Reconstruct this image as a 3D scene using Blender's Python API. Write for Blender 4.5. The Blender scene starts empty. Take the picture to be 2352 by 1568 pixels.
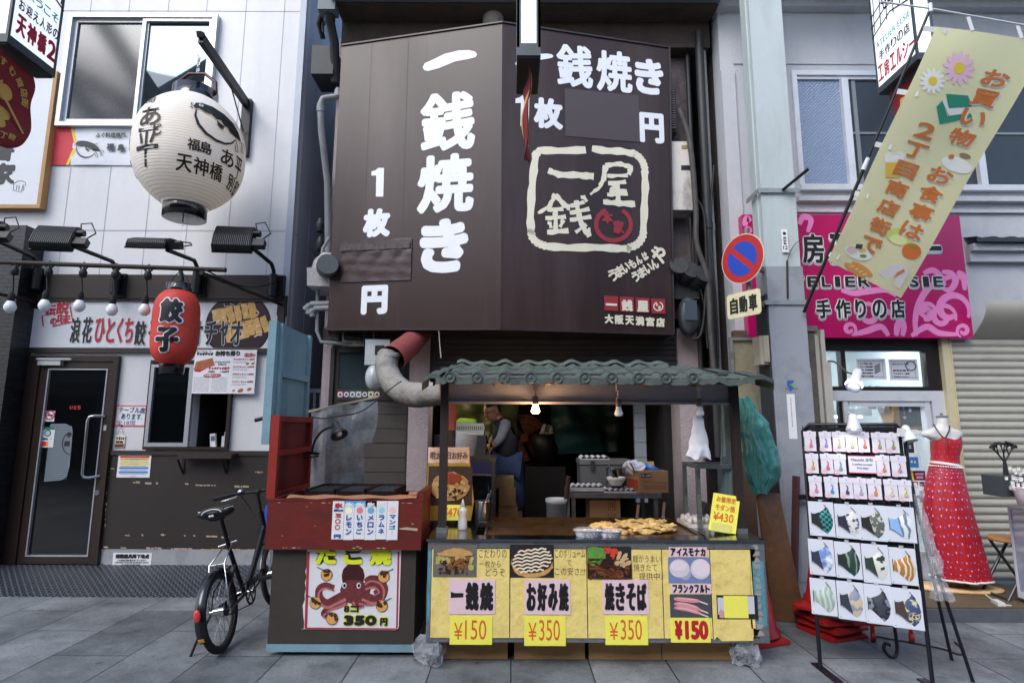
import bpy,math,random
from mathutils import Vector,Matrix
R=math.radians
random.seed(7)
SC=bpy.context.scene
COL=SC.collection
V=Vector
# ---------------------------------------------------------------- camera, sky, sun, exposure
EYE=1.5;F=1301.4;PITCH=R(8.4);ROLL=R(0.2) # F in units of a 2352-wide picture
cam=bpy.data.cameras.new('camera');cam.sensor_width=36;cam.lens=F/2352*36;cam.clip_end=500
co=bpy.data.objects.new('camera',cam);COL.objects.link(co)
co.location=(0,0,EYE)
co.rotation_euler=(Matrix.Rotation(R(90)+PITCH,3,'X')@Matrix.Rotation(ROLL,3,'Z')).to_euler()
SC.camera=co
SUN=V((-0.45,-0.62,0.80)).normalized()
w=bpy.data.worlds.new("World");SC.world=w;w.use_nodes=True
nt=w.node_tree;nt.nodes.clear()
sky=nt.nodes.new('ShaderNodeTexSky');sky.sky_type='NISHITA';sky.sun_disc=False
sky.sun_elevation=math.asin(SUN.z);sky.sun_rotation=math.atan2(SUN.x,SUN.y)
sky.dust_density=2.0;sky.air_density=1.0;sky.ozone_density=1.2
bg=nt.nodes.new('ShaderNodeBackground');bg.inputs[1].default_value=0.13
wo=nt.nodes.new('ShaderNodeOutputWorld')
nt.links.new(sky.outputs[0],bg.inputs[0]);nt.links.new(bg.outputs[0],wo.inputs[0])
sl=bpy.data.lights.new('sun','SUN');sl.energy=0.9;sl.angle=R(35);sl.color=(.95,.98,1)
so=bpy.data.objects.new('sun',sl);COL.objects.link(so);so.rotation_euler=SUN.to_track_quat('Z','Y').to_euler()
SC.view_settings.view_transform='Standard';SC.view_settings.look='None'
SC.view_settings.exposure=1.3;SC.view_settings.gamma=1.0
SC.cycles.use_denoising=True
SC.cycles.max_bounces=6;SC.cycles.transparent_max_bounces=16
# ---------------------------------------------------------------- measuring: a pixel of the photograph to a point on a real plane
cp,sp=math.cos(PITCH),math.sin(PITCH)
def ray(x,y):
    u=(x-1176)/F;v=(784-y)/F
    c,s=math.cos(ROLL),math.sin(ROLL)
    u,v=c*u-s*v,s*u+c*v
    return V((u,cp-v*sp,sp+v*cp))
E0=V((0,0,EYE))
def P(x,y,Y):
    r=ray(x,y);return E0+r*(Y/r.y)
def G(x,y,z=0.0):
    r=ray(x,y);return E0+r*((z-EYE)/r.z)
def PX(x,y,X):
    r=ray(x,y);return E0+r*(X/r.x)
def zf_(ox,oy,k):return lambda x,y:(ox+k*x,oy+k*y)
z1=zf_(0,0,.35);z2=zf_(0,470.4,.35);z3=zf_(0,1019.2,.35);zb=zf_(705.6,0,.4);zc=zf_(705.6,470.4,.4)
zd=zf_(595.84,940.8,.4);ze=zf_(1254.4,940.8,.4);zf=zf_(1568,0,.35);zg=zf_(1568,470.4,.35);zh=zf_(1724.8,940.8,.4)
zi=zf_(980,878.1,.3167);zj=zf_(658.56,705.6,.3);zk=zf_(1473.9,0,.3);zl=zf_(1473.9,470.4,.3);zm=zf_(2038.4,901.6,.375)
zn=zf_(611.5,0,.25);zo=zf_(611.5,392,.3);zp=zf_(423.4,1081.9,.3);zq=zf_(674.2,940.8,.15);zr=zf_(1881.6,823.2,.175)
zs=zf_(1646.4,1176,.3);zt=zf_(0,823.2,.325)
class Fr:
    """A flat frame of a sign or wall: origin o, unit right u, unit up w, normal n to its viewer; (a, b) are metres on it."""
    def __init__(s,o,u,w):
        s.o=V(o);s.u=V(u).normalized();s.w=V(w).normalized();s.n=s.u.cross(s.w).normalized()
    def pt(s,a,b,d=0.0):return s.o+s.u*a+s.w*b+s.n*d
    def px(s,x,y):
        r=ray(x,y);t=(s.o-E0).dot(s.n)/r.dot(s.n);q=E0+r*t-s.o
        return q.dot(s.u),q.dot(s.w)
    def box(s,x0,y0,x1,y1):
        xc,yc=(x0+x1)/2,(y0+y1)/2
        return s.px(x0,yc)[0],s.px(xc,y1)[1],s.px(x1,yc)[0],s.px(xc,y0)[1]
def FY(Y):return Fr((0,Y,0),(1,0,0),(0,0,1))
# ---------------------------------------------------------------- materials
def lin(c):
    o=[]
    for x in c[:3]:
        x=x/255.0
        o.append(x/12.92 if x<=.04045 else((x+.055)/1.055)**2.4)
    return(*o,1)
MC={}
def M(name,col=(128,128,128),rough=.6,metal=0,var=0,vs=6,bump=0,bs=40,dirt=0,ds=2.0,dcol=None,streak=1.0,emit=None,es=1,trans=0,alpha=1,spec=None,coat=0,sub=0):
    if name in MC:return MC[name]
    m=bpy.data.materials.new(name);m.use_nodes=True;t=m.node_tree;b=t.nodes['Principled BSDF'];L=t.links.new
    b.inputs['Base Color'].default_value=lin(col);b.inputs['Roughness'].default_value=rough;b.inputs['Metallic'].default_value=metal
    if spec is not None:b.inputs['Specular IOR Level'].default_value=spec
    if trans:b.inputs['Transmission Weight'].default_value=trans
    if alpha<1:b.inputs['Alpha'].default_value=alpha
    if coat:b.inputs['Coat Weight'].default_value=coat;b.inputs['Coat Roughness'].default_value=.15
    if emit:b.inputs['Emission Color'].default_value=lin(emit);b.inputs['Emission Strength'].default_value=es
    if var or bump or dirt:
        tc=t.nodes.new('ShaderNodeTexCoord');src=tc.outputs['Object']
    cur=None
    def noise(scale,det=4,vec=None,ro=.6):
        n=t.nodes.new('ShaderNodeTexNoise');n.inputs['Scale'].default_value=scale;n.inputs['Detail'].default_value=det;n.inputs['Roughness'].default_value=ro
        L(vec or src,n.inputs['Vector']);return n.outputs['Fac']
    def mix(fac,a,bcol):
        x=t.nodes.new('ShaderNodeMix');x.data_type='RGBA';L(fac,x.inputs[0])
        if a is None:x.inputs[6].default_value=lin(col)
        else:L(a,x.inputs[6])
        x.inputs[7].default_value=bcol;return x.outputs[2]
    def ramp(f,lo,hi,s=1.0):
        mr=t.nodes.new('ShaderNodeMapRange');mr.inputs[1].default_value=lo;mr.inputs[2].default_value=hi;mr.inputs[3].default_value=0;mr.inputs[4].default_value=s;L(f,mr.inputs[0]);return mr.outputs[0]
    lc=lin(col)
    if var:
        cur=mix(ramp(noise(vs),.3,.7),cur,(lc[0]*(1-var),lc[1]*(1-var),lc[2]*(1-var),1))
        cur2=mix(ramp(noise(vs*7,2),.45,.8,.6),cur,(min(1,lc[0]*(1+var)),min(1,lc[1]*(1+var)),min(1,lc[2]*(1+var)),1));cur=cur2
    if dirt:
        mp=t.nodes.new('ShaderNodeMapping');mp.inputs['Scale'].default_value=(1,1,1/streak);L(src,mp.inputs[0])
        f=ramp(noise(ds,6,mp.outputs[0],.65),.5,.72,dirt)
        cur=mix(f,cur,lin(dcol or(45,42,40)))
        L(ramp(f,0,1,1),b.inputs['Roughness'])if False else None
    if cur:L(cur,b.inputs['Base Color'])
    if bump:
        bp=t.nodes.new('ShaderNodeBump');bp.inputs['Strength'].default_value=min(1,bump);bp.inputs['Distance'].default_value=.012*max(1,bump)
        L(noise(bs,5),bp.inputs['Height']);L(bp.outputs[0],b.inputs['Normal'])
    MC[name]=m;return m
def nodes_of(m):t=m.node_tree;return t,t.nodes['Principled BSDF'],t.links.new
# ---------------------------------------------------------------- mesh building
BASE={}
class MB:
    def __init__(s):s.v=[];s.f=[];s.m=[];s.s=[];s.e=0
    def add(s,vs,fs,mi=0,sm=False):
        k=len(s.v);s.v+=[V(p)for p in vs]
        for f in fs:s.f.append([k+i for i in f]);s.m.append(mi);s.s.append(sm)
    def box(s,x0,x1,y0,y1,z0,z1,mi=0):
        s.add([(x0,y0,z0),(x1,y0,z0),(x1,y1,z0),(x0,y1,z0),(x0,y0,z1),(x1,y0,z1),(x1,y1,z1),(x0,y1,z1)],
              [(3,2,1,0),(4,5,6,7),(0,1,5,4),(1,2,6,5),(2,3,7,6),(3,0,4,7)],mi)
    def obox(s,c,size,rot=None,mi=0):
        rot=rot or Matrix.Identity(3);c=V(c);x,y,z=[q/2 for q in size]
        ps=[c+rot@V(p)for p in[(-x,-y,-z),(x,-y,-z),(x,y,-z),(-x,y,-z),(-x,-y,z),(x,-y,z),(x,y,z),(-x,y,z)]]
        s.add(ps,[(3,2,1,0),(4,5,6,7),(0,1,5,4),(1,2,6,5),(2,3,7,6),(3,0,4,7)],mi)
    def slab(s,fr,a0,b0,a1,b1,d0=0,d1=.01,mi=0):
        p=fr.pt
        s.add([p(a0,b0,d1),p(a1,b0,d1),p(a1,b1,d1),p(a0,b1,d1),p(a0,b0,d0),p(a1,b0,d0),p(a1,b1,d0),p(a0,b1,d0)],
              [(0,1,2,3),(7,6,5,4),(4,5,1,0),(5,6,2,1),(6,7,3,2),(7,4,0,3)],mi)
    def quad(s,fr,a0,b0,a1,b1,d=0,mi=0):
        p=fr.pt;s.add([p(a0,b0,d),p(a1,b0,d),p(a1,b1,d),p(a0,b1,d)],[(0,1,2,3)],mi)
    def poly(s,fr,pts,d0,d1=None,mi=0):
        n=len(pts)
        if d1 is None:s.e=(s.e+1)%30;d0+=s.e*.00007
        ar=sum(pts[i][0]*pts[(i+1)%n][1]-pts[(i+1)%n][0]*pts[i][1]for i in range(n))
        if ar<0:pts=pts[::-1]
        if d1 is None:s.add([fr.pt(a,b,d0)for a,b in pts],[tuple(range(n))],mi);return
        s.add([fr.pt(a,b,d1)for a,b in pts]+[fr.pt(a,b,d0)for a,b in pts],
              [tuple(range(n)),tuple(range(2*n-1,n-1,-1))]+[(i+n,(i+1)%n+n,(i+1)%n,i)for i in range(n)],mi)
    def disc(s,fr,a,b,r,d0,d1=None,mi=0,n=24,ry=None,rot=0):
        ry=ry or r;c,q=math.cos(rot),math.sin(rot);pts=[]
        for i in range(n):
            t=2*math.pi*i/n;x,y=r*math.cos(t),ry*math.sin(t);pts.append((a+c*x-q*y,b+q*x+c*y))
        s.poly(fr,pts,d0,d1,mi)
    def stroke(s,fr,pts,w,d,mi=0,closed=False):
        s.e=(s.e+1)%30;d+=s.e*.00007;n=len(pts);P2=[V((p[0],p[1]))for p in pts];W=w if isinstance(w,(list,tuple))else[w]*n
        L,Rr=[],[]
        for i in range(n):
            a=P2[(i-1)%n]if(i or closed)else P2[0];b=P2[(i+1)%n]if(i<n-1 or closed)else P2[-1]
            t=(b-a);t=t.normalized()if t.length else V((1,0));nn=V((-t.y,t.x))*W[i]/2
            L.append(P2[i]+nn);Rr.append(P2[i]-nn)
        fs=[(i,i+n,(i+1)%n+n,(i+1)%n)for i in range(n if closed else n-1)]
        s.add([fr.pt(p.x,p.y,d)for p in L]+[fr.pt(p.x,p.y,d)for p in Rr],fs,mi)
    def tube(s,pts,r,n=8,mi=0,cap=True,sm=True):
        pts=[V(p)for p in pts];k=len(pts);rr=r if isinstance(r,(list,tuple))else[r]*k
        up=None;vs=[]
        for i in range(k):
            t=(pts[min(i+1,k-1)]-pts[max(i-1,0)]).normalized()
            if up is None:up=t.orthogonal().normalized()
            up=(up-t*up.dot(t));up=up.normalized()if up.length>1e-6 else t.orthogonal().normalized()
            sd=t.cross(up)
            for j in range(n):
                q=2*math.pi*j/n;vs.append(pts[i]+(up*math.cos(q)+sd*math.sin(q))*rr[i])
        fs=[(i*n+j,i*n+(j+1)%n,(i+1)*n+(j+1)%n,(i+1)*n+j)for i in range(k-1)for j in range(n)]
        s.add(vs,fs,mi,sm)
        if cap:s.add(vs[:n],[tuple(range(n-1,-1,-1))],mi);s.add(vs[-n:],[tuple(range(n))],mi)
    def bar(s,p,q,w,h,mi=0,up=(0,0,1)):
        p,q=V(p),V(q);t=(q-p).normalized();up=V(up)
        sd=t.cross(up);sd=sd.normalized()if sd.length>1e-4 else t.orthogonal().normalized();uu=sd.cross(t)
        rot=Matrix((sd,t,uu)).transposed();s.obox((p+q)/2,(w,(q-p).length,h),rot,mi)
    def lathe(s,prof,c=(0,0,0),n=24,mat=None,mi=0,sm=True,sx=1,sy=1):
        c=V(c);mat=mat or Matrix.Identity(3);k=len(prof)
        vs=[c+mat@V((r*sx*math.cos(2*math.pi*j/n),r*sy*math.sin(2*math.pi*j/n),z))for r,z in prof for j in range(n)]
        s.add(vs,[(i*n+j,i*n+(j+1)%n,(i+1)*n+(j+1)%n,(i+1)*n+j)for i in range(k-1)for j in range(n)],mi,sm)
        if abs(prof[0][0]-prof[-1][0])+abs(prof[0][1]-prof[-1][1])<1e-4:return
        if prof[0][0]>1e-4:s.add(vs[:n],[tuple(range(n-1,-1,-1))],mi)
        if prof[-1][0]>1e-4:s.add(vs[-n:],[tuple(range(n))],mi)
    def grid(s,fn,nu,nv,mi=0,sm=True):
        vs=[fn(i/nu,j/nv)for j in range(nv+1)for i in range(nu+1)]
        s.add(vs,[(j*(nu+1)+i,j*(nu+1)+i+1,(j+1)*(nu+1)+i+1,(j+1)*(nu+1)+i)for j in range(nv)for i in range(nu)],mi,sm)
    def ball(s,c,r,n=14,m=9,mi=0,mat=None):
        rx,ry,rz=r if isinstance(r,(tuple,list))else(r,r,r);mat=mat or Matrix.Identity(3);c=V(c);vs=[]
        for i in range(m+1):
            a=math.pi*i/m
            for j in range(n):t=2*math.pi*j/n;vs.append(c+mat@V((rx*math.sin(a)*math.cos(t),ry*math.sin(a)*math.sin(t),-rz*math.cos(a))))
        s.add(vs,[(i*n+j,i*n+(j+1)%n,(i+1)*n+(j+1)%n,(i+1)*n+j)for i in range(m)for j in range(n)],mi,True)
    def jitter(s,k,a=0.0,sc=7.0):
        from mathutils import noise as nz
        for p in s.v:p+=nz.noise_vector(p*sc+V((a,a,a)))*k
    def mesh(s,name,mats,off):
        me=bpy.data.meshes.new(name);me.from_pydata([p-off for p in s.v],[],s.f)
        for m in(mats if isinstance(mats,(list,tuple))else[mats]):me.materials.append(m)
        me.polygons.foreach_set('material_index',s.m);me.polygons.foreach_set('use_smooth',s.s);me.validate();me.update()
        return me
    def build(s,name,mats,parent=None,label=None):
        off=BASE.get(parent.name,V((0,0,0)))if parent else V((0,0,0))
        o=bpy.data.objects.new(name,s.mesh(name,mats,off));COL.objects.link(o)
        if parent:o.parent=parent;BASE[o.name]=off
        if label:o['label']=label
        return o
    def solo(s,name,label,cat,mats,group=None,kind=None):
        lo=[min(p[i]for p in s.v)for i in range(3)];hi=[max(p[i]for p in s.v)for i in range(3)]
        off=V(((lo[0]+hi[0])/2,(lo[1]+hi[1])/2,lo[2]))
        o=bpy.data.objects.new(name,s.mesh(name,mats,off));COL.objects.link(o);o.location=off;BASE[o.name]=off
        o['label']=label;o['category']=cat
        if group:o['group']=group
        if kind:o['kind']=kind
        return o
def thing(name,label,cat,loc=(0,0,0),group=None):
    o=bpy.data.objects.new(name,None);COL.objects.link(o);o.location=loc;BASE[o.name]=V(loc);o.empty_display_size=.1
    o['label']=label;o['category']=cat
    if group:o['group']=group
    return o
def struct(mb,name,mats):
    o=mb.build(name,mats);o['kind']='structure';return o
def copytree(root,loc,label=None):
    r=root.copy();COL.objects.link(r);r.location=loc;BASE[r.name]=V(loc)
    if label:r['label']=label
    for ch in list(root.children):
        c=ch.copy();COL.objects.link(c);c.parent=r
        for g in list(ch.children):
            d=g.copy();COL.objects.link(d);d.parent=c
    return r
# ---------------------------------------------------------------- lettering
GL={}
def glyph(s):
    if s in GL:return GL[s]
    c=bpy.data.curves.new('t','FONT');c.body=s;c.resolution_u=3
    o=bpy.data.objects.new('t',c);m=bpy.data.meshes.new_from_object(o)
    vs=[(p.co.x,p.co.y)for p in m.vertices];fs=[tuple(p.vertices)for p in m.polygons]
    bpy.data.objects.remove(o);bpy.data.curves.remove(c);bpy.data.meshes.remove(m)
    if not vs:GL[s]=([],[],1);return GL[s]
    x0=min(p[0]for p in vs);x1=max(p[0]for p in vs);y0=min(p[1]for p in vs);y1=max(p[1]for p in vs)
    if s in '一ー':yc=(y0+y1)/2;y0,y1=yc-.4,yc+.4
    GL[s]=([((x-x0)/(x1-x0),(y-y0)/(y1-y0))for x,y in vs],fs,(x1-x0)/(y1-y0));return GL[s]
def text(mb,fr,s,a0,b0,a1,b1,d,mi=0,bold=0,shear=0,rot=0,k=8,mapf=None):
    """Fill the box a0..a1, b0..b1 (metres on the frame) with the string; bold in metres thickens every stroke."""
    vs,fs,asp=glyph(s)
    if not vs:return
    w,h=a1-a0,b1-b0;ca,cb=(a0+a1)/2,(b0+b1)/2;c,q=math.cos(rot),math.sin(rot)
    offs=[(0,0)]+([(bold*math.cos(2*math.pi*i/k),bold*math.sin(2*math.pi*i/k))for i in range(k)]if bold else[])
    for n_,(ox,oy)in enumerate(offs):
        pts=[]
        for x,y in vs:
            xx=(x-.5)*w*(1-2*bold/max(w,1e-6))+shear*(y-.5)*h;yy=(y-.5)*h*(1-2*bold/max(h,1e-6))
            A,B=ca+c*xx-q*yy+ox,cb+q*xx+c*yy+oy
            pts.append(mapf(A,B,d+n_*.00015)if mapf else fr.pt(A,B,d+n_*.00015))
        mb.add(pts,fs,mi)
def tpx(mb,fr,s,x0,y0,x1,y1,d,mi=0,bold=0,**kw):
    text(mb,fr,s,*fr.box(x0,y0,x1,y1),d,mi,bold,**kw)
def tz(mb,fr,z,s,x0,y0,x1,y1,d,mi=0,bold=0,**kw):
    p,q=z(x0,y0),z(x1,y1);tpx(mb,fr,s,p[0],p[1],q[0],q[1],d,mi,bold,**kw)
def column(mb,fr,s,a0,b0,a1,b1,d,mi=0,bold=0,gap=.12,**kw):
    n=len(s);h=(b1-b0)/n
    for i,ch in enumerate(s):
        t=b1-i*h;g=h*gap/2
        if ch=='ー':text(mb,fr,'|',(a0+a1)/2-.05*(a1-a0),t-h+g,(a0+a1)/2+.05*(a1-a0),t-g,d,mi,bold,**kw);continue
        text(mb,fr,ch,a0,t-h+g,a1,t-g,d,mi,bold,**kw)
def scrawl(mb,fr,a0,b0,a1,b1,d,mi=0,rows=3,rnd=None,wd=.25):
    """rows of small print too small to read"""
    rnd=rnd or random.Random(3);h=(b1-b0)/rows
    for i in range(rows):
        x=a0
        while x<a1:
            w_=rnd.uniform(.3,1.0)*h*1.2;y=b1-(i+.5)*h
            mb.quad(fr,x,y-h*wd*rnd.uniform(.6,1),min(x+w_,a1),y+h*wd*rnd.uniform(.6,1),d,mi);x+=w_+h*.25
# ---------------------------------------------------------------- shared materials
white_p=M('white_paint',(214,216,220),.55,var=.04,dirt=.12,ds=1.2,streak=5,dcol=(120,122,128))
ink=M('black_ink',(22,22,25),.5);inkred=M('red_ink',(178,26,48),.5);inkwhite=M('white_ink',(225,226,228),.5)
paper=M('white_paper',(222,222,224),.6,var=.03);paperY=M('yellow_card',(234,228,92),.55,var=.05,vs=10)
blackm=M('black_metal',(28,29,31),.45,.3,var=.2,vs=14);chrome=M('chrome',(190,192,195),.18,1);steel=M('stainless_steel',(150,152,155),.28,1,var=.15,vs=9,dirt=.25,ds=9)
alu=M('aluminium',(186,188,192),.38,.6,var=.06);rubber=M('rubber',(22,22,23),.8,bump=.2,bs=90)
wood_br=M('dark_brown_wood',(44,33,29),.55,var=.2,vs=5,dirt=.2,streak=.1)
glassd=M('dark_glass',(10,13,15),.04,spec=.6);wirek=M('black_cable',(20,20,20),.6);cream=M('cream_paper',(230,222,190),.6)
clearp=M('clear_plastic',(225,230,235),.12,alpha=.28);bulbw=M('frosted_bulb',(228,229,230),.35,sub=0)
cardb=M('cardboard',(152,120,82),.8,var=.1,vs=3);brownink=M('brown_ink',(96,60,34),.6)
# ================================================================ the setting: ground and the far side of the street
m=M('paving_stone',(118,121,124),.62);t,b,L=nodes_of(m)
tc=t.nodes.new('ShaderNodeTexCoord');mp=t.nodes.new('ShaderNodeMapping');mp.inputs['Location'].default_value=(0,.08,0)
L(tc.outputs['Object'],mp.inputs[0])
bk=t.nodes.new('ShaderNodeTexBrick');bk.offset=.5;bk.inputs['Scale'].default_value=1;bk.inputs['Brick Width'].default_value=.9;bk.inputs['Row Height'].default_value=.5
bk.inputs['Mortar Size'].default_value=.005;bk.inputs['Mortar Smooth'].default_value=.3;bk.inputs['Bias'].default_value=0
bk.inputs['Color1'].default_value=lin((128,132,134));bk.inputs['Color2'].default_value=lin((101,106,109));bk.inputs['Mortar'].default_value=lin((44,46,48))
sw=t.nodes.new('ShaderNodeMapping');sw.inputs['Rotation'].default_value=(0,0,R(90));L(mp.outputs[0],sw.inputs[0]);L(sw.outputs[0],bk.inputs[0])
n1=t.nodes.new('ShaderNodeTexNoise');n1.inputs['Scale'].default_value=1.6;n1.inputs['Detail'].default_value=7;n1.inputs['Roughness'].default_value=.7;L(tc.outputs['Object'],n1.inputs[0])
n2=t.nodes.new('ShaderNodeTexNoise');n2.inputs['Scale'].default_value=60;n2.inputs['Detail'].default_value=3;L(tc.outputs['Object'],n2.inputs[0])
r1=t.nodes.new('ShaderNodeMapRange');r1.inputs[1].default_value=.3;r1.inputs[2].default_value=.75;r1.inputs[3].default_value=.4;r1.inputs[4].default_value=1.45;L(n1.outputs[0],r1.inputs[0])
r2=t.nodes.new('ShaderNodeMapRange');r2.inputs[1].default_value=.3;r2.inputs[2].default_value=.7;r2.inputs[3].default_value=.82;r2.inputs[4].default_value=1.15;L(n2.outputs[0],r2.inputs[0])
mu=t.nodes.new('ShaderNodeMath');mu.operation='MULTIPLY';L(r1.outputs[0],mu.inputs[0]);L(r2.outputs[0],mu.inputs[1])
mx=t.nodes.new('ShaderNodeVectorMath');mx.operation='SCALE';L(bk.outputs[0],mx.inputs[0]);n3=t.nodes.new('ShaderNodeTexNoise');n3.inputs['Scale'].default_value=4.5;n3.inputs['Detail'].default_value=8;n3.inputs['Roughness'].default_value=.72;L(tc.outputs['Object'],n3.inputs[0])
r3=t.nodes.new('ShaderNodeMapRange');r3.inputs[1].default_value=.5;r3.inputs[2].default_value=.68;r3.inputs[3].default_value=1;r3.inputs[4].default_value=.62;L(n3.outputs[0],r3.inputs[0])
gum=t.nodes.new('ShaderNodeTexVoronoi');gum.inputs['Scale'].default_value=3.2;L(tc.outputs['Object'],gum.inputs[0]);r4=t.nodes.new('ShaderNodeMapRange');r4.inputs[1].default_value=.055;r4.inputs[2].default_value=.075;r4.inputs[3].default_value=.55;r4.inputs[4].default_value=1;L(gum.outputs[0],r4.inputs[0])
m3=t.nodes.new('ShaderNodeMath');m3.operation='MULTIPLY';L(mu.outputs[0],m3.inputs[0]);L(r3.outputs[0],m3.inputs[1]);m4=t.nodes.new('ShaderNodeMath');m4.operation='MULTIPLY';L(m3.outputs[0],m4.inputs[0]);L(r4.outputs[0],m4.inputs[1])
L(m4.outputs[0],mx.inputs['Scale'])
L(mx.outputs[0],b.inputs['Base Color'])
bp=t.nodes.new('ShaderNodeBump');bp.inputs['Strength'].default_value=.35;bp.inputs['Distance'].default_value=.004
sb=t.nodes.new('ShaderNodeMath');sb.operation='SUBTRACT';L(n2.outputs[0],sb.inputs[0]);L(bk.outputs[1],sb.inputs[1]);L(sb.outputs[0],bp.inputs['Height']);L(bp.outputs[0],b.inputs['Normal'])
g=MB();g.box(-60,60,-40,60,-.2,0);struct(g,'pavement',m)
# chequer plate ramp in front of the left shop
m=M('chequer_plate',(62,66,72),.38,.75);t,b,L=nodes_of(m)
tc=t.nodes.new('ShaderNodeTexCoord')
def wavy(rot,sc):
    mp=t.nodes.new('ShaderNodeMapping');mp.inputs['Rotation'].default_value=(0,0,R(rot));mp.inputs['Scale'].default_value=(24,24,1);L(tc.outputs['Object'],mp.inputs[0])
    ck=t.nodes.new('ShaderNodeTexChecker');ck.inputs['Scale'].default_value=1;L(mp.outputs[0],ck.inputs[0])
    mq=t.nodes.new('ShaderNodeMapping');mq.inputs['Rotation'].default_value=(0,0,0);L(mp.outputs[0],mq.inputs[0])
    wv=t.nodes.new('ShaderNodeTexWave');wv.bands_direction='X' if sc>0 else 'Y';wv.inputs['Scale'].default_value=.314;L(mq.outputs[0],wv.inputs[0])
    return ck.outputs[1],wv.outputs[1]
c1,w1=wavy(45,1);c2,w2=wavy(45,-1)
inv=t.nodes.new('ShaderNodeMath');inv.operation='SUBTRACT';inv.inputs[0].default_value=1;L(c2,inv.inputs[1])
a1=t.nodes.new('ShaderNodeMath');a1.operation='MULTIPLY';L(c1,a1.inputs[0]);L(w1,a1.inputs[1])
a2=t.nodes.new('ShaderNodeMath');a2.operation='MULTIPLY';L(inv.outputs[0],a2.inputs[0]);L(w2,a2.inputs[1])
ad=t.nodes.new('ShaderNodeMath');ad.operation='ADD';L(a1.outputs[0],ad.inputs[0]);L(a2.outputs[0],ad.inputs[1])
pw=t.nodes.new('ShaderNodeMath');pw.operation='POWER';pw.inputs[1].default_value=3;L(ad.outputs[0],pw.inputs[0])
bp=t.nodes.new('ShaderNodeBump');bp.inputs['Strength'].default_value=1;bp.inputs['Distance'].default_value=.012;L(pw.outputs[0],bp.inputs['Height']);L(bp.outputs[0],b.inputs['Normal'])
cmix=t.nodes.new('ShaderNodeMix');cmix.data_type='RGBA';cmix.inputs[6].default_value=lin((54,58,64));cmix.inputs[7].default_value=lin((150,156,164));L(pw.outputs[0],cmix.inputs[0]);L(cmix.outputs[2],b.inputs['Base Color'])
g=MB();YA,YB=5.24,6.0
g.add([(-8,YA,.006),(-2.45,YA,.006),(-2.45,YB,.1),(-8,YB,.1),(-8,YA,-.02),(-2.45,YA,-.02),(-2.45,YB,-.02),(-8,YB,-.02)],[(0,1,2,3),(4,5,1,0),(1,5,6,2),(3,7,4,0)])
ramp_o=g.solo('chequer_plate_ramp','dark steel chequer plate ramp in front of the brown glass door','ramp',m)
# the other side of the street, behind the camera: shop row and the steel frame of the arcade roof
g=MB();g.box(-16,16,-7.5,-5.4,0,6.5);g.box(-16,16,-5.4,-4.8,2.7,3.0)
for i in range(9):g.box(-15+i*3.4,-12.6+i*3.4,-5.44,-5.4,.1,2.4,1);g.box(-14.6+i*3.4,-13.2+i*3.4,-5.44,-5.4,3.6,5.2,1)
o=struct(g,'opposite_shop_row',[M('opposite_wall',(112,112,116),.8,var=.2,vs=1),M('opposite_dark',(20,22,26),.3)])
g=MB()
for x in(-9.2,-7.6,-3.4,3.4,7.6):g.bar((x,-4.6,6.6),(x,4.2,9.4),.22,.3)
g.bar((-12,-1.5,7.8),(-5.5,1.6,8.9),.2,.25);g.bar((-9,1.5,8.6),(-6,-2.5,7.4),.2,.25);g.bar((-11,-3,7.3),(-6,1,8.6),.2,.2)
struct(g,'arcade_frame',M('arcade_steel',(120,130,132),.5,.3))
# ================================================================ left building
WL=6.0;fL=FY(WL);XC=-2.43
mwall=M('white_cladding',(212,212,213),.55,var=.04,vs=2,bump=.15,bs=60,dirt=.3,ds=.8,streak=6,dcol=(150,152,160))
mseam=M('cladding_seam',(168,172,182),.7)
LB=thing('shop_building','white panelled shop building with brown glass door and a sliding window upstairs','building',(-5,WL,0))
ha0,hb0,ha1,hb1=fL.box(440,845,530,1028) # the open half of the serving window
g=MB()
g.box(-8.5,XC,WL,WL+.15,hb1,8.6);g.box(-8.5,ha0,WL,WL+.15,hb0,hb1);g.box(ha1,XC,WL,WL+.15,hb0,hb1);g.box(-8.5,XC,WL,WL+.15,.1,hb0)
g.box(-8.5,-8.35,WL+.15,11,.1,8.6)
g.build('wall',[mwall],LB)
g=MB();g.box(XC-.15,XC,WL+.15,13,.05,8.6);g.box(XC-.06,XC+.012,WL-.012,WL+.05,.1,8.6)
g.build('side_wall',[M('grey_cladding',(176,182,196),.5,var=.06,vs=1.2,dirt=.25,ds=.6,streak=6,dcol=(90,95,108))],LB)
g=MB() # panel seams
for x0,y0,x1,y1 in((160,159,1900,193),):
    pass
zs_=[fL.px(475,530)[1],fL.px(400,26)[1],fL.px(400,392)[1]]
g.box(-8,XC-.03,WL-.0025,WL,zs_[0]-.006,zs_[0]+.006);g.box(-8,XC-.03,WL-.0025,WL,zs_[1]-.005,zs_[1]+.005)
for X in(-4.95,-4.5,-4.04,-3.59,-3.13,-2.68):g.box(X-.004,X+.004,WL-.0025,WL,2.85,8.6)
for Y in(6.5,7.4,8.3):g.box(XC,XC+.0025,Y-.005,Y+.005,.1,8.6)
g.box(XC,XC+.0025,6.1,13,zs_[0]-.008,zs_[0]+.008)
g.build('panel_seam',[mseam],LB)
g=MB();a0,b0,a1,b1=fL.box(240,1260,640,1303);g.box(a0+.01,XC,WL-.02,WL,.0,b1)
g.build('concrete_base',[M('concrete',(150,153,156),.8,var=.12,vs=4,bump=.2,bs=30,dirt=.35,ds=5)],LB)
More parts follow.
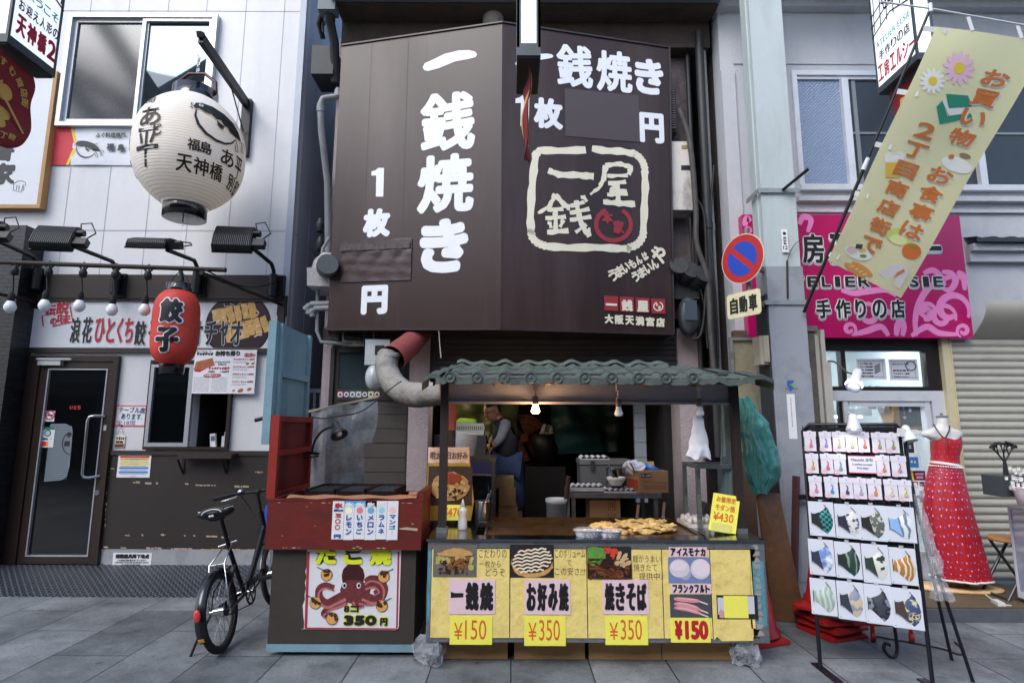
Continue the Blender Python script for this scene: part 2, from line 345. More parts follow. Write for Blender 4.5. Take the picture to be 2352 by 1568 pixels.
# dark tiled pilaster
m=M('dark_tile',(40,42,44),.35,bump=0);t,b,L=nodes_of(m)
tc=t.nodes.new('ShaderNodeTexCoord');sx=t.nodes.new('ShaderNodeSeparateXYZ');L(tc.outputs['Object'],sx.inputs[0])
sm=t.nodes.new('ShaderNodeMath');sm.operation='ADD';L(sx.outputs[0],sm.inputs[0]);L(sx.outputs[1],sm.inputs[1])
cx=t.nodes.new('ShaderNodeCombineXYZ');L(sm.outputs[0],cx.inputs[0]);L(sx.outputs[2],cx.inputs[1])
bk=t.nodes.new('ShaderNodeTexBrick');bk.inputs['Scale'].default_value=1;bk.inputs['Brick Width'].default_value=.11;bk.inputs['Row Height'].default_value=.042;bk.inputs['Mortar Size'].default_value=.005;bk.inputs['Mortar Smooth'].default_value=.25
bk.inputs['Color1'].default_value=lin((38,41,44));bk.inputs['Color2'].default_value=lin((22,24,26));bk.inputs['Mortar'].default_value=lin((16,17,18));L(cx.outputs[0],bk.inputs[0]);L(bk.outputs[0],b.inputs['Base Color'])
bp=t.nodes.new('ShaderNodeBump');bp.invert=True;bp.inputs['Distance'].default_value=.01;L(bk.outputs[1],bp.inputs['Height']);L(bp.outputs[0],b.inputs['Normal'])
g=MB();g.box(-7.5,-5.13,5.74,5.998,.02,P(20,517,5.74).z);g.build('tiled_pilaster',m,LB)
# wood panel below, fascia band
g=MB();a0,b0,a1,b1=fL.box(248,1046,634,1260);g.slab(fL,a0,b0,a1,b1,0,.02)
mpan=M('stained_plywood',(38,30,28),.6,var=.22,vs=3,dirt=.45,ds=3,streak=.12,dcol=(36,28,26));mchip=M('bare_wood',(176,156,132),.8,var=.15)
rd=random.Random(4)
for z_,lst in((z3,((880,250,930),(960,256,1060),(1195,260,1245),(1290,270,1425),(1545,277,1640),(1650,182,1755),(830,597,860),(900,594,950),(1045,592,1095),(1150,597,1290),(1360,604,1445),(1460,608,1510),(800,678,840),(950,680,1070),(1130,684,1270),(1325,690,1680),(735,160,760),(690,672,720))),):
    for x0,y,x1 in lst:
        x=x0
        while x<x1:
            x2=min(x1,x+rd.uniform(12,45));p,q=fL.px(*z_(x,y-rd.uniform(3,8))),fL.px(*z_(x2,y+rd.uniform(3,8)))
            if rd.random()<.85:
                g.poly(fL,[(p[0],p[1]),(q[0]-.003,p[1]-.002),(q[0],q[1]),(p[0]+.004,q[1]+.002)],.0215,None,1)
            x=x2+rd.uniform(1,5)
for i in range(16):
    y=1060+i*12;a,bb=fL.px(250-(y-1046)*.045,y)
    if rd.random()<.7:g.quad(fL,a+.006,bb-.02*rd.random(),a+.006+.012*rd.random()+.003,bb+.012,.0215,1)
g.build('wood_panel',[mpan,mchip],LB)
g=MB();a0,b0,a1,b1=fL.box(102,634,657,688);g.slab(fL,a0-.18,b0,a1,b1,0,.06);g.slab(fL,a0-.18,b0-.03,a1,b0,0,.05)
g.build('fascia_band',wood_br,LB)
# shop sign board
g=MB();a0,b0,a1,b1=fL.box(74,690,640,800)
SB=thing('shop_sign','white signboard over the brown door with black and red lettering and a dumpling plate','sign',((a0+a1)/2,WL-.03,b0),None)
g.slab(fL,a0-.06,b0-.05,a1+.06,b0,.0,.045);g.slab(fL,a0-.06,b1,a1+.06,b1+.012,0,.045);g.slab(fL,a1,b0,a1+.07,b1,0,.045);g.slab(fL,a0-.06,b0,a0,b1,0,.045)
g.build('frame',wood_br,SB)
g=MB();g.slab(fL,a0,b0,a1,b1,0,.03);g.build('panel',white_p,SB)
gb,gr,gw=MB(),MB(),MB()
for s,x0,x1 in(('浪',475,548),('花',552,625)):tz(gw,fL,z2,s,x0,735,x1,915,.032,0,.014);tz(gb,fL,z2,s,x0+4,740,x1-4,910,.036,0,.005)
for s,x0,x1 in(('ひ',636,705),('と',712,770),('く',780,822),('ち',830,890)):tz(gw,fL,z2,s,x0,740,x1,915,.032,0,.012);tz(gr,fL,z2,s,x0+2,745,x1-2,908,.036,0,.006)
for s,x0,x1 in(('餃',895,975),('子',985,1060),('チ',1090,1170),('ャ',1180,1230),('オ',1270,1345),('チ',1350,1440),('ャ',1450,1510),('オ',1520,1605)):
    tz(gw,fL,z2,s,x0,760,x1,930,.0345,0,.012);tz(gb,fL,z2,s,x0+3,764,x1-3,925,.038,0,.006)
tz(gr,fL,z2,'伝',318,655,385,730,.033,0,.005);tz(gr,fL,z2,'説',385,635,468,722,.033,0,.005);tz(gr,fL,z2,'の',345,745,390,790,.033,0,.004);tz(gr,fL,z2,'味',392,718,478,785,.033,0,.004)
gr.stroke(fL,[fL.px(*z2(x,y))for x,y in((300,800),(292,730),(318,725),(322,650),(470,628),(480,700),(492,770),(360,800))],.014,.033)
gb.build('black_lettering',ink,SB);gr.build('red_lettering',inkred,SB);gw.build('lettering_outline',inkwhite,SB)
g=MB();a,bb=fL.px(*z2(1572,795));ra=.5*(fL.px(*z2(1788,795))[0]-fL.px(*z2(1357,795))[0])
def clip(a,bb,r,d,mi,n=48):
    g.poly(fL,[(a+r*math.cos(2*math.pi*i/n),min(b1-.004,max(b0+.004,bb+r*math.sin(2*math.pi*i/n))))for i in range(n)],d,None,mi)
clip(a,bb,ra,.0305,0);clip(a,bb,ra*.93,.0312,1)
def gy(x0,y0,x1,y1,rows,d,mi):
    dx,dy=x1-x0,y1-y0;ln=math.hypot(dx,dy);px_,py_=-dy/ln,dx/ln
    for i in range(rows):
        t0,t1=i/rows,(i+.93)/rows;hw=52
        pts=[(x0+dx*t0+px_*s,y0+dy*t0+py_*s)for s in(-hw,-hw*.5,0,hw*.5,hw)]+[(x0+dx*t1+px_*s,y0+dy*t1+py_*s)for s in(hw,hw*.5,0,-hw*.5,-hw)]
        pts=[(x+rd.uniform(-6,6),y+rd.uniform(-5,5))for x,y in pts]
        g.poly(fL,[fL.px(*z2(*p))for p in pts],d,None,mi)
gy(1405,745,1690,690,6,.032,2);gy(1490,855,1770,780,6,.0328,2)
for i in range(16):g.disc(fL,*fL.px(*z2(rd.uniform(1420,1740),rd.uniform(690,870))),rd.uniform(.01,.03),.0336+i*.0001,None,3,8,.008,rd.uniform(0,3))
g.stroke(fL,[fL.px(*z2(x,y))for x,y in((1480,650),(1482,670),(1530,668),(1520,650),(1560,672),(1580,650),(1595,640))],.006,.0325,3)
g.build('dumpling_picture',[M('plate_dark',(40,28,34),.3),M('plate_mid',(58,42,48),.3),M('dumpling',(226,176,98),.6,var=.3,vs=14,dirt=.5,ds=9,dcol=(240,222,190)),M('glint',(236,216,180),.5)],SB)
# brown glass door
frD=M('brown_door_metal',(48,35,30),.42,.2,var=.1,vs=4)
DO=MB();p=lambda x,y:fL.px(*zt(x,y))
xl,xr=P(150,1180,WL).x-.0,None
a0=fL.px(*zt(40,1465))[0];a1=fL.px(*zt(705,1480))[0];bt=fL.px(250,818)[1];bb0=.1
DO.slab(fL,a0,bb0,a0+.13,bt,0,.05);DO.slab(fL,a1-.05,bb0,a1,bt,0,.05);DO.slab(fL,a0+.13,bt-.06,a1-.05,bt,0,.05)
dr=DO.build('door',frD,LB)
A0,A1=a0+.135,a1-.055
g=MB();B1=bt-.065
gx0,gx1=fL.px(*zt(200,1390))[0],fL.px(*zt(640,1390))[0];gy0,gy1=fL.px(*zt(400,1392))[1],fL.px(*zt(550,74))[1]
g.slab(fL,A0,bb0+.01,gx0,B1,0,.035);g.slab(fL,gx1,bb0+.01,A1,B1,0,.035);g.slab(fL,gx0,bb0+.01,gx1,gy0,0,.035);g.slab(fL,gx0,gy1,gx1,B1,0,.035)
g.build('door_leaf',frD,dr)
g=MB();g.slab(fL,gx0+.012,gy0+.012,gx1-.012,gy1-.012,0,.012)
g.build('door_glass',M('wired_dark_glass',(13,15,17),.06,spec=.6,var=.3,vs=2),dr)
g=MB()
for q in((gx0,gy0,gx0+.012,gy1),(gx1-.012,gy0,gx1,gy1),(gx0+.012,gy0,gx1-.012,gy0+.012),(gx0+.012,gy1-.012,gx1-.012,gy1)):g.slab(fL,*q,0,.04)
g.build('glazing_bead',alu,dr)
g=MB();pt=lambda x,y,d:fL.pt(*fL.px(*zt(x,y)),d)
g.tube([pt(755,408,.035),pt(720,406,.10),pt(690,412,.115),pt(677,440,.115),pt(640,810,.115),pt(650,832,.11),pt(680,836,.10),pt(722,828,.035)],.0145,10)
g.build('handle',chrome,dr)
g=MB();g.disc(fL,*fL.px(*zt(712,942)),.027,.035,.055,0);g.build('lock',chrome,dr)
g=MB();q=fL.box(*zt(310,20),*zt(470,52));g.slab(fL,*q,.035,.085);q=fL.box(*zt(310,4),*zt(552,16));g.slab(fL,*q,.09,.10);g.build('door_closer',alu,dr)
g=MB();q=fL.box(*zt(752,470),*zt(778,508));g.slab(fL,*q,.035,.043);g.build('push_plate',alu,dr)
# writing and reflectionless ghosts behind the glass: an indoor paper lantern seen through the door
def card(name,label,cat,fr,box,d,mats,draw=None,th=.002,group=None):
    g=MB();g.slab(fr,*box,d,d+th)
    t_=thing(name,label,cat,fr.pt((box[0]+box[2])/2,box[1],d),group);g.build('sheet',mats[0],t_)
    if draw:
        for k,mt in enumerate(mats[1:]):
            g=MB();draw(g,k)
            if g.v:g.build('print',mt,t_)
    return t_
q=fL.box(*zt(330,370),*zt(394,444))
def dnosmoke(g,k):
    c=((q[0]+q[2])/2,(q[1]+q[3])/2+.012)
    if k==0:g.stroke(fL,[(c[0]+.045*math.cos(i*.35),c[1]+.045*math.sin(i*.35))for i in range(18)],.012,.0175,closed=True);g.stroke(fL,[(c[0]-.033,c[1]+.033),(c[0]+.033,c[1]-.033)],.012,.0176)
    else:g.quad(fL,c[0]-.03,c[1]-.008,c[0]+.03,c[1]+.006,.0172);scrawl(g,fL,q[0]+.02,q[1]+.01,q[2]-.02,q[1]+.04,.0172,0,1)
card('no_smoking_sticker','small white no smoking sticker on the brown glass door','sticker',fL,q,.013,[paper,inkred,ink],dnosmoke)
q2=fL.box(*zt(296,484),*zt(390,626))
def dpay(g,k):
    h=q2[3]-q2[1];w_=q2[2]-q2[0]
    if k==0:g.quad(fL,q2[0]+.004,q2[3]-.13*h,q2[2]-.002,q2[3],.0165);g.disc(fL,(q2[0]+q2[2])/2,q2[3]-.3*h,.035,.0165);
    if k==1:text(g,fL,'VISA',q2[0]+.15*w_,q2[1]+.36*h,q2[0]+.58*w_,q2[1]+.47*h,.0165,0,.003)
    if k==2:g.disc(fL,q2[0]+.3*w_,q2[1]+.17*h,.026,.0166)
    if k==3:g.disc(fL,q2[0]+.46*w_,q2[1]+.17*h,.026,.0164)
    if k==4:g.disc(fL,(q2[0]+q2[2])/2,q2[3]-.3*h,.024,.0172);[g.stroke(fL,[(q2[0]+w_*(.72+.05*i),q2[1]+h*(.38+yy))for yy in(0,.04,.08)],.006,.0165)for i in range(3)]
card('payment_sticker','white card payment sticker with a green header on the glass door','sticker',fL,q2,.013,[paper,M('teal_print',(30,116,100)),M('navy_print',(28,40,110)),M('red_print',(206,40,34)),M('orange_print',(236,150,40)),M('palegrey_print',(176,190,190))],dpay)
# view through the glass: the indoor lantern is painted flat on the pane
g=MB();gp=[fL.px(*zt(x,y))for x,y in((365,460),(470,460),(515,480),(520,520),(498,760),(478,835),(440,858),(318,868),(345,640))]
g.poly(fL,gp,.0128,None,0)
for i in range(26):
    y=475+i*15;x0=352-(y-475)*.09;p0,p1=fL.px(*zt(x0,y)),fL.px(*zt(512-(y-475)*.085,y+2));g.stroke(fL,[p0,p1],.004,.0133,1)
cq=fL.px(*zt(490,600));g.stroke(fL,[fL.px(*zt(510-62*math.sin(i*.2),600-78*math.cos(i*.2)))for i in range(16)],.009,.0137,2)
tz(g,fL,zt,'目',462,582,500,620,.0137,2,.006);tz(g,fL,zt,'平',480,520,514,560,.0137,2,.006)
tz(g,fL,zt,'いとち',500,330,578,360,.0137,3,.003)
g.solo('door_lantern_view','flat painted view of an indoor lantern seen through the brown door glass','painted view',[M('lantern_view_grey',(112,124,134),.5),M('lantern_view_line',(80,90,98),.5),M('lantern_view_dark',(40,26,30),.5),inkred])
# upstairs window
a0,b0,a1,b1=-5.14,fL.px(300,296)[1],fL.px(505,60)[0],fL.px(330,40)[1]
g=MB()
for q in((a0,b0,a0+.05,b1),(a1-.05,b0,a1,b1),(a0+.05,b0,a1-.05,b0+.05),(a0+.05,b1-.05,a1-.05,b1)):g.slab(fL,*q,0,.07)
wn=g.build('window',alu,LB);mid=fL.px(330,160)[0]
g=MB()
for(u0,u1,d)in((a0+.05,mid+.03,.03),(mid-.03,a1-.05,.055)):
    for q in((u0,b0+.05,u0+.04,b1-.05),(u1-.04,b0+.05,u1,b1-.05),(u0+.04,b0+.05,u1-.04,b0+.10),(u0+.04,b1-.09,u1-.04,b1-.05)):g.slab(fL,*q,.004,d)
g.build('sash',alu,wn)
g=MB();g.slab(fL,a0+.09,b0+.1,mid-.01,b1-.09,0,.008);g.build('insect_screen',M('insect_screen',(40,46,52),.14,var=.3,vs=1.6,spec=.7),wn)
g=MB();g.slab(fL,mid+.01,b0+.1,a1-.09,b1-.09,0,.012);pane_o=g.build('pane',M('sky_glass',(84,93,100),.02,metal=.8,var=.05),wn)
# serving window
g=MB();q=fL.box(343,828,534,1032)
for s in((q[0],q[1],q[0]+.03,q[3]),(q[2]-.03,q[1],q[2],q[3]),(q[0]+.03,q[1],q[2]-.03,q[1]+.03),(q[0]+.03,q[3]-.03,q[2]-.03,q[3])):g.slab(fL,*s,0,.05)
sv=g.build('serving_window',frD,LB)
g=MB();s0,s1,s2,s3=fL.box(347,838,445,1025)
for s in((s0,s1,s0+.035,s3),(s2-.045,s1,s2,s3),(s0+.035,s1,s2-.045,s1+.04),(s0+.035,s3-.03,s2-.045,s3)):g.slab(fL,*s,.02,.06)
g.build('sliding_sash',alu,sv)
g=MB();g.slab(fL,s0+.035,s1+.04,s2-.045,s3-.03,.0,.03);g.build('pane',glassd,sv)
g=MB();g.box(ha0,ha1,WL+.9,WL+.95,hb0,hb1);g.box(ha0-.02,ha0,WL+.15,WL+.9,hb0,hb1);g.box(ha1,ha1+.02,WL+.15,WL+.9,hb0,hb1);g.box(ha0,ha1,WL+.15,WL+.9,hb0-.02,hb0);g.box(ha0,ha1,WL+.15,WL+.9,hb1,hb1+.02)
g.build('window_recess',M('dark_room',(34,36,40),.8),sv)
# things standing in the serving window
g=MB();q=P(*zi(-1580,0),6)if False else None
a,bb,c_,d_=fL.box(474,968,488,1003);g.obox(((a+c_)/2,WL+.10,hb0+.06),(.055,.03,.17),Matrix.Rotation(R(-6),3,'Y'));g.obox(((a+c_)/2,WL+.083,hb0+.095),(.04,.004,.05),Matrix.Rotation(R(-6),3,'Y'),1)
g.solo('cordless_phone','white cordless phone standing in the serving window','phone',[white_p,M('lcd_grey',(96,110,108),.3)])
g=MB();a,_,c_,_=fL.box(503,970,520,1003);g.box(a,c_,WL+.07,WL+.16,hb0+.001,hb0+.12);g.box(a+.02,c_+.01,WL+.08,WL+.15,hb0+.121,hb0+.16)
g.solo('tissue_box','pale tissue box beside the phone in the serving window','box',[M('pale_box',(176,182,186),.6,var=.1)])
# counter shelf with two brackets
q=fL.box(258,1033,550,1049)
CSH=thing('wall_shelf','dark brown narrow plank shelf on brackets below the serving window','shelf',((q[0]+q[2])/2,WL-.1,q[1]-.1))
g=MB();g.slab(fL,q[0],q[1]+.02,fL.px(634,1040)[0],q[3]-.005,.02,.035);g.slab(fL,fL.px(430,1040)[0],q[1]-.005,q[2],q[3]-.03,.021,.17);g.build('plank',wood_br,CSH)
for x in(425+0,523):
    a=fL.px(x,1060)[0];g=MB();g.slab(fL,a-.012,q[1]-.17,a+.012,q[1]-.01,.021,.03);g.bar(fL.pt(a,q[1]-.15,.03),fL.pt(a,q[1]-.012,.14),.015,.012);g.build('bracket',blackm,CSH)
# paper notices on the wall
q3=fL.box(*zt(816,330),*zt(1035,478))
def dn(g,k):
    x0,y0,x1,y1=q3;h=y1-y0;w_=x1-x0
    if k==0:
        for s in((x0,y0,x0+.012,y1),(x1-.012,y0,x1,y1),(x0+.012,y0,x1-.012,y0+.012),(x0+.012,y1-.012,x1-.012,y1)):g.quad(fL,*s,.0062)
    if k==1:text(g,fL,'テーブル席',x0+.1*w_,y1-.38*h,x1-.04*w_,y1-.08*h,.0062,0,.0012,rot=-.03);text(g,fL,'あります.',x0+.2*w_,y1-.68*h,x1-.12*w_,y1-.4*h,.0062,0,.0012,rot=-.03);text(g,fL,'全18席',x0+.07*w_,y0+.05*h,x0+.68*w_,y0+.29*h,.0062,0,0)
card('table_seat_notice','handwritten white notice with red border beside the serving window','notice',fL,q3,.003,[paper,M('pink_marker',(216,74,92)),M('blue_marker',(34,44,110))],dn)
q4=fL.box(*zt(818,542),*zt(886,628))
def dn2(g,k):
    x0,y0,x1,y1=q4;h=y1-y0;w_=x1-x0
    if k==0:text(g,fL,'うまい!',x0+.08*w_,y1-.38*h,x1-.08*w_,y1-.1*h,.0135,0,.002);text(g,fL,'餃生',x0+.08*w_,y0+.36*h,x1-.1*w_,y1-.43*h,.0135,0,.0025)
    if k==1:g.quad(fL,x0+.004,y0+.004,x1-.004,y0+.3*h,.0135);
    if k==2:m_=(x0+x1)/2;g.stroke(fL,[(x0+.01,y1),(m_,y1+.09),(x1-.01,y1)],.004,.0125);g.disc(fL,m_,y1+.1,.01,.003,.012)
card('hanging_plaque','small white plaque hung from a nail below the handwritten notice','plaque',fL,q4,.01,[cream,ink,M('dark_red_print',(112,26,32)),blackm],dn2)
q5=fL.box(*zt(842,674),*zt(1074,838))
def dn3(g,k):
    x0,y0,x1,y1=q5;h=y1-y0;w_=x1-x0
    rows=((0,.08,.17),(1,.19,.28),(1,.37,.46),(2,.55,.64),(2,.73,.82))
    for c_,t0,t1 in rows:
        if c_==k:g.quad(fL,x0+.06*w_,y1-t1*h,x1-.06*w_,y1-t0*h,.0252)
        if k==3:scrawl(g,fL,x0+.36*w_,y1-t1*h+.004,x1-.36*w_,y1-t0*h-.004,.0256,0,1,random.Random(c_));scrawl(g,fL,x0+.1*w_,y1-(t1+.08)*h,x1-.1*w_,y1-(t1+.015)*h,.0252,0,1,random.Random(int(t0*99)))
    if k==3:scrawl(g,fL,x0+.4*w_,y0+.02*h,x1-.4*w_,y0+.06*h,.0252)
card('opening_hours_notice','white opening hours notice with red, yellow and blue stripes on the brown panel','notice',fL,q5,.0225,[paper,M('stripe_red',(196,70,62)),M('stripe_yellow',(226,206,64)),M('stripe_blue',(56,128,202)),M('print_grey',(96,98,104))],dn3)
q6=fL.box(*zt(808,1368),*zt(1080,1464))
def dn4(g,k):
    x0,y0,x1,y1=q6;h=y1-y0;w_=x1-x0
    text(g,fL,'避難器具降下地点',x0+.06*w_,y1-.42*h,x1-.06*w_,y1-.08*h,.0235,0,.0035)
    text(g,fL,'この付近に物を置かないでください',x0+.12*w_,y1-.62*h,x1-.14*w_,y1-.48*h,.0235,0,.001)
    text(g,fL,'THE POINT OF ESCAPE EQUIPMENT DOWN',x0+.06*w_,y1-.78*h,x1-.07*w_,y1-.66*h,.0235,0,.001);text(g,fL,'NO PUT AROUND HERE',x0+.25*w_,y1-.94*h,x1-.28*w_,y1-.82*h,.0235,0,.001)
card('escape_point_sign','white escape equipment sign low on the concrete base beside the door','sign',fL,q6,.021,[paper,ink],dn4)
# take-away menu
q7=fL.box(*z2(1290,955),*z2(1694,1240))
def dn5(g,k):
    x0,y0,x1,y1=q7;h=y1-y0;w_=x1-x0;X=lambda t:x0+t*w_;Y=lambda t:y1-t*h
    if k==0:
        text(g,fL,'チャオチャオ',X(.03),Y(.14),X(.30),Y(.06),.062,0,.004);text(g,fL,'お持ち帰り',X(.33),Y(.15),X(.73),Y(.02),.062,0,.005)
        text(g,fL,'チャオチャオといえば',X(.34),Y(.3),X(.58),Y(.26),.062,0,.001);text(g,fL,'まずはこれ!',X(.39),Y(.36),X(.52),Y(.31),.062,0,.001)
        text(g,fL,'670円',X(.24),Y(.53),X(.34),Y(.48),.062,0,.001);text(g,fL,'1,240円',X(.43),Y(.53),X(.57),Y(.48),.062,0,.001)
        scrawl(g,fL,X(.02),Y(.96),X(.27),Y(.62),.062,0,8,random.Random(1),.13);scrawl(g,fL,X(.31),Y(.96),X(.56),Y(.62),.062,0,8,random.Random(2),.13)
        for j in range(4):scrawl(g,fL,X(.63),Y(.31+j*.17),X(.86),Y(.26+j*.17),.062,0,2,random.Random(j),.14)
    if k==1:
        text(g,fL,'ひとくちギョーザ',X(.03),Y(.055),X(.26),Y(.02),.062,0,.001);text(g,fL,'チャオチャオ餃子',X(.24),Y(.46),X(.58),Y(.39),.0625,0,.002)
        g.poly(fL,[(X(.16),Y(.6)),(X(.2),Y(.555)),(X(.43),Y(.55)),(X(.46),Y(.6)),(X(.4),Y(.63)),(X(.2),Y(.635))],.062)
        for j,s in enumerate(('チャオカラセット 1,000円','コンビセット 1,000円','バラエティセット 2,000円','ファミリーセット 3,000円')):text(g,fL,s,X(.63),Y(.245+j*.17),X(.97),Y(.195+j*.17),.062,0,.001)
        g.poly(fL,[(X(.02),Y(.5)),(X(.0),Y(.42)),(X(.22),Y(.42)),(X(.1),Y(.52))],.0613)
        text(g,fL,'大満足なお得セット',X(.8),Y(.17),X(.98),Y(.07),.062,0,.001)
    if k==2:text(g,fL,'その他メニュー',X(.19),Y(.61),X(.42),Y(.565),.0632,0,.001)
    if k==3:
        g.poly(fL,[(X(.01),Y(.45)),(X(.03),Y(.28)),(X(.29),Y(.19)),(X(.34),Y(.36)),(X(.15),Y(.45))],.0617)
        for(u,v,r)in((.86,.32,.03),(.95,.31,.03),(.78,.93,.05),(.92,.9,.04),(.67,.93,.025)):g.disc(fL,X(u),Y(v),r*w_,.0618,None,0,10,r*w_*.6,.4)
card('takeaway_menu','white take away menu board with food pictures above the serving window','menu board',fL,q7,.055,[paper,ink,inkred,inkwhite,M('menu_food',(176,96,62),.6,var=.4,vs=25)],dn5,th=.006)
# framed board under the projecting lightbox
fB=FY(WL-.06);a1,b0=fB.px(96,483)[0],fB.px(50,480)[1];b1=5.45;a0=a1-1.3
FB=thing('framed_signboard','white signboard in a light wooden frame with dark brush lettering','signboard',((a0+a1)/2,WL-.06,b0))
mwood=M('light_wood',(176,134,84),.55,var=.15,vs=8)
g=MB();g.slab(fB,a0+.04,b0+.04,a1-.04,b1-.04,-.055,.005);g.build('panel',white_p,FB)
g=MB()
for q in((a0,b0,a0+.04,b1),(a1-.04,b0,a1,b1),(a0+.04,b0,a1-.04,b0+.04),(a0+.04,b1-.04,a1-.04,b1)):g.slab(fB,*q,-.055,.03)
g.build('frame',mwood,FB)
g=MB();tz(g,fB,z1,'家',-60,1070,105,1215,.007,0,.012);tz(g,fB,z1,'書',-70,900,100,1060,.007,0,.012)
for pts in(((95,1200),(90,1250),(140,1265),(155,1215)),((100,1205),(120,1190),(150,1190),(170,1200),(172,1220),(155,1215)),((152,1222),(162,1235),(150,1255)),((115,1215),(110,1250)),((130,1218),(126,1255))):
    g.stroke(fB,[fB.px(*z1(*p))for p in pts],.006,.007)
g.build('lettering',ink,FB)
# small banner below the upstairs window
q=(fL.px(124,340)[0],fL.px(300,381)[1],fL.px(470,340)[0],fL.px(300,293)[1])
BN=thing('cloth_banner','white banner with red left end and small fish below the upstairs window','banner',((q[0]+q[2])/2,WL-.02,q[1]))
def ruf(a,b):return.02+.006*math.sin(a*9)+.004*math.sin(b*14+a*3)
def rufgrid(g,u0,u1,mi,off=0,nu=20):
    g.grid(lambda u,v:fL.pt(q[0]+(q[2]-q[0])*(u0+(u1-u0)*u),q[1]+(q[3]-q[1])*v,ruf(q[0]+(q[2]-q[0])*(u0+(u1-u0)*u),v)+off),nu,5,mi)
g=MB();rufgrid(g,.13,1,0);g.build('cloth',white_p,BN)
g=MB();H=q[3]-q[1];W_=q[2]-q[0]
g.grid(lambda u,v:fL.pt(q[0]+W_*(.10+.045*(1-abs(2*v-1)))*u,q[1]+H*v,ruf(q[0]+W_*.1*u,v)+.003),5,6,0)
g.grid(lambda u,v:fL.pt(q[0]+W_*((.10+.045*(1-abs(2*v-1)))+.02*u),q[1]+H*v,ruf(q[0]+W_*.1,v)+.0035),1,6,1)
g.build('red_end',[M('banner_red',(200,62,70),.7),M('banner_yellow',(230,200,60),.7)],BN)
def fish(g,fr,c,s,rot,d,mi=0,mapf=None,lw=.03):
    """a puffer fish in brush strokes: dark back, round open belly, fins and tail; s is its length"""
    def tr(p):x,y=p[0]*s,p[1]*s;return(c[0]+x*math.cos(rot)-y*math.sin(rot),c[1]+x*math.sin(rot)+y*math.cos(rot))
    back=[(-.47,.10),(-.44,.19),(-.36,.23),(-.2,.24),(0,.20),(.18,.13),(.32,.02),(.42,-.12),(.36,-.13),(.3,-.10),(.26,-.14),(.2,-.08),(.14,-.11),(.08,-.04),(.02,-.05),(-.05,.03),(-.12,.0),(-.2,.06),(-.3,.05),(-.38,.09),(-.44,.06)]
    bell=[(-.42,.05),(-.42,-.08),(-.36,-.22),(-.24,-.33),(-.08,-.38),(.08,-.36),(.2,-.28),(.27,-.17)]
    put=mapf or(lambda a,b_,dd:fr.pt(a,b_,dd))
    def pl(pts,dd):
        pts=[tr(p)for p in pts];ar=sum(pts[i-1][0]*pts[i][1]-pts[i][0]*pts[i-1][1]for i in range(len(pts)))
        if ar<0:pts=pts[::-1]
        g.add([put(a,b_,dd)for a,b_ in pts],[tuple(range(len(pts)))],mi)
    def st(pts,w_,dd):
        pts=[tr(p)for p in pts];n=len(pts);w_=w_ if isinstance(w_,list)else[w_]*n;L_,R_=[],[]
        for i in range(n):
            a,b_=V(pts[max(i-1,0)]),V(pts[min(i+1,n-1)]);tt=(b_-a).normalized();nn=V((-tt.y,tt.x))*w_[i]*s/2;L_.append(V(pts[i])+nn);R_.append(V(pts[i])-nn)
        g.add([put(p.x,p.y,dd)for p in L_]+[put(p.x,p.y,dd)for p in R_],[(i,i+n,i+n+1,i+1)for i in range(n-1)],mi)
    for k in range(len(back)//2-1): # strips, so that it can bend over a round body
        pl([back[k],back[k+1],back[-2-k],back[-1-k]],d)
    st(bell,[lw*.6,lw,lw*1.4,lw*1.5,lw*1.4,lw,lw*.8,lw*.5],d)
    for f in([(-.47,.15),(-.5,.16),(-.5,.12),(-.47,.11)],[(-.48,.09),(-.51,.07),(-.47,.05)],[(.42,-.12),(.47,-.2),(.52,-.3),(.46,-.3),(.43,-.2)],[(.44,-.12),(.53,-.14),(.56,-.2)],[(.27,-.17),(.33,-.27),(.36,-.36),(.3,-.37),(.27,-.28)],[(-.1,-.02),(-.08,-.1),(.0,-.14),(.02,-.06)],[(.2,.13),(.26,.15),(.3,.09)]):st(f,lw*.55,d+.0003)
    pl([(-.1,-.02),(-.07,-.1),(-.01,-.13),(.01,-.06)],d)
g=MB();fish(g,fL,fL.px(*z1(595,975)),.32,0,.033,0,lambda a,b_,dd:fL.pt(a,b_,dd))
tz(g,fL,z1,'福',712,950,762,998,.033,0,.004);tz(g,fL,z1,'島',785,955,830,1002,.033,0,.004);tz(g,fL,z1,'ふぐ料理専門',640,880,836,912,.033,0,.002)
g.build('print',ink,BN)
# big white paper lantern on its bracket arm
arm0=P(566,238,WL-.06);tip=P(458,116,4.98);tip.x=arm0.x
LA=thing('lantern_bracket','black steel wall bracket carrying the big white lantern','bracket',(arm0.x,WL,arm0.z-.6))
g=MB();g.box(arm0.x-.05,arm0.x+.05,WL-.06,WL,arm0.z-.62,arm0.z+.06);g.build('wall_plate',blackm,LA)
g=MB();tip.z=arm0.z+.10;g.bar(arm0,tip,.05,.10);g.bar(tip,tip+V((0,-.02,.05)),.05,.06);g.build('arm',blackm,LA)
g=MB();g.tube([arm0+V((0,-.02,-.35)),arm0+V((0,-.35,-.02))],.008,6);g.build('brace',blackm,LA)
LC=P(437,352,5.22);LR=.487;LH=.55
WLn=thing('paper_lantern','big round white paper lantern with a puffer fish and black brush lettering','lantern',(LC.x,LC.y,LC.z-LH-.2))
m=M('lantern_paper',(238,236,232),.6);t,b,L=nodes_of(m)
b.inputs['Subsurface Weight'].default_value=0
mtl=t.nodes.new('ShaderNodeBsdfTranslucent');mtl.inputs[0].default_value=lin((252,248,238));ms=t.nodes.new('ShaderNodeMixShader');ms.inputs[0].default_value=.22
L(b.outputs[0],ms.inputs[1]);L(mtl.outputs[0],ms.inputs[2]);L(ms.outputs[0],t.nodes['Material Output'].inputs[0])
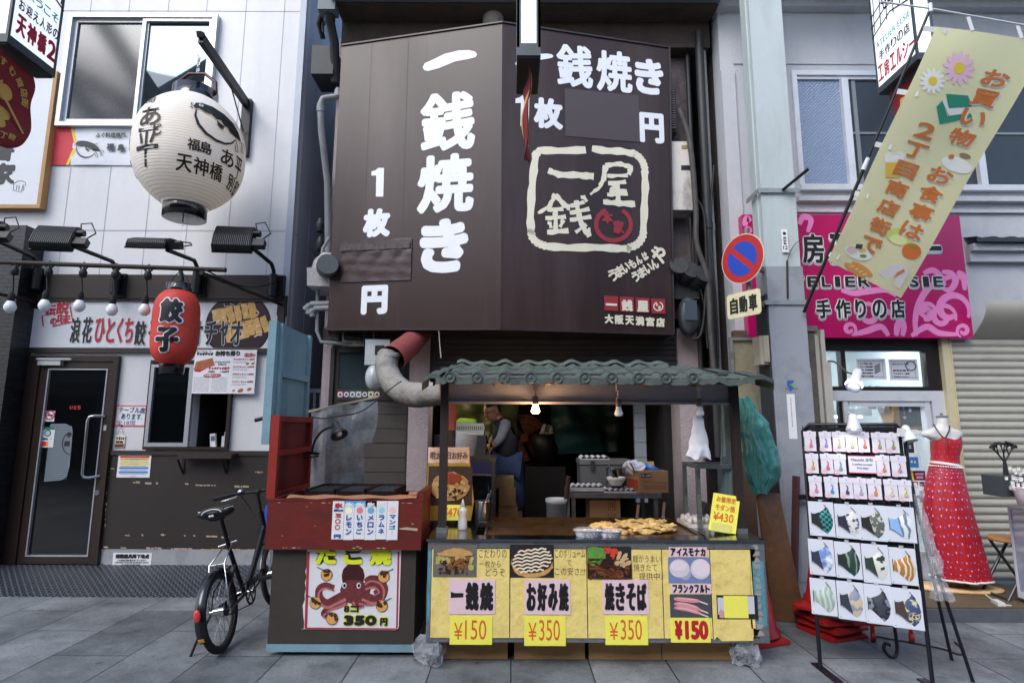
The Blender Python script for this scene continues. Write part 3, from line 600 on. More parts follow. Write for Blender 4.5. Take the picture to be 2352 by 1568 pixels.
def lprof(t): # radius and height of the bulging paper body
    z=LH*(2*t-1);k=abs(z)/LH;r=LR*(1-.74*k**2.6)**.75 if k<1 else.2;return max(r,.2),z
g=MB()
for i in range(44):
    t0,t1,t2=i/44,(i+.86)/44,(i+1)/44;r0,a0=lprof(t0);r1,a1=lprof((t0+t1)/2);r2,a2=lprof(t1);r3,a3=lprof(t2)
    g.lathe([(r0,a0),(r1+.003,a1),(r2,a2)],LC,48,mi=0);g.lathe([(r2,a2),(r3,a3)],LC,48,mi=1)
kp=[i for i,f in enumerate(g.f)if len(f)==4];g.f,g.m,g.s=[g.f[i]for i in kp],[g.m[i]for i in kp],[g.s[i]for i in kp]
g.build('paper_body',[m,M('lantern_rib',(208,205,196),.7)],WLn)
lac=M('black_lacquer',(14,14,16),.15,coat=.6)
g=MB();g.lathe([(.205,LH-.06),(.205,LH+.10),(.188,LH+.10),(.188,LH-.06)],LC,36);g.build('top_ring',lac,WLn)
g=MB();g.lathe([(.172,-LH-.12),(.19,-LH-.12),(.19,-LH+.05),(.172,-LH+.05)],LC,36);g.build('bottom_ring',lac,WLn)
g=MB();g.tube([LC+V((-.2,0,LH+.08)),LC+V((-.19,0,LH+.2)),LC+V((-.08,0,LH+.29)),LC+V((.08,0,LH+.29)),LC+V((.19,0,LH+.2)),LC+V((.2,0,LH+.08))],.018,8);g.build('carrying_hoop',M('dark_red_wood',(70,30,30),.4),WLn)
g=MB()
for i in range(6):
    z_=LC.z+LH+.30+i*.035
    if z_<tip.z+.05:g.tube([V((LC.x,LC.y,z_))+(V((math.cos(k*.7)*.014,0,math.sin(k*.7)*.022))if i%2 else V((0,math.cos(k*.7)*.014,math.sin(k*.7)*.022)))for k in range(10)],.004,5)
g.tube([(LC.x,LC.y,tip.z-.03),(LC.x,LC.y,LC.z+LH+.28)],.005,5);g.tube([LC+V((0,-.02,-LH-.02)),LC+V((0,-.02,-LH-.2))],.006,5)
g.build('hook_chain',chrome,WLn)
view0=math.atan2((E0-LC).y,(E0-LC).x)
def onlan(a,b_,dd): # metres round the body (a) and up (b) to the lantern's surface
    t_=min(.985,max(.015,(b_/LH+1)/2));r,z=lprof(t_);th=view0+a/max(r,.3)
    return LC+V(((r+dd+.006)*math.cos(th),(r+dd+.006)*math.sin(th),z))
g=MB()
def lt(s,a,b_,w_,h,bold,rot=0):text(g,None,s,a-w_/2,b_-h/2,a+w_/2,b_+h/2,.001,0,bold,rot=rot,mapf=onlan,k=6)
fish(g,None,(.25,.19),.56,-.05,.009,0,onlan,.035)
lt('福',.02,-.12,.10,.11,.003);lt('島',.12,-.12,.10,.11,.003);lt('あ',.33,-.13,.15,.15,.003);lt('平',.49,-.15,.12,.20,.003)
for i,s in enumerate('天神橋'):lt(s,-.04+i*.135,-.29,.125,.14,.003)
lt('別',.42,-.31,.11,.13,.003);lt('邸',.55,-.32,.11,.13,.003)
lt('福',-.42,.44,.1,.1,.002);lt('島',-.40,.34,.12,.12,.002);lt('あ',-.37,.12,.22,.2,.004);lt('じ',-.28,-.02,.08,.12,.003);lt('平',-.38,-.16,.24,.34,.004)
lt('島',-.80,.0,.12,.2,.004);lt('平',-.80,-.3,.14,.22,.004)
g.build('brush_lettering',ink,WLn)
g=MB();g.add([onlan(.05+.019*math.cos(k*.5),.292+.017*math.sin(k*.5),.0125)for k in range(13)],[tuple(range(13))]);g.build('fish_eye',inkwhite,WLn);g=MB();g.add([onlan(.05+.009*math.cos(k*.5),.292+.008*math.sin(k*.5),.0135)for k in range(13)],[tuple(range(13))]);g.build('fish_pupil',ink,WLn)
lamp=bpy.data.lights.new('lantern_glow','POINT');lamp.energy=1.1;lamp.color=(1,.72,.4);lamp.shadow_soft_size=.06
lo=bpy.data.objects.new('lantern_glow',lamp);COL.objects.link(lo);lo.parent=WLn;lo.location=(.08,-.22,LH+.2+.06)
# red lantern, the front rail and its bulbs
YR=4.5;RP0,RP1=P(-60,600,YR),P(517,620,YR)
g=MB();g.tube([RP0,RP1],.019,10);g.tube([RP1+V((-.001,0,0)),RP1+V((.006,0,0))],.021,10)
RL=thing('hanging_rail','rusty dark pipe rail in front of the shop sign that carries the bulbs','rail',(RP0+RP1)/2)
rust=M('rusty_pipe',(54,44,40),.6,.4,var=.4,vs=12);g.build('pipe',rust,RL)
w_end=P(648,700,WL-.03);n_end=P(462,626,4.42)
g=MB();g.tube([n_end,w_end],.017,8);g.box(w_end.x-.05,w_end.x+.05,WL-.035,WL,w_end.z-.12,w_end.z+.1);g.build('stay',rust,RL)
w2=P(84,692,WL-.03);n2_=V((w2.x-.02,4.46,n_end.z+.02));g=MB();g.tube([n2_,w2],.017,8);g.box(w2.x-.05,w2.x+.05,WL-.035,WL,w2.z-.08,w2.z+.08);g.build('stay',rust,RL)
g=MB();c0,c1=n_end+V((.04,0,.02)),P(640,645,WL-.08)
g.tube([c0.lerp(c1,i/14)+V((0,0,-.10*math.sin(math.pi*i/14)))for i in range(15)],.007,6);g.build('chain',blackm,RL)
def rail(x):
    t_=(P(x,612,YR).x-RP0.x)/(RP1.x-RP0.x);return RP0.lerp(RP1,t_)
names=['leftmost bulb hung under the rail in front of the tiled pillar','bulb hung under the rail at the left edge of the white signboard','bulb hung under the rail in front of the red stamp lettering','bulb under the rail over the first black letter of the signboard','bulb hung under the rail immediately left of the red lantern']
for i,(x,y)in enumerate(((23,705),(102,702),(182,703),(257,712),(332,712))):
    p0=rail(x+(18 if i==0 else 6));pb=P(x,y,YR);pb.y=YR;px_=V((pb.x,YR,p0.z));dz=px_.z-pb.z
    B=thing('hanging_bulb','white '+names[i],'bulb',pb-V((0,0,.05)),'bulbs under the front rail')
    g=MB();g.tube([px_+V((0,0,.022)),px_+V((.012,-.01,-.05)),px_+V((-.012,.005,-.10)),V((pb.x+.006,YR,pb.z+.14)),V((pb.x,YR,pb.z+.09))],.007,6);g.tube([px_+V((-.03,0,-.02)),px_+V((0,0,-.05)),px_+V((.03,0,-.02)),px_+V((0,0,.02)),px_+V((-.03,0,-.02))],.009,6);g.lathe([(.0,-.075),(.026,-.07),(.03,-.03),(.016,0)],px_+V((0,0,-.03)),10);g.build('cord',wirek,B)
    g=MB();g.lathe([(.019,.045),(.024,.05),(.024,.10),(.012,.125)],pb,12);g.build('socket',rubber,B)
    g=MB();g.lathe([(.0,-.048),(.02,-.044),(.037,-.025),(.043,0),(.036,.025),(.024,.048)],pb,16);g.build('glass',bulbw,B)
RC=P(403,752,4.5);
RLn=thing('red_lantern','red paper lantern with black lettering outlined in white','lantern',(RC.x,RC.y,RC.z-.42))
mr=M('red_lantern_paper',(214,60,44),.55,var=.06,vs=4,dirt=.25,ds=3,dcol=(226,130,104));rr,rh=.168,.30
def rprof(t):
    z=rh*(2*t-1);k=abs(z)/rh;return(rr*(1-.5*k**5)if k<1 else rr*.5),z
g=MB()
for i in range(36):
    t0,t1,t2=i/36,(i+.8)/36,(i+1)/36;r0,a0=rprof(t0);r1,a1=rprof((t0+t1)/2);r2,a2=rprof(t1);r3,a3=rprof(t2)
    g.lathe([(r0,a0),(r1+.002,a1),(r2,a2)],RC,40,mi=0);g.lathe([(r2,a2),(r3,a3)],RC,40,mi=1)
kp=[i for i,f in enumerate(g.f)if len(f)==4];g.f,g.m,g.s=[g.f[i]for i in kp],[g.m[i]for i in kp],[g.s[i]for i in kp]
g.lathe([(.0,-rh-.012),(.09,-rh-.012),(rr*.5,-rh)],RC,40);g.lathe([(rr*.5,rh),(.09,rh+.012),(0,rh+.012)],RC,40)
g.build('paper_body',[mr,M('red_lantern_rib',(160,44,36),.6)],RLn)
g=MB();g.lathe([(.09,rh),(.095,rh+.06),(.08,rh+.06)],RC,28);g.build('top_ring',lac,RLn)
g=MB();g.lathe([(.08,-rh-.075),(.09,-rh-.075),(.09,-rh)],RC,28);g.build('bottom_ring',lac,RLn)
g=MB();hz=rail(403).z;g.tube([RC+V((-.085,0,rh+.05)),RC+V((-.05,0,rh+.12)),RC+V((0,0,rh+.17)),RC+V((.05,0,rh+.12)),RC+V((.085,0,rh+.05))],.004,6);g.tube([V((RC.x,RC.y,RC.z+rh+.15)),V((RC.x,RC.y,hz+.02))],.004,6);g.tube([V((RC.x+.01,RC.y,RC.z+rh+.06)),V((RC.x+.02,RC.y,RC.z+rh+.1)),V((RC.x,RC.y,hz-.02))],.016,6);g.build('hanger',blackm,RLn)
v1=math.atan2((E0-RC).y,(E0-RC).x)
def onred(a,b_,dd):
    r,z=rprof(min(.97,max(.03,(b_/rh+1)/2)));th=v1+a/rr;return RC+V(((r+dd+.003)*math.cos(th),(r+dd+.003)*math.sin(th),z))
gw,gb=MB(),MB()
for s,b_,a in(('餃',.11,-.04),('子',-.12,-.055)):
    w_=.185
    text(gw,None,s,a-w_/2,b_-.108,a+w_/2,b_+.108,.001,0,.020,mapf=onred,k=12);text(gb,None,s,a-w_/2+.012,b_-.098,a+w_/2-.012,b_+.098,.005,0,.011,mapf=onred,k=10)
gw.build('lettering_outline',inkwhite,RLn);gb.build('lettering',ink,RLn)
# floodlights on swan-neck arms
def flood(label,bx,by,hx,hy,Yh,tilt,yaw):
    base=P(bx,by,WL-.065);hd=P(hx,hy,Yh)
    T=thing('floodlight',label,'floodlight',base,'floodlights above the white signboard')
    g=MB();g.box(base.x-.075,base.x+.075,WL-.08,WL-.06,base.z-.16,base.z+.1);g.tube([base+V((0,-.06,-.13)),base+V((0,-.06,.1))],.045,10)
    for s in(-1,1):
        for dz_ in(-.1,.05):g.tube([V((base.x+s*.055,WL-.08,base.z+dz_)),V((base.x+s*.055,WL-.1,base.z+dz_))],.014,6)
    g.build('wall_bracket',blackm,T)
    g=MB();e=V((base.x,base.y-.06,base.z+.1));k1=e+V((0,-.02,.05));k2=e+V((0,-.08,.10));nk=hd
    g.tube([e,k1,k2,k2.lerp(nk,.5),nk],.021,10);g.build('arm',blackm,T)
    rot=Matrix.Rotation(R(yaw),3,'Z')@Matrix.Rotation(R(tilt),3,'X')
    c=hd+rot@V((-.16,-.03,.06));q=lambda x,y,z:c+rot@V((x,y,z))
    g=MB();Wd,Ht,Dp=.178,.14,.055 # local: x wide, z up, fins on -y
    prof_=[(-Ht,.0),(-Ht,-Dp*.4),(-Ht*.8,-Dp),(0,-Dp*1.25),(Ht*.75,-Dp),(Ht,-Dp*.3),(Ht,0)]
    for s in(-1,1):
        g.add([q(s*Wd,y,z)for z,y in prof_],[tuple(range(len(prof_)))[::s]])
    k=len(prof_);g.add([q(s*Wd,y,z)for s in(-1,1)for z,y in prof_],[(i,i+1,k+i+1,k+i)for i in range(k-1)])
    for i in range(20):
        x=-Wd+.012+i*(2*Wd-.024)/19
        pts=[(z*1.02,y-.014)for z,y in prof_[1:-1]];kk=len(pts)
        g.add([q(x+s*.0035,y,z)for s in(-1,1)for z,y in pts]+[q(x,-.01,z)for z,y in pts],[(i_,i_+1,kk+i_+1,kk+i_)for i_ in range(kk-1)])
        g.add([q(x+.0035,y,z)for z,y in pts]+[q(x+.0035,y+.02,z)for z,y in pts],[(i_,i_+1,kk+i_+1,kk+i_)for i_ in range(kk-1)])
        g.add([q(x-.0035,y,z)for z,y in pts]+[q(x-.0035,y+.02,z)for z,y in pts],[(i_+1,i_,kk+i_,kk+i_+1)for i_ in range(kk-1)])
    hdo=g.build('lamp_head',M('floodlight_grey',(52,56,58),.45,.4,var=.1),T)
    g=MB();g.add([q(-Wd*1.04,0,-Ht*1.06),q(Wd*1.04,0,-Ht*1.06),q(Wd*1.04,0,Ht*1.06),q(-Wd*1.04,0,Ht*1.06),q(-Wd*1.04,.02,-Ht*1.06),q(Wd*1.04,.02,-Ht*1.06),q(Wd*1.04,.02,Ht*1.06),q(-Wd*1.04,.02,Ht*1.06)],[(3,2,1,0),(4,5,6,7),(0,1,5,4),(1,2,6,5),(2,3,7,6),(3,0,4,7)])
    g.build('front_bezel',blackm,hdo)
    g=MB();g.add([q(-Wd*.85,.022,-Ht*.8),q(Wd*.85,.022,-Ht*.8),q(Wd*.85,.022,Ht*.8),q(-Wd*.85,.022,Ht*.8)],[(0,1,2,3)]);g.build('lens',M('lamp_glass',(150,156,160),.1),hdo)
    g=MB();g.obox(q(Wd+.05,-.01,-.05),(.13,.07,.08),rot);g.tube([q(Wd-.01,-.03,.06),q(Wd+.06,-.03,.06)],.032,10);g.build('swivel',blackm,T)
    g=MB();g.tube([q(Wd+.03,-.05,.08),q(Wd+.0,-.05,.17),q(Wd+.08,-.04,.2),q(Wd+.15,-.02,.08),nk+V((.02,0,.02))],.007,6);g.build('cable',wirek,T)
flood('dark ribbed floodlight tilted over the tiled pillar end of the white signboard',274,650,170,566,5.3,-28,8)
flood('flat floodlight with fins on top, middle one above the white signboard',459,648,384,574,5.3,-72,4)
flood('dark ribbed floodlight at the right end above the white signboard',633,655,578,568,5.3,-22,6)
flood('floodlight at the left picture edge over the dark tiled pillar',96,640,-8,552,5.3,-28,8)
# ================================================================ central building: dark sign, shutter, door, eaves
WC=5.9;fC=FY(WC)
mrc=M('roughcast',(168,156,158),.85,var=.1,vs=3,bump=1.0,bs=55,dirt=.35,ds=1.5,streak=3,dcol=(60,54,54))
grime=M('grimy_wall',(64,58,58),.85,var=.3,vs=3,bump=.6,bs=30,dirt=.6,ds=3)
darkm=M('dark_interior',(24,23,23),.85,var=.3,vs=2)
CBd=thing('old_shop_house','grimy old shop house with roughcast pillars open to the dark kitchen behind the stall','building',(0,WC,0))
xl0,xl1=P(740,850,WC).x,P(762,850,WC).x;xp0,xp1=P(937,1000,WC-.1).x,P(983,1000,WC-.1).x
xr0,xr1=P(1558,1000,WC-.1).x,1.96
zsh=2.05;ztop=P(1153,90,WC).z
g=MB();g.box(xl0,xl1,WC,WC+.3,0,ztop);g.box(xl1,xr1,WC+.02,WC+.3,2.35,ztop)
g.build('roughcast_wall',[mrc],CBd)
g=MB();g.box(xp0,xp1,WC-.12,WC+.2,0,2.5);g.build('pillar',mrc,CBd)
g=MB();g.box(xr0+.02,xr1-.02,WC-.12,WC+.2,0,2.5);g.build('pillar',mrc,CBd)
g=MB();g.box(xr0-.1,xr1,WC-.1,WC+.0,2.5,ztop);g.build('upper_pier',M('dirty_roughcast',(124,112,112),.85,var=.2,vs=5,bump=1.0,bs=45,dirt=.8,ds=3,streak=2.5,dcol=(34,30,30)),CBd)
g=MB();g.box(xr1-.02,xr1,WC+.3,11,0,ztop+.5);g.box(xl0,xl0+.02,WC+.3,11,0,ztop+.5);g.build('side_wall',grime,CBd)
g=MB();gt=P(770,12,5.36);g.box(-1.87,2.14,5.36,6.3,ztop,ztop+.18);g.box(-1.87,2.14,5.62,5.89,ztop-.3,ztop);g.box(-1.9,2.16,5.25,5.36,ztop+.02,ztop+.2,1);g.box(-1.87,2.14,5.36,6.3,ztop+.18,ztop+2.2,2)
g.build('eaves',[M('brown_soffit',(66,52,46),.8,var=.3,vs=4,dirt=.6,ds=5,dcol=(22,19,18)),M('gutter_grey',(92,102,108),.5,var=.15),grime],CBd)
# kitchen room
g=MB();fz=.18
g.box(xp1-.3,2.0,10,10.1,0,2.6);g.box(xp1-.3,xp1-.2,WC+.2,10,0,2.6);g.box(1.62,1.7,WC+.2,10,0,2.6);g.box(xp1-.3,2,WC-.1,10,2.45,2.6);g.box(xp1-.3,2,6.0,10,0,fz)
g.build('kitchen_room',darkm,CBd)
g=MB();q=(P(1458,1000,6.3).x,P(1484,1000,6.3).x)
for i in range(11):g.box(q[0],q[1],6.3,6.36,fz+.5+i*.16,fz+.655+i*.16)
g.build('white_tiled_post',M('glazed_tile',(150,160,164),.3,var=.1),CBd)
# roller shutter box
msh=M('dark_shutter',(66,68,68),.5,.4,var=.15,vs=3,dirt=.4,ds=4)
g=MB();s0,s1=P(985,800,WC-.1).x,P(1575,800,WC-.1).x;zt0,zt1=1.95,2.5
for i in range(11):
    z_=zt0+i*.055;g.box(s0,s1,WC-.085,WC-.02,z_,z_+.042);g.box(s0,s1,WC-.07,WC-.02,z_+.042,z_+.055)
g.build('roller_shutter',msh,CBd)
# shop door left of the pillar
g=MB();d0,d1=xl1,xp0;dz1=P(850,800,WC).z
mbf=M('bronze_door_frame',(58,54,50),.45,.3,var=.15);msid=M('brown_siding',(66,62,58),.6,var=.15,vs=3,dirt=.2,streak=.1)
g.box(d0,d0+.04,WC-.06,WC,0,dz1);g.box(d0+.04,d0+.08,WC-.03,WC,0,dz1);g.box(d1-.03,d1,WC-.06,WC,0,dz1);g.box(d0+.08,d1-.03,WC-.05,WC,dz1-.05,dz1);gz0=P(850,893,WC).z;g.box(d0+.08,d1-.03,WC-.05,WC,gz0-.12,gz0)
g.box(xl1,xp0,WC+.05,WC+.1,0,2.5)
g.box(d0,d1,WC-.02,WC+.02,dz1,2.5,1)
dd=g.build('door',[mbf,grime],CBd)
g=MB();g.box(d0+.08,d1-.03,WC-.02,WC,gz0,dz1-.05);g.build('pane',M('frosted_dark_glass',(52,64,68),.22,var=.15,vs=3,dirt=.2),dd)
g=MB();z_=gz0-.12
while z_>.2:g.box(d0+.08,d1-.03,WC-.035,WC,z_-.138,z_);g.box(d0+.08,d1-.03,WC-.025,WC,z_-.145,z_-.138);z_-=.145
g.build('siding',msid,dd)
STK=[(196,80,76),(74,62,110),(120,150,150),(150,160,170),(44,40,80),(196,190,80),(120,60,70)]
stn=['red','purple','teal','pale grey','navy','yellow','maroon']
for i,c in enumerate(STK):
    x0,y0=zj(400+i*46.5,644);x1,y1=zj(442+i*46.5,692);b_=fC.box(x0,y0,x1,y1)
    g=MB();g.slab(fC,*b_,.05,.053,0);cc=((b_[0]+b_[2])/2,(b_[1]+b_[3])/2);r=(b_[2]-b_[0])*.46
    t_=thing('round_sticker',stn[i]+' square sticker with a circled character on the dark door below the duct','sticker',fC.pt(cc[0],b_[1],.05),'row of circled character stickers')
    g.build('sheet',M('sticker_'+stn[i],c,.5),t_)
    g=MB();g.disc(fC,*cc,r,.0535,None,0);g.build('disc',paper,t_);g=MB();text(g,fC,'大',cc[0]-r*.6,cc[1]-r*.6,cc[0]+r*.6,cc[1]+r*.6,.0545,0,.004);g.build('character',ink,t_)
g=MB();b_=fC.box(*zj(398,600),*zj(534,622));g.slab(fC,b_[0],b_[1],b_[0]+.07,b_[3],.0,.004);g.slab(fC,b_[0]+.08,b_[1],b_[2],b_[3]-.012,0,.003,1);g.solo('door_decal','small blue and white decal strip on the dark door glass','sticker',[paper,M('decal_navy',(44,62,100))])
# ---------------------------------------------------------------- the big folded brown sign
SLx,SCx=-1.82,-.11;Ye,Yc=5.5,5.22
tl,tr_=P(783,105,Ye),P(1537,110,Ye);tcn=P(1153,52,Yc);bl,br=P(750,757,Ye),P(1547,768,Ye);bc=P(1147,756,Yc)
SG=thing('folded_signboard','huge dark brown signboard folded at its middle with white brush lettering','signboard',((tl.x+br.x)/2,5.5,bc.z))
mbs=M('brown_sign_sheet',(52,36,33),.33,spec=.38,var=.1,vs=1.5,dirt=.4,ds=2.2,streak=9,dcol=(84,70,68));mbe=M('sign_edge',(150,148,146),.5,dirt=.4)
TL,TC,TR=V((SLx,Ye,tl.z)),V((SCx,Yc,tcn.z)),V((tr_.x,Ye,tr_.z));BL,BC,BR=V((SLx,Ye,bl.z)),V((SCx,Yc,bc.z)),V((br.x,Ye,br.z));bk_=V((0,.34,0))
def yb(p):return V((p.x,5.86,p.z))
g=MB();g.add([BL,BC,TC,TL],[(0,1,2,3)]);g.add([BC,BR,TR,TC],[(0,1,2,3)])
g.add([TL,TC,TR,yb(TR),yb(TC),yb(TL)],[(0,1,4,5),(1,2,3,4)],1);g.add([BL,BC,BR,yb(BR),yb(BC),yb(BL)],[(5,4,1,0),(4,3,2,1)],0)
g.add([BL,TL,yb(TL),yb(BL)],[(0,1,2,3)],1);g.add([BR,TR,yb(TR),yb(BR)],[(3,2,1,0)],1);g.add([yb(BL),yb(TL),yb(TC),yb(BC)],[(0,1,2,3)],1);g.add([yb(BC),yb(TC),yb(TR),yb(BR)],[(0,1,2,3)],1)
g.build('panel',[mbs,mbe],SG)
fa=Fr(V((SLx,Ye,0)),(SCx-SLx,Yc-Ye,0),(0,0,1));fb=Fr(V((SCx,Yc,0)),(tr_.x-SCx,Ye-Yc,0),(0,0,1))
g=MB()
def edge(p,q,w=.016):g.bar(p+V((0,-.006,0)),q+V((0,-.006,0)),w,w)
for p,q in((TL,TC),(TC,TR),(BL,BC),(BC,BR),(TR,BR)):edge(p,q)
g.build('edge_trim',M('sign_trim',(44,36,36),.4),SG)
g=MB()
for fr,x0,y0,x1,y1 in((fa,940,82,915,755),(fb,1369,85,1366,765),(fa,853,95,828,756),(fb,1162,53,1150,757)):
    p,q=fr.px(x0,y0),fr.px(x1,y1);x_=(p[0]+q[0])/2 if fr is fb and x0>1200 else(p[0]+q[0])/2;wd=.004 if x0 in(940,1369,1162)else.002
    g.quad(fr,x_-wd,q[1]+.02,x_+wd,p[1]-.03,.0015)
g.build('sheet_seam',M('seam_dark',(38,30,31),.5),SG)
swh=M('sign_white',(226,228,232),.45,var=.04);screm=M('sign_cream',(228,222,198),.5,var=.06);sred=M('sign_red',(150,40,50),.5)
g=MB()
def slab_one(fr,x0,y0,x1,y1): # the brushed horizontal stroke of the character for one
    pts=[(0,.18),(.03,.04),(.1,0),(.3,.14),(.6,.46),(.85,.58),(.97,.66),(1,.8),(.96,.93),(.85,1),(.65,.98),(.4,.82),(.15,.5),(.04,.38)]
    g.poly(fr,[(lambda q:(q[0],q[1]))(fr.px(x0+(x1-x0)*a,y1-(y1-y0)*b_))for a,b_ in pts],.003)
slab_one(fa,971,116,1096,164);slab_one(fb,1183,124,1271,152)
for s,x0,y0,x1,y1,bo in(('銭',965,213,1092,347,.022),('焼',959,354,1089,489,.023),('き',964,502,1076,627,.034),('枚',834,479,897,545,.02),('円',830,655,891,722,.02)):
    tpx(g,fa,s,x0,y0,x1,y1,.003,0,bo,k=12)
for s,x0,y0,x1,y1,bo in(('銭',1430,262,1640,503,.014),('焼',1660,295,1865,530,.014),('き',1880,340,2045,545,.021),('枚',1300,565,1468,742,.017),('円',1908,650,2048,823,.017)):
    tz(g,fb,zb,s,x0,y0,x1,y1,.003,0,bo,k=12)
def one(fr,x0,y0,x1,y1):w_,h=x1-x0,y1-y0;g.poly(fr,[fr.px(x0+w_*a,y0+h*b_)for a,b_ in((.55,0),(.98,0),(.92,1),(.35,1),(.38,.27),(0,.27),(.02,.12),(.3,.09))],.003)
one(fa,853,386,883,452);one(fb,*zb(1195,545),*zb(1278,725))
g.build('white_lettering',swh,SG)
g=MB();pz=lambda fr,z,pts:[fr.px(*z(*p))for p in pts]
def rough(pts,n=6,j=.006):
    out=[];r_=random.Random(len(pts))
    for i in range(len(pts)-1):
        for k in range(n):t_=k/n;out.append((pts[i][0]*(1-t_)+pts[i+1][0]*t_+r_.uniform(-j,j),pts[i][1]*(1-t_)+pts[i+1][1]*t_+r_.uniform(-j,j)))
    return out+[pts[-1]]
def arc(cx_,cy_,rx,ry,a0,a1,n=8):return[(cx_+rx*math.cos(R(a0+(a1-a0)*i/n)),cy_-ry*math.sin(R(a0+(a1-a0)*i/n)))for i in range(n+1)]
L1=[(1600,862),(1440,866),(1330,866),(1312,890),(1300,980),(1288,1100),(1280,1250),(1285,1330)]+arc(1390,1330,105,85,180,265)+[(1500,1424),(1650,1420),(1780,1428),(1850,1428)]+arc(1830,1330,100,95,-80,0)+[(1935,1200),(1940,1080),(1938,1000)]+arc(1850,980,88,100,5,75)+[(1800,870),(1720,868),(1635,853)]
g.stroke(fb,rough(pz(fb,zb,L1),3,.003),[.075+.012*math.sin(i*1.7)for i in range((len(L1)-1)*3+1)],.003)
def brush(pts,w0,w1,z=zb,fr=fb,d=.0035,j=.004):
    p=rough(pz(fr,z,pts),4,j);n=len(p);g.stroke(fr,p,[w0+(w1-w0)*i/(n-1)+.01*math.sin(i*2.1)for i in range(n)],d)
brush([(1385,978),(1440,1003),(1560,1008),(1645,1015)],.06,.075)
brush([(1715,950),(1700,1030),(1680,1075),(1625,1118)],.06,.025);brush([(1712,950),(1800,942),(1860,962),(1845,1005)],.05,.05);brush([(1720,1012),(1840,1008)],.04,.035)
brush([(1725,1055),(1830,1045)],.045,.04);brush([(1775,1055),(1740,1100),(1835,1096)],.045,.04);brush([(1780,1050),(1785,1165)],.045,.05);brush([(1700,1160),(1790,1168),(1882,1172)],.05,.07);brush([(1720,1120),(1840,1115)],.035,.03)
brush([(1425,1115),(1395,1180),(1325,1225)],.05,.03);brush([(1425,1120),(1480,1180),(1510,1195)],.05,.06);brush([(1375,1205),(1470,1200)],.04,.04);brush([(1365,1255),(1485,1245)],.04,.04);brush([(1425,1200),(1425,1330)],.045,.045);brush([(1390,1275),(1400,1310)],.04,.03);brush([(1470,1265),(1450,1305)],.04,.03);brush([(1375,1335),(1500,1325)],.05,.05)
brush([(1510,1185),(1590,1160)],.04,.035);brush([(1505,1225),(1620,1200)],.04,.04);brush([(1505,1265),(1630,1245)],.04,.04);brush([(1545,1150),(1560,1240),(1585,1310),(1620,1360)],.05,.055);brush([(1600,1290),(1540,1335)],.04,.03);brush([(1580,1125),(1605,1160)],.05,.03);brush([(1618,1310),(1620,1350)],.02,.035)
for i,s in enumerate('うまいもんは'):x_,y_=zc(1755+i*37,405-i*22);tpx(g,fb,s,x_-9-(2-i)*.8,y_-12-(2-i)*.8,x_+9+(2-i)*.8,y_+12+(2-i)*.8,.003,0,.006,rot=R(28),k=6)
for i,s in enumerate('うまいん'):x_,y_=zc(1885+i*36,415-i*24);tpx(g,fb,s,x_-9,y_-13,x_+9,y_+11,.003,0,.006,rot=R(28),k=6)
x_,y_=zc(2020,288);tpx(g,fb,'や',x_-17,y_-22,x_+17,y_+22,.003,0,.009,rot=R(25),k=8)
g.build('cream_lettering',screm,SG)
g=MB();p=pz(fb,zb,[(1705+0,1200)]+arc(1758,1290,100,92,115,420,26));g.stroke(fb,rough(p[1:],2,.002),.045,.003)
tz(g,fb,zb,'本',1690,1215,1755,1285,.003,0,.007);tz(g,fb,zb,'家',1755,1265,1820,1345,.003,0,.007)
for i in range(4):g.quad(fb,*fb.box(*zc(1705+i*90,523+i*5.5),*zc(1785+i*90,608+i*5.5)),.003)
g.build('red_print',sred,SG)
g=MB()
for i,s in enumerate('一銭屋'):tz(g,fb,zc,s,1713+i*90,540+i*5,1779+i*90,606+i*5,.0045,0,.006)
g.stroke(fb,pz(fb,zc,arc(2015,583,26,24,110,430,18)),.012,.0045);tz(g,fb,zc,'本',2000,565,2014,582,.0045,0,.002);tz(g,fb,zc,'家',2014,580,2030,600,.0045,0,.002)
for i,s in enumerate('大阪天満宮店'):tz(g,fb,zc,s,1707+i*59,628+i*4,1758+i*59,682+i*4,.003,0,.0055)
g.build('branch_lettering',screm,SG)
g=MB();b_=fb.box(*zb(1480,530),*zb(1905,800));g.quad(fb,*b_,.0045);g.build('cover_sheet',M('grey_cover',(72,61,63),.45,var=.08,vs=6,bump=.3,bs=8),SG)
g=MB();b_=fa.box(*zc(200,205),*zc(600,440))
g.grid(lambda u,v:fa.pt(b_[0]+(b_[2]-b_[0])*u,b_[1]+(b_[3]-b_[1])*v*(1+.03*math.sin(u*9)),.010+.006*abs(math.sin(u*11+math.sin(v*5)))*(.3+v)+.0008*math.sin(v*26+u*3)),28,18)
for i in range(1):g.grid(lambda u,v,i=i:fa.pt(b_[0]+(b_[2]-b_[0])*(u*1.0-.02),b_[3]-.03-i*.15-.07*v,.024+.003*math.sin(u*20+i)+.002*math.sin(u*57)),36,3)
g.build('tape_cover',M('brown_tape',(62,46,46),.28,var=.1,vs=5,bump=.35,bs=9),SG)
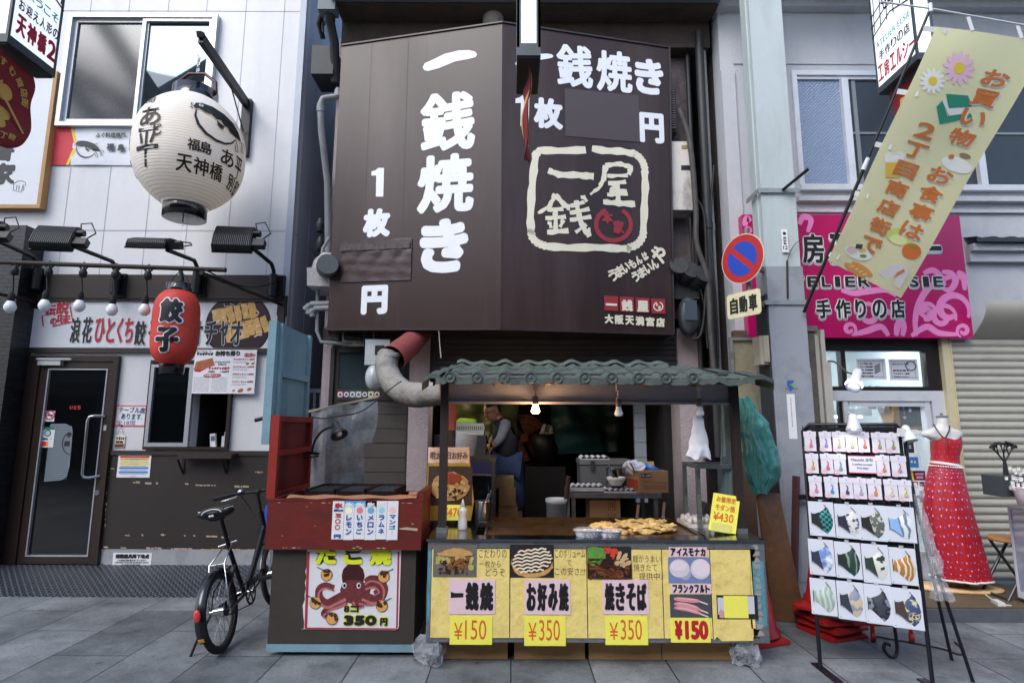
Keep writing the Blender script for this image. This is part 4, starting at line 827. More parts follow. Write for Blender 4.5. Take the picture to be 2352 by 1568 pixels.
# ---------------------------------------------------------------- pipes, boxes and meters around the sign
pvc=M('grey_pipe',(132,136,138),.5,var=.12,vs=3,dirt=.4,ds=3);dpipe=M('dark_pipe',(42,44,46),.55,var=.3,vs=5)
def pipe(label,pts,r,mat,name='drain_pipe',cat='pipe',n=10,collars=()):
    g=MB();g.tube(pts,r,n)
    for i in collars:p,q=V(pts[i]),V(pts[i+1]);d_=(q-p).normalized();g.tube([p+d_*.02,p+d_*.09],r*1.18 if not isinstance(r,list)else.04,n)
    return g.solo(name,label,cat,mat)
Yp=5.6
pipe('pale grey drainpipe with an elbow at the left edge of the brown sign',[P(778,205,Yp),P(776,222,Yp),P(760,224,Yp),P(742,227,Yp),P(736,240,Yp),P(738,300,Yp),P(752,420,Yp+.25),P(754,620,Yp+.25)],.035,pvc,collars=(0,4))
pipe('dark downpipe with a square hopper under the gutter left of the sign',[P(757,28,5.4),P(757,45,5.45),P(768,100,5.62),P(770,190,5.75)],.05,dpipe,collars=(0,))
g=MB();a_=P(756,10,5.4);g.box(a_.x-.09,a_.x+.09,5.32,5.46,a_.z-.12,a_.z+.2);g.box(a_.x-.1,a_.x+.1,5.31,5.47,a_.z+.15,a_.z+.2);g.solo('gutter_hopper','square grey gutter hopper at the left end of the eaves','hopper',M('gutter_grey'))
g=MB();g.tube([P(745,0,5.6),P(740,30,5.6),P(733,55,5.7),P(742,90,5.8)],.03,6)
for i in range(5):g.tube([P(728+i*4,-10,5.6),P(735+i*3,20+i*9,5.65),P(742,75-i*4,5.7)],.012,5)
g.solo('cable_bundle','tangled black cables hanging in the gap beside the gutter hopper','cables',wirek)
g=MB();a_=P(748,140,5.75);g.box(a_.x-.12,a_.x+.12,5.65,6.0,a_.z-.22,a_.z+.12);g.solo('junction_box','rusty dark junction box at the top left corner of the brown sign','box',dpipe)
g=MB();c=P(748,632,5.6);g.box(c.x-.15,c.x+.2,5.5,5.9,c.z-.14,c.z+.05);g.lathe([(.17,0),(.15,.12),(.08,.2),(0,.22)],c+V((.0,.08,.04)),14);g.jitter(.03,3,9)
tw=thing('plaster_wall_cap','lump of pale plaster wall cap with an old roof tile left of the sign','wall cap',c-V((0,0,.14)));g.build('plaster',M('pale_plaster',(176,172,172),.9,var=.1,bump=.8,bs=40,dirt=.4,ds=6),tw)
g=MB();c2=P(752,612,5.46);g.lathe([(.10,-.1),(.11,0),(.1,.1)],c2,14,Matrix.Rotation(R(90),3,'X')@Matrix.Rotation(R(20),3,'Y'));g.build('roof_tile',M('old_tile',(88,92,94),.6,var=.2),tw)
for k,(ya,nm)in enumerate(((697,'upper'),(707,'lower'))):
    pipe('grey conduit with elbows below the plaster cap, '+nm+' of the two',[P(757,ya,5.62),P(716+k*9,ya+1,5.62),P(708+k*9,ya+8,5.62),P(709+k*9,ya+24-k*4,5.62)],.03,pvc,'conduit','pipe',collars=(1,))
pipe('thin grey conduit bending up beside the plaster cap at the sign edge',[P(757,545,5.7),P(742,570,5.7),P(737,600,5.7),P(730,660,5.65),P(728,760,5.65),P(737,785,5.65),P(800,790,5.7)],.018,pvc,'conduit','pipe')
for i,y in enumerate((520,562)):
    c=P(735,y,5.95);g=MB();g.lathe([(.02,-.07),(.045,-.06),(.03,-.02),(.05,.01),(.03,.05),(.02,.09)],c,12);g.tube([c,c+V((.06,0,-.02)),c+V((.12,.05,.03))],.008,5)
    g.solo('insulator',('upper' if i==0 else 'lower')+' of two small dark insulators in the gap left of the sign','insulator',dpipe)
g=MB();g.box(1.97,2.18,7.2,7.3,0,7);g.solo('gap_black_panel','added black panel in the narrow gap right of the brown sign, for its shade','wall',M('gap_shade_black',(14,14,15),.9))  # added to close off the sky; its black stands for the gap's shade
# boxes under the sign
g=MB();b_=fC.box(*zj(468,180),*zj(630,315));T=thing('old_switchboard','old cream switch panel with loose wires hanging just below the brown sign','switch panel',fC.pt(b_[0],b_[1],.2))
g.slab(fC,*b_,.15,.2);g.build('board',M('old_cream',(176,170,150),.6,dirt=.5,ds=8),T)
g=MB();cx_=(b_[0]+b_[2])/2
for i in range(6):g.tube([fC.pt(b_[0]+.05+i*.04,b_[3],.21),fC.pt(b_[0]+.03+i*.045,b_[3]-.1,.26),fC.pt(cx_+.02*(i-2),b_[1]+.1,.22)],.006,5)
g.tube([fC.pt(cx_-.08,b_[1]+.09,.22),fC.pt(cx_+.1,b_[1]+.08,.22)],.035,8)
for a in(.02,.07,.13,-.05):g.tube([fC.pt(b_[0]+.03+abs(a),b_[1]+.03,.2),fC.pt(b_[0]+.03+abs(a),b_[1]+.03,.205)],.007,6)
g.build('wires',wirek,T)
g=MB();b_=fC.box(*zj(315,180),*zj(440,270));g.slab(fC,*b_,.1,.16);g.slab(fC,b_[0]+.05,b_[1]+.09,b_[2]-.08,b_[3],.16,.24,1);g.solo('meter_box','grimy small box beside the switch panel below the brown sign','box',[grime,dpipe])
c=P(*zj(690,400),5.5);T=thing('electric_meter','pale electric meter with a clear cover half hidden behind the bent duct','meter',c-V((0,0,.4)))
g=MB();g.box(c.x-.12,c.x+.12,5.5,5.6,c.z-.05,c.z+.2);g.build('terminal_box',M('meter_grey',(176,182,184),.4,var=.1,dirt=.3),T)
g=MB();g.lathe([(.0,.06),(.06,.05),(.085,0),(.085,-.06)],V((c.x-.03,5.52,c.z-.17)),20,Matrix.Rotation(R(90),3,'X'),sx=1,sy=1.5);g.build('cover',M('meter_cover',(170,178,182),.15),T)
g=MB();g.box(c.x-.02,c.x+.07,5.49,5.5,c.z+.05,c.z+.14);g.build('dial',blackm,T)
pipe('short vertical grey pipe hanging beside the cream switch panel',[P(*zj(680,180),5.6),P(*zj(680,310),5.6)],.03,dpipe)
# exhaust duct
def zcY(x,y,Y):return P(*zc(x,y),Y)
DU=thing('exhaust_duct','fat grey flexible exhaust duct curving from the stall roof up to the brown sign','duct',zcY(520,1100,5.0))
path=[zcY(800,1068,4.55),zcY(720,1082,4.62),zcY(640,1092,4.75),zcY(560,1078,4.9),zcY(500,1030,5.0),zcY(465,970,5.1),zcY(455,910,5.15),zcY(470,865,5.2)]
def spline(ps,n=8):
    out=[]
    for i in range(len(ps)-1):
        p0,p1,p2,p3=ps[max(i-1,0)],ps[i],ps[i+1],ps[min(i+2,len(ps)-1)]
        for k in range(n):
            t_=k/n;out.append(.5*((2*p1)+(p2-p0)*t_+(2*p0-5*p1+4*p2-p3)*t_*t_+(3*p1-p0-3*p2+p3)*t_**3))
    return out+[ps[-1]]
sp_=spline(path,14)
g=MB();g.tube(sp_,[.098+(.006 if i%2 else-.004)for i in range(len(sp_))],20);g.jitter(.008,2,12)
g.build('flexible_hose',M('dusty_duct',(150,146,140),.8,var=.2,vs=9,bump=.8,bs=30,dirt=.5,ds=12,dcol=(80,74,68)),DU)
g=MB();g.tube([zcY(490,880,5.17),zcY(590,800,5.4),zcY(670,715,5.62)],[.125,.115,.105],18,0,False);g.build('red_pipe',M('red_rusty_pipe',(140,64,62),.7,var=.3,vs=5,bump=.5,bs=20,dirt=.5,ds=4,dcol=(86,72,66)),DU)
g=MB();c=zcY(472,862,5.18)
for i in range(3):g.tube([c+V((.1*math.cos(t_*.5+i),.1*math.sin(t_*.5+i),.015*i-.02+.03*math.cos(t_*.5)))for t_ in range(14)],.012,6)
g.build('duct_tape',M('duct_tape',(146,142,136),.6,var=.3,vs=20),DU)
pipe('upright round dusty chimney pipe passing behind the brown sign under the eaves',[P(1133,-20,5.45),P(1133,65,5.62)],[.11,.115],M('dusty_duct'),'chimney_pipe','pipe',18)
# right of the sign
g=MB();a_,b2=P(1543,325,5.55),P(1593,482,5.55);T=thing('cabinet_box','dirty white metal cabinet with a small slot at the right edge of the brown sign','cabinet',((a_.x+b2.x)/2,5.7,b2.z))
g.box(a_.x-.06,b2.x,5.55,5.8,b2.z,a_.z);g.build('case',M('dirty_white',(206,200,192),.5,dirt=.8,ds=4,streak=2.5,dcol=(66,56,50),var=.05),T)
g=MB();s_=fC;a2,b3=P(*zb(2147,950),5.548),P(*zb(2202,976),5.548);g.box(a2.x,b3.x,5.545,5.551,b3.z,a2.z);g.build('slot',blackm,T)
g=MB();a2,b3=P(*zb(2150,835),5.548),P(*zb(2198,855),5.548);g.box(a2.x,b3.x,5.546,5.551,b3.z,a2.z);g.build('label_plate',M('old_brass',(150,124,70),.5),T)
g=MB();a_,b2=P(1535,205,5.6),P(1557,300,5.6);T=thing('vent_unit','grimy louvred vent unit behind the right edge of the sign above the cabinet','vent',(a_.x,5.7,b2.z));g.box(a_.x-.1,b2.x,5.62,5.85,b2.z,a_.z);g.build('case',grime,T)
g=MB()
for i in range(16):z_=b2.z+.03+i*(a_.z-b2.z-.06)/15;g.box(a_.x-.05,b2.x-.02,5.6,5.62,z_,z_+.012)
g.build('louvre',M('louvre_grey',(110,108,104),.6),T)
g=MB();c=P(1580,728,5.6);T=thing('meter_cover','dark rounded electricity meter cover beside the lower right corner of the brown sign','meter',c-V((0,0,.2)))
g.lathe([(.0,.10),(.085,.09),(.1,.05),(.105,0)],c,24,Matrix.Rotation(R(90),3,'X'),sx=1,sy=1.95);g.build('hood',M('meter_dark',(62,66,70),.35,var=.1),T)
g=MB();g.box(c.x-.06,c.x+.06,5.492,5.497,c.z-.05,c.z+.15);g.build('window',M('meter_window',(72,82,92),.15),T)
g=MB();c=P(1585,628,5.55)
for k in range(3):g.lathe([(.09,-.13),(.1,0),(.095,.13)],c+V((-.13+k*.1,.05,.02-.04*k)),14,Matrix.Rotation(R(70),3,'X')@Matrix.Rotation(R(10*k),3,'Y'))
g.box(c.x-.2,c.x+.1,5.6,5.9,c.z-.25,c.z-.02);g.solo('tile_ledge','short ledge of grimy old roof tiles right of the sign above the meter','ledge',M('grimy_tile',(52,52,52),.7,var=.3,bump=.5,bs=25))
for i,(x0,x1,rr_,mt,nm)in enumerate(((1660,1690,.045,dpipe,'thick dark drainpipe running down the gap before the pale wall'),(1652,1661,.02,pvc,'thin pale conduit beside the thick drainpipe in the gap'),(1626,1640,.025,dpipe,'dark conduit in the middle of the black gap'))):
    xa=P(1634 if i==0 else(1648 if i==1 else 1610),60,5.7).x;xa={0:2.02,1:2.09,2:1.92}[i]
    pipe(nm,[(xa,5.62+.05*i,5.75),(xa,5.62+.05*i,3.6),(xa,5.64+.05*i,1.2)],rr_,mt,collars=(1,))
for i,(pts,r_,nm)in enumerate((([(1560,250),(1585,330),(1598,480),(1600,560),(1625,640),(1632,760),(1640,850)],.028,'thick wrapped cable winding down right of the dirty cabinet'),([(1602,460),(1618,500),(1622,640),(1612,760),(1590,780)],.014,'thin cable looping below the dirty cabinet'),([(1585,500),(1590,600),(1615,690),(1625,800)],.01,'black wire hanging behind the meter cover'),([(1640,380),(1632,520),(1645,700),(1650,820)],.012,'black wire hanging next to the thick drainpipe'))):
    pipe(nm,spline([P(x,y,5.5+.03*i)for x,y in pts],5),r_,M('grimy_cable',(74,70,68),.7,var=.5,vs=14)if i==0 else wirek,'cable','cable',7)
pipe('thin grey pole hanging above the left end of the stall roof',[P(1008,760,5.2),P(1010,790,5.2),P(1013,822,5.1)],.006,M('old_wire',(140,130,122)),'wire','wire',5)
# narrow alley between the white building and this one
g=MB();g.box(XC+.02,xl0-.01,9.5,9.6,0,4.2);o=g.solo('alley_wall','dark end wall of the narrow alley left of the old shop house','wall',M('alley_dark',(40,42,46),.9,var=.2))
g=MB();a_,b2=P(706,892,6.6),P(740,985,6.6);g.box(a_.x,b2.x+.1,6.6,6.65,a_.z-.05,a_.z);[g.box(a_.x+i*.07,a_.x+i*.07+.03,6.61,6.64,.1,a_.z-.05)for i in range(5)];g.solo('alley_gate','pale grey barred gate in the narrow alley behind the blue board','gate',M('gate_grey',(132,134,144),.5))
# ================================================================ food stall
fS=FY(3.8);SX0,SX1=-.535,1.625;CT=.765;YF,YB=3.8,4.62
ST=thing('food_stall','street food stall with green tiled roof, steel counter and yellow front boards','food stall',((SX0+SX1)/2,4.2,0))
gsteel=M('old_grey_steel',(134,137,140),.4,.6,var=.25,vs=8,dirt=.5,ds=10,dcol=(50,46,42));yel=M('yellow_board',(228,206,124),.55,var=.07,vs=5,bump=1.0,bs=11,dirt=.45,ds=9,dcol=(176,142,72))
postm=M('dark_brown_post',(46,36,35),.45,var=.15,vs=8)
polish=M('polished_steel',(150,153,156),.16,1,var=.1,vs=6,dirt=.2,ds=12)
g=MB();zb0=.155
g.box(SX0,SX1,YF-.01,YF+.03,CT-.045,CT-.003);g.box(SX0,SX1,YF-.01,YF+.02,zb0,zb0+.025);g.box(SX0,SX0+.025,YF-.01,YF+.02,zb0+.025,CT-.045);g.box(SX1-.06,SX1,YF-.008,YF+.02,zb0+.025,CT-.045)
g.box(SX0,SX1,YF+.03,YB,zb0+.01,zb0+.03);g.box(SX0,SX0+.02,YF+.03,YB,zb0+.03,CT-.05);g.box(SX1-.02,SX1,YF+.03,YB,zb0+.03,CT-.05);g.box(SX0+.02,SX1-.02,YB-.02,YB,zb0+.03,CT-.2)
g.build('counter_body',gsteel,ST)
tx0,tx1,ty0,ty1=P(1116,1226,3.95).x,P(1608,1230,3.95).x,3.92,4.6
g=MB();g.box(SX0-.01,SX1+.01,YF-.02,ty0,CT-.003,CT+.012);g.box(SX0-.01,tx0-.07,ty0,YB,CT-.003,CT+.012);g.box(tx1+.02,SX1+.01,ty0,YB,CT-.003,CT+.012)
g.build('counter_top',polish,ST)
tm=M('seasoned_iron',(104,78,50),.22,.5,var=.5,vs=5,dirt=.6,ds=6,dcol=(24,18,14),bump=.1,bs=30);t,b,L=nodes_of(tm)
g=MB();g.box(tx0,tx1,ty0+.03,ty1,CT-.03,CT-.005);g.box(tx0-.012,tx1+.012,ty0+.015,ty0+.03,CT-.03,CT+.012);g.box(tx0-.012,tx0,ty0+.03,ty1,CT-.03,CT+.01);g.box(tx1,tx1+.012,ty0+.03,ty1,CT-.03,CT+.01);g.box(tx0-.012,tx1+.012,ty1,ty1+.012,CT-.03,CT+.02)
g.box(tx0-.07,tx0-.012,ty0,YB,CT-.15,CT-.14)
g.build('griddle',tm,ST)
xe=[990,1171,1348,1521,1632,1741];bx=[fS.px(x,1360)[0]for x in xe];xbl=[0,0,0,.004,.0]
for i in range(5):
    g=MB();x0,x1=bx[i]+.003,bx[i+1]-.003;z0,z1=zb0+.028,CT-.05
    pts=[(x0,z0),(x1,z0),(x1,z1),(x0,z1)]
    if i==4:pts=[(x0,z0-.01),(x0+.02,z0+.01),(x0+.05,z0-.015),(x1-.05,z0-.012),(x1-.045,z0+.03),(x1-.05,z0+.12),(x1-.06,z0+.14),(x1-.058,z0+.06),(x1-.03,z0+.06),(x1-.04,z1),(x0,z1)]
    g.poly(fS,pts,.008,.016);g.build('front_board',yel,ST)
g=MB();x0=bx[5]-.03;g.quad(fS,x0,zb0+.1,SX1-.012,CT-.12,.0095,0)
rd=random.Random(8)
for i in range(14):
    z_=zb0+.04+i*.04;g.poly(fS,[(x0+rd.uniform(.0,.03),z_),(x0+.03+rd.uniform(0,.03),z_+.005),(x0+.035+rd.uniform(0,.02),z_+.03),(x0+rd.uniform(.0,.03),z_+.035)],.0102,None,1)
g.quad(fS,SX0+.003,zb0+.12,SX0+.024,CT-.06,.0115,0);g.build('peeling_paint',[M('pale_blue_paint',(88,142,158),.6,var=.2,vs=9,dirt=.4,ds=12),M('peeled_grey',(150,150,146),.7,var=.3,vs=20)],ST)
# posts, beams
pl,pr=P(1016,1200,4.03).x,P(1700,1200,4.03).x
for X in(pl,pr):
    for Y in(4.03,4.56):
        g=MB();g.box(X-.027,X+.027,Y-.027,Y+.027,CT+.012,1.84);g.box(X-.036,X+.036,Y-.036,Y+.036,CT+.012,CT+.045,1);g.build('post',[postm,gsteel],ST)
g=MB();g.box(pl-.1,pr+.1,3.99,4.05,1.80,1.86);g.box(pl-.1,pr+.1,4.53,4.59,1.9,1.96);g.box(pl-.1,pl-.02,4.05,4.53,1.82,1.88);g.box(pr+.02,pr+.1,4.05,4.53,1.82,1.88)
for x in(-.1,.25,.6,.95,1.3):g.box(x-.02,x+.02,3.74,4.5,1.775,1.80,1)
g.build('roof_beam',[postm,M('batten',(92,82,70),.7,var=.2)],ST)
g=MB();q0,q1=P(1031,905,4.06),P(1688,905,4.06)
g.box(q0.x,q1.x,4.055,4.065,q0.z-.052,q0.z+.075);g.box(q0.x,q1.x,4.03,4.07,q0.z-.068,q0.z-.052);g.box((q0.x+q1.x)/2+.55,(q0.x+q1.x)/2+.556,4.053,4.055,q0.z-.05,q0.z+.07)
val=g.build('valance',M('valance_steel',(176,172,178),.35,.35,var=.12,vs=3,dirt=.2,ds=5,dcol=(88,72,66)),ST)
# tiled roof: three courses of wavy tiles with round caps along the eaves
tile=M('verdigris_tile',(80,90,84),.7,var=.22,vs=7,bump=.4,bs=35,dirt=.65,ds=8,dcol=(54,66,64));tile2=M('verdigris_tile_dark',(66,77,72),.65,var=.2,vs=7,dirt=.4,ds=6,dcol=(60,74,72))
rx0,rx1=P(1000,885,3.74).x,P(1735,890,3.74).x;pitch_=.1785;cap0=P(*zc(820,968),3.74).x
def wave(x):s_=math.cos(2*math.pi*(x-cap0)/pitch_);return.011*s_+.004*math.cos(4*math.pi*(x-cap0)/pitch_)+.009*((((x-cap0)/pitch_+.3)%1)**3)
ez=P(1300,868,3.74).z
sl_=math.tan(R(10))
rt=random.Random(2)
for c_ in range(3):
    y0,y1=3.74+c_*.27,3.74+c_*.27+.33;zz=ez+(c_*.27)*sl_+c_*.012
    xa,xb=rx0-.0+c_*.02,rx1-c_*.12;n=160
    def top(u,v,y0=y0,y1=y1,zz=zz,xa=xa,xb=xb):x=xa+(xb-xa)*u;y=y0+(y1-y0)*v;return V((x,y+.004*math.sin(x*31),zz+(y-y0)*sl_+wave(x)+.004*math.sin(math.floor((x-cap0)/pitch_)*2.3+c_)))
    g=MB();g.grid(top,n,4);
    lip=.040 if c_==0 else.026
    g.grid(lambda u,v:top(u,0)+V((0,0,-lip*(1-v))),n,1,0,False);g.grid(lambda u,v:top(u,1-v)+V((0,0,-.02)),n,4)
    for u in(0,1):g.add([top(u,0),top(u,1),top(u,1)-V((0,0,.03)),top(u,0)-V((0,0,.03))],[(0,1,2,3)])
    g.build('tile_course',tile,ST)
for i in range(10):
    x=cap0+i*pitch_
    if x>rx1:break
    c=V((x,3.738,ez+.002));rx_=Matrix.Rotation(R(90),3,'X');g=MB()
    g.lathe([(0.0,.002),(.012,.004),(.014,0),(.028,0),(.031,.006),(.036,.006),(.038,0),(.038,-.03)],c,20,rx_);g.build('round_cap',tile2,ST)
g=MB();xa=rx0;e=lambda x,y,z:V((x,y,z))
for s,x0 in((-1,rx0+.01),(1,rx1-.01)):
    for c_ in range(3):
        yy=3.74+c_*.27;zz=ez+c_*.27*sl_;w_=(.10 if s<0 else.14)-(c_*.015);drop=.03 if s<0 else.012
        xs=x0+(-s*c_*.11 if s>0 else c_*.02)
        pts=[e(xs-s*.02,yy,zz+.02),e(xs+s*w_*.5,yy,zz+.026),e(xs+s*w_,yy+.01,zz-drop*.3),e(xs+s*w_*1.02,yy+.02,zz-drop-.03)];pts2=[p+V((0,.31,.31*sl_))for p in pts]
        k=len(pts);g.add(pts+pts2,[(i,i+1,k+i+1,k+i)[::(1 if s>0 else-1)]for i in range(k-1)],0,True);low=[p-V((0,0,.028))for p in pts];g.add(pts+low,[(i+1,i,k+i,k+i+1)[::(1 if s>0 else-1)]for i in range(k-1)]);low2=[p-V((0,0,.028))for p in pts2];g.add(low+low2,[(i,i+1,k+i+1,k+i)[::(-1 if s>0 else 1)]for i in range(k-1)]);g.add([pts[-1],pts2[-1],low2[-1],low[-1]],[(0,1,2,3)[::(-1 if s>0 else 1)]])
g.build('verge_tile',tile2,ST)
g=MB();nr=60
yr,zrd=3.74+.84,ez+.84*sl_+.03
g.grid(lambda u,v:V((rx0+.06+(rx1-rx0-.4)*u,yr-.03+.08*v,zrd+.03*math.sin(math.pi*v)+.012*math.cos(2*math.pi*(rx0+.06+(rx1-rx0-.4)*u-cap0)/pitch_)+.006*math.sin(u*37))),nr*2,6);g.build('ridge_tile',tile,ST)
g=MB();g.box(rx0+.02,rx1-.02,3.76,4.5,1.80,1.812);g.build('roof_lining',postm,ST)
# bulbs under the eaves
for i,(x,y,lit,nm)in enumerate(((1230,938,1,'lit warm reflector bulb hanging at the left under the stall eaves'),(1421,944,0,'unlit reflector bulb hanging in the middle under the stall eaves'),(1607,943,0,'unlit reflector bulb above the white plastic bag under the stall eaves'))):
    c=P(x,y,3.98);top=1.80
    T=thing('spot_bulb',nm,'bulb',c-V((0,0,.04)),'bulbs under the stall eaves')
    g=MB();g.box(c.x-.014,c.x+.014,3.965,3.995,top-.06,top);g.tube([V((c.x,3.98,top-.05)),V((c.x,3.98,c.z+.085))],.006,8);g.box(c.x-.012,c.x+.012,3.97,3.99,c.z+.07,c.z+.10);g.build('bracket',M('cream_plastic',(176,172,164),.5),T)
    g=MB();g.lathe([(.019,.03),(.021,.035),(.021,.08),(.012,.085)],c,14);g.build('socket',M('socket_grey',(100,92,88),.5),T)
    g=MB();g.lathe([(0,-.036),(.022,-.033),(.03,-.022),(.03,-.016),(.018,.02),(.018,.035)],c,18);g.build('glass',M('lit_bulb',(255,230,200),.4,emit=(255,196,140),es=14)if lit else bulbw,T)
    if lit:
        lp=bpy.data.lights.new('bulb_light','POINT');lp.energy=5;lp.color=(1,.6,.32);lp.shadow_soft_size=.03
        lo=bpy.data.objects.new('bulb_light',lp);COL.objects.link(lo);lo.parent=T;lo.location=(0,-.01,-.05)
# price cards and pictures on the front
redmk=M('orange_marker',(214,92,34),.6);pink=M('pink_label',(222,192,200),.6,var=.04);dred=M('price_red',(176,20,40),.6)
def pic(name,label,box,mats,fn,d=.0165,cat='picture',th=.0015):
    g=MB();g.slab(fS,*box,d,d+th);T=thing(name,label,cat,fS.pt((box[0]+box[2])/2,box[1],d));g.build('sheet',mats[0],T)
    for k,m_ in enumerate(mats[1:]):
        g=MB();fn(g,k,box,d+th+.0008)
        if g.v:g.build('print',m_,T)
    return T
def price(label,box,s,big=False,ragged=False):
    def f(g,k,q,d):
        x0,y0,x1,y1=q;w_,h=x1-x0,y1-y0
        text(g,fS,'¥',x0+.1*w_,y0+(.18 if not big else.12)*h,x0+.3*w_,y1-(.22 if not big else.1)*h,d,0,0 if not big else.007)
        text(g,fS,s,x0+.36*w_,y0+(.18 if not big else.12)*h,x1-(.14 if not big else.05)*w_,y1-(.12 if not big else.1)*h,d,0,0 if not big else.007)
    return pic('price_card',label,box,[paperY,dred if big else redmk],f,.018,'price card')
Bz=lambda z,a,b_,c_,d_:fS.box(*z(a,b_),*z(c_,d_))
price('handwritten yellow price card 150 below the first food name on the stall',Bz(zd,1095,1180,1337,1340),'150')
price('handwritten yellow price card 350 with a torn lower edge on the second board',Bz(zd,1520,1178,1757,1347),'350')
price('handwritten yellow price card 350 below the fried noodle name',Bz(ze,337,1178,580,1342),'350')
price('yellow price card 150 in bold printed red figures below the sausage picture',Bz(ze,710,1187,937,1328),'150',True)
def nm(label,box,s,bo=.006):
    def f(g,k,q,d):
        x0,y0,x1,y1=q;n=len(s);w_=(x1-x0)*.94/n;h=y1-y0
        for i,ch in enumerate(s):
            if ch=='一':g.poly(fS,[(x0+.04*(x1-x0),y0+.46*h),(x0+w_,y0+.48*h),(x0+w_,y0+.6*h),(x0+.12*(x1-x0),y0+.6*h),(x0+.04*(x1-x0),y0+.64*h)],d);continue
            text(g,fS,ch,x0+.04*(x1-x0)+i*w_,y0+.1*h,x0+.03*(x1-x0)+(i+1)*w_-.002,y1-.09*h,d,0,bo)
    return pic('name_card',label,box,[pink,ink],f,.018,'name card')
nm('pink name card with three black characters on the first yellow board',Bz(zd,1090,966,1354,1166),'一銭焼',.0075);nm('pink name card with four black characters on the second yellow board',Bz(zd,1522,970,1784,1168),'お好み焼',.0065);nm('pink name card with black lettering for fried noodles on the third board',Bz(ze,322,970,584,1166),'焼きそば',.0065)
nm('slim pink card naming ice wafers on the fourth board',Bz(ze,700,784,918,840),'アイスモナカ',.003);nm('slim pink card naming frankfurters on the fourth board',Bz(ze,711,993,943,1050),'フランクフルト',.003)
def blobs(g,q,d,n,rx,ry,seed,ar=(0,0,1,1),rot=None):
    r_=random.Random(seed);x0,y0,x1,y1=q;w_,h=x1-x0,y1-y0
    for i in range(n):
        a,c_=x0+w_*r_.uniform(ar[0],ar[2]),y0+h*r_.uniform(ar[1],ar[3]);A,B_=rx*w_*r_.uniform(.5,1.2),ry*h*r_.uniform(.5,1.2)
        a=min(max(a,x0+A),x1-A);c_=min(max(c_,y0+B_),y1-B_);g.disc(fS,a,c_,min(A,B_*3),d+i*.00006,None,0,9,min(B_,A*3)if rot is None else B_,r_.uniform(0,3)if rot is None else rot)
def ellp(g,q,d,cx_,cy_,rx,ry,n=30,a0=0,a1=360,wob=0):
    x0,y0,x1,y1=q;w_,h=x1-x0,y1-y0;r_=random.Random(int(cx_*100+rx*77));pts=[]
    for i in range(n+(0 if a1-a0==360 else 1)):
        t_=R(a0+(a1-a0)*i/n);k=1+r_.uniform(-wob,wob);pts.append((x0+w_*min(.995,max(.005,cx_+rx*k*math.cos(t_))),y0+h*min(.995,max(.005,cy_+ry*k*math.sin(t_)))))
    g.poly(fS,pts,d)
crust=M('golden_crust',(206,156,92),.5,var=.35,vs=40);cabb=M('cabbage',(186,178,104),.6,var=.4,vs=60);sauce=M('dark_sauce',(70,34,20),.3,var=.5,vs=50);mayo=M('mayonnaise',(232,222,196),.4);noodle=M('noodle_brown',(128,74,38),.4,var=.5,vs=70);noodle2=M('noodle_light',(176,112,60),.4);lett=M('lettuce',(96,150,60),.5,var=.4,vs=40);ging=M('red_ginger',(206,66,40),.5,var=.3,vs=50);meat=M('meat_beige',(204,172,128),.5,var=.3,vs=30);phb=M('photo_dark',(34,34,36),.5,var=.4,vs=12);phg=M('photo_grey',(108,104,96),.5,var=.3,vs=10)
def f1(g,k,q,d):
    if k==0:blobs(g,q,d,26,.07,.09,1,(.1,.3,.9,.62))
    if k==1:blobs(g,q,d+.002,40,.09,.03,2,(.15,.12,.8,.5));
    if k==2:ellp(g,q,d+.004,.52,.62,.4,.28,24,10,170,.06);ellp(g,q,d+.004,.5,.72,.42,.08)
    if k==3:blobs(g,q,d+.0045,16,.06,.05,5,(.35,.3,.8,.6))
pic('food_picture','picture of a folded filled pancake at the top left of the stall front',Bz(zd,1000,770,1249,955),[phg,cabb,sauce,crust,M('glossy_brown',(150,86,44),.3,var=.4,vs=50)],f1)
def f2(g,k,q,d):
    x0,y0,x1,y1=q;w_,h=x1-x0,y1-y0
    if k==0:ellp(g,q,d,.5,.45,.49,.46,40,0,360,.05)
    if k==1:ellp(g,q,d+.0008,.5,.54,.47,.40,36,0,360,.03)
    if k==2:
        for i in range(7):
            yy=.18+i*.105;hw=.45*math.sqrt(max(0,1-((yy-.52)/.42)**2));n=24
            if hw>.05:g.stroke(fS,[(x0+w_*(.5-hw+2*hw*j/n),y0+h*(yy+.16*(.5-hw+2*hw*j/n-.5)+.05*abs(math.sin(j*.55))))for j in range(n+1)],.010,d+.0014+i*.0001)
pic('food_picture','picture of a savoury pancake with white sauce lines on the second board',Bz(zd,1440,770,1690,958),[phb,crust,sauce,mayo],f2)
def f3(g,k,q,d):
    r_=random.Random(4);x0,y0,x1,y1=q;w_,h=x1-x0,y1-y0
    if k==0:blobs(g,q,d,30,.1,.1,3,(.05,.05,.95,.5))
    if k in(1,5):
        for i in range(34):
            a,c_=r_.uniform(.1,.9),r_.uniform(.08,.55);t0=r_.uniform(0,6);rr_=r_.uniform(.2,.5)
            g.stroke(fS,[(min(x1-.003,max(x0+.003,x0+w_*(a+rr_*math.cos(t0+j*.3)))),min(y1-.003,max(y0+.003,min(y0+h*.62,y0+h*(c_-rr_*.3+rr_*math.sin(t0+j*.25))))))for j in range(8)],.005,d+.002+i*.00005+(.001 if k==5 else 0))
    if k==2:ellp(g,q,d+.004,.16,.72,.25,.3,22,0,360,.15)
    if k==3:blobs(g,q,d+.0045,16,.06,.07,6,(.35,.68,.7,.95))
    if k==4:blobs(g,q,d+.0042,12,.09,.07,7,(.65,.45,.98,.9))
pic('food_picture','picture of fried noodles with lettuce and red ginger on the third board',Bz(ze,235,781,487,964),[phb,noodle,noodle2,lett,ging,meat,sauce],f3)
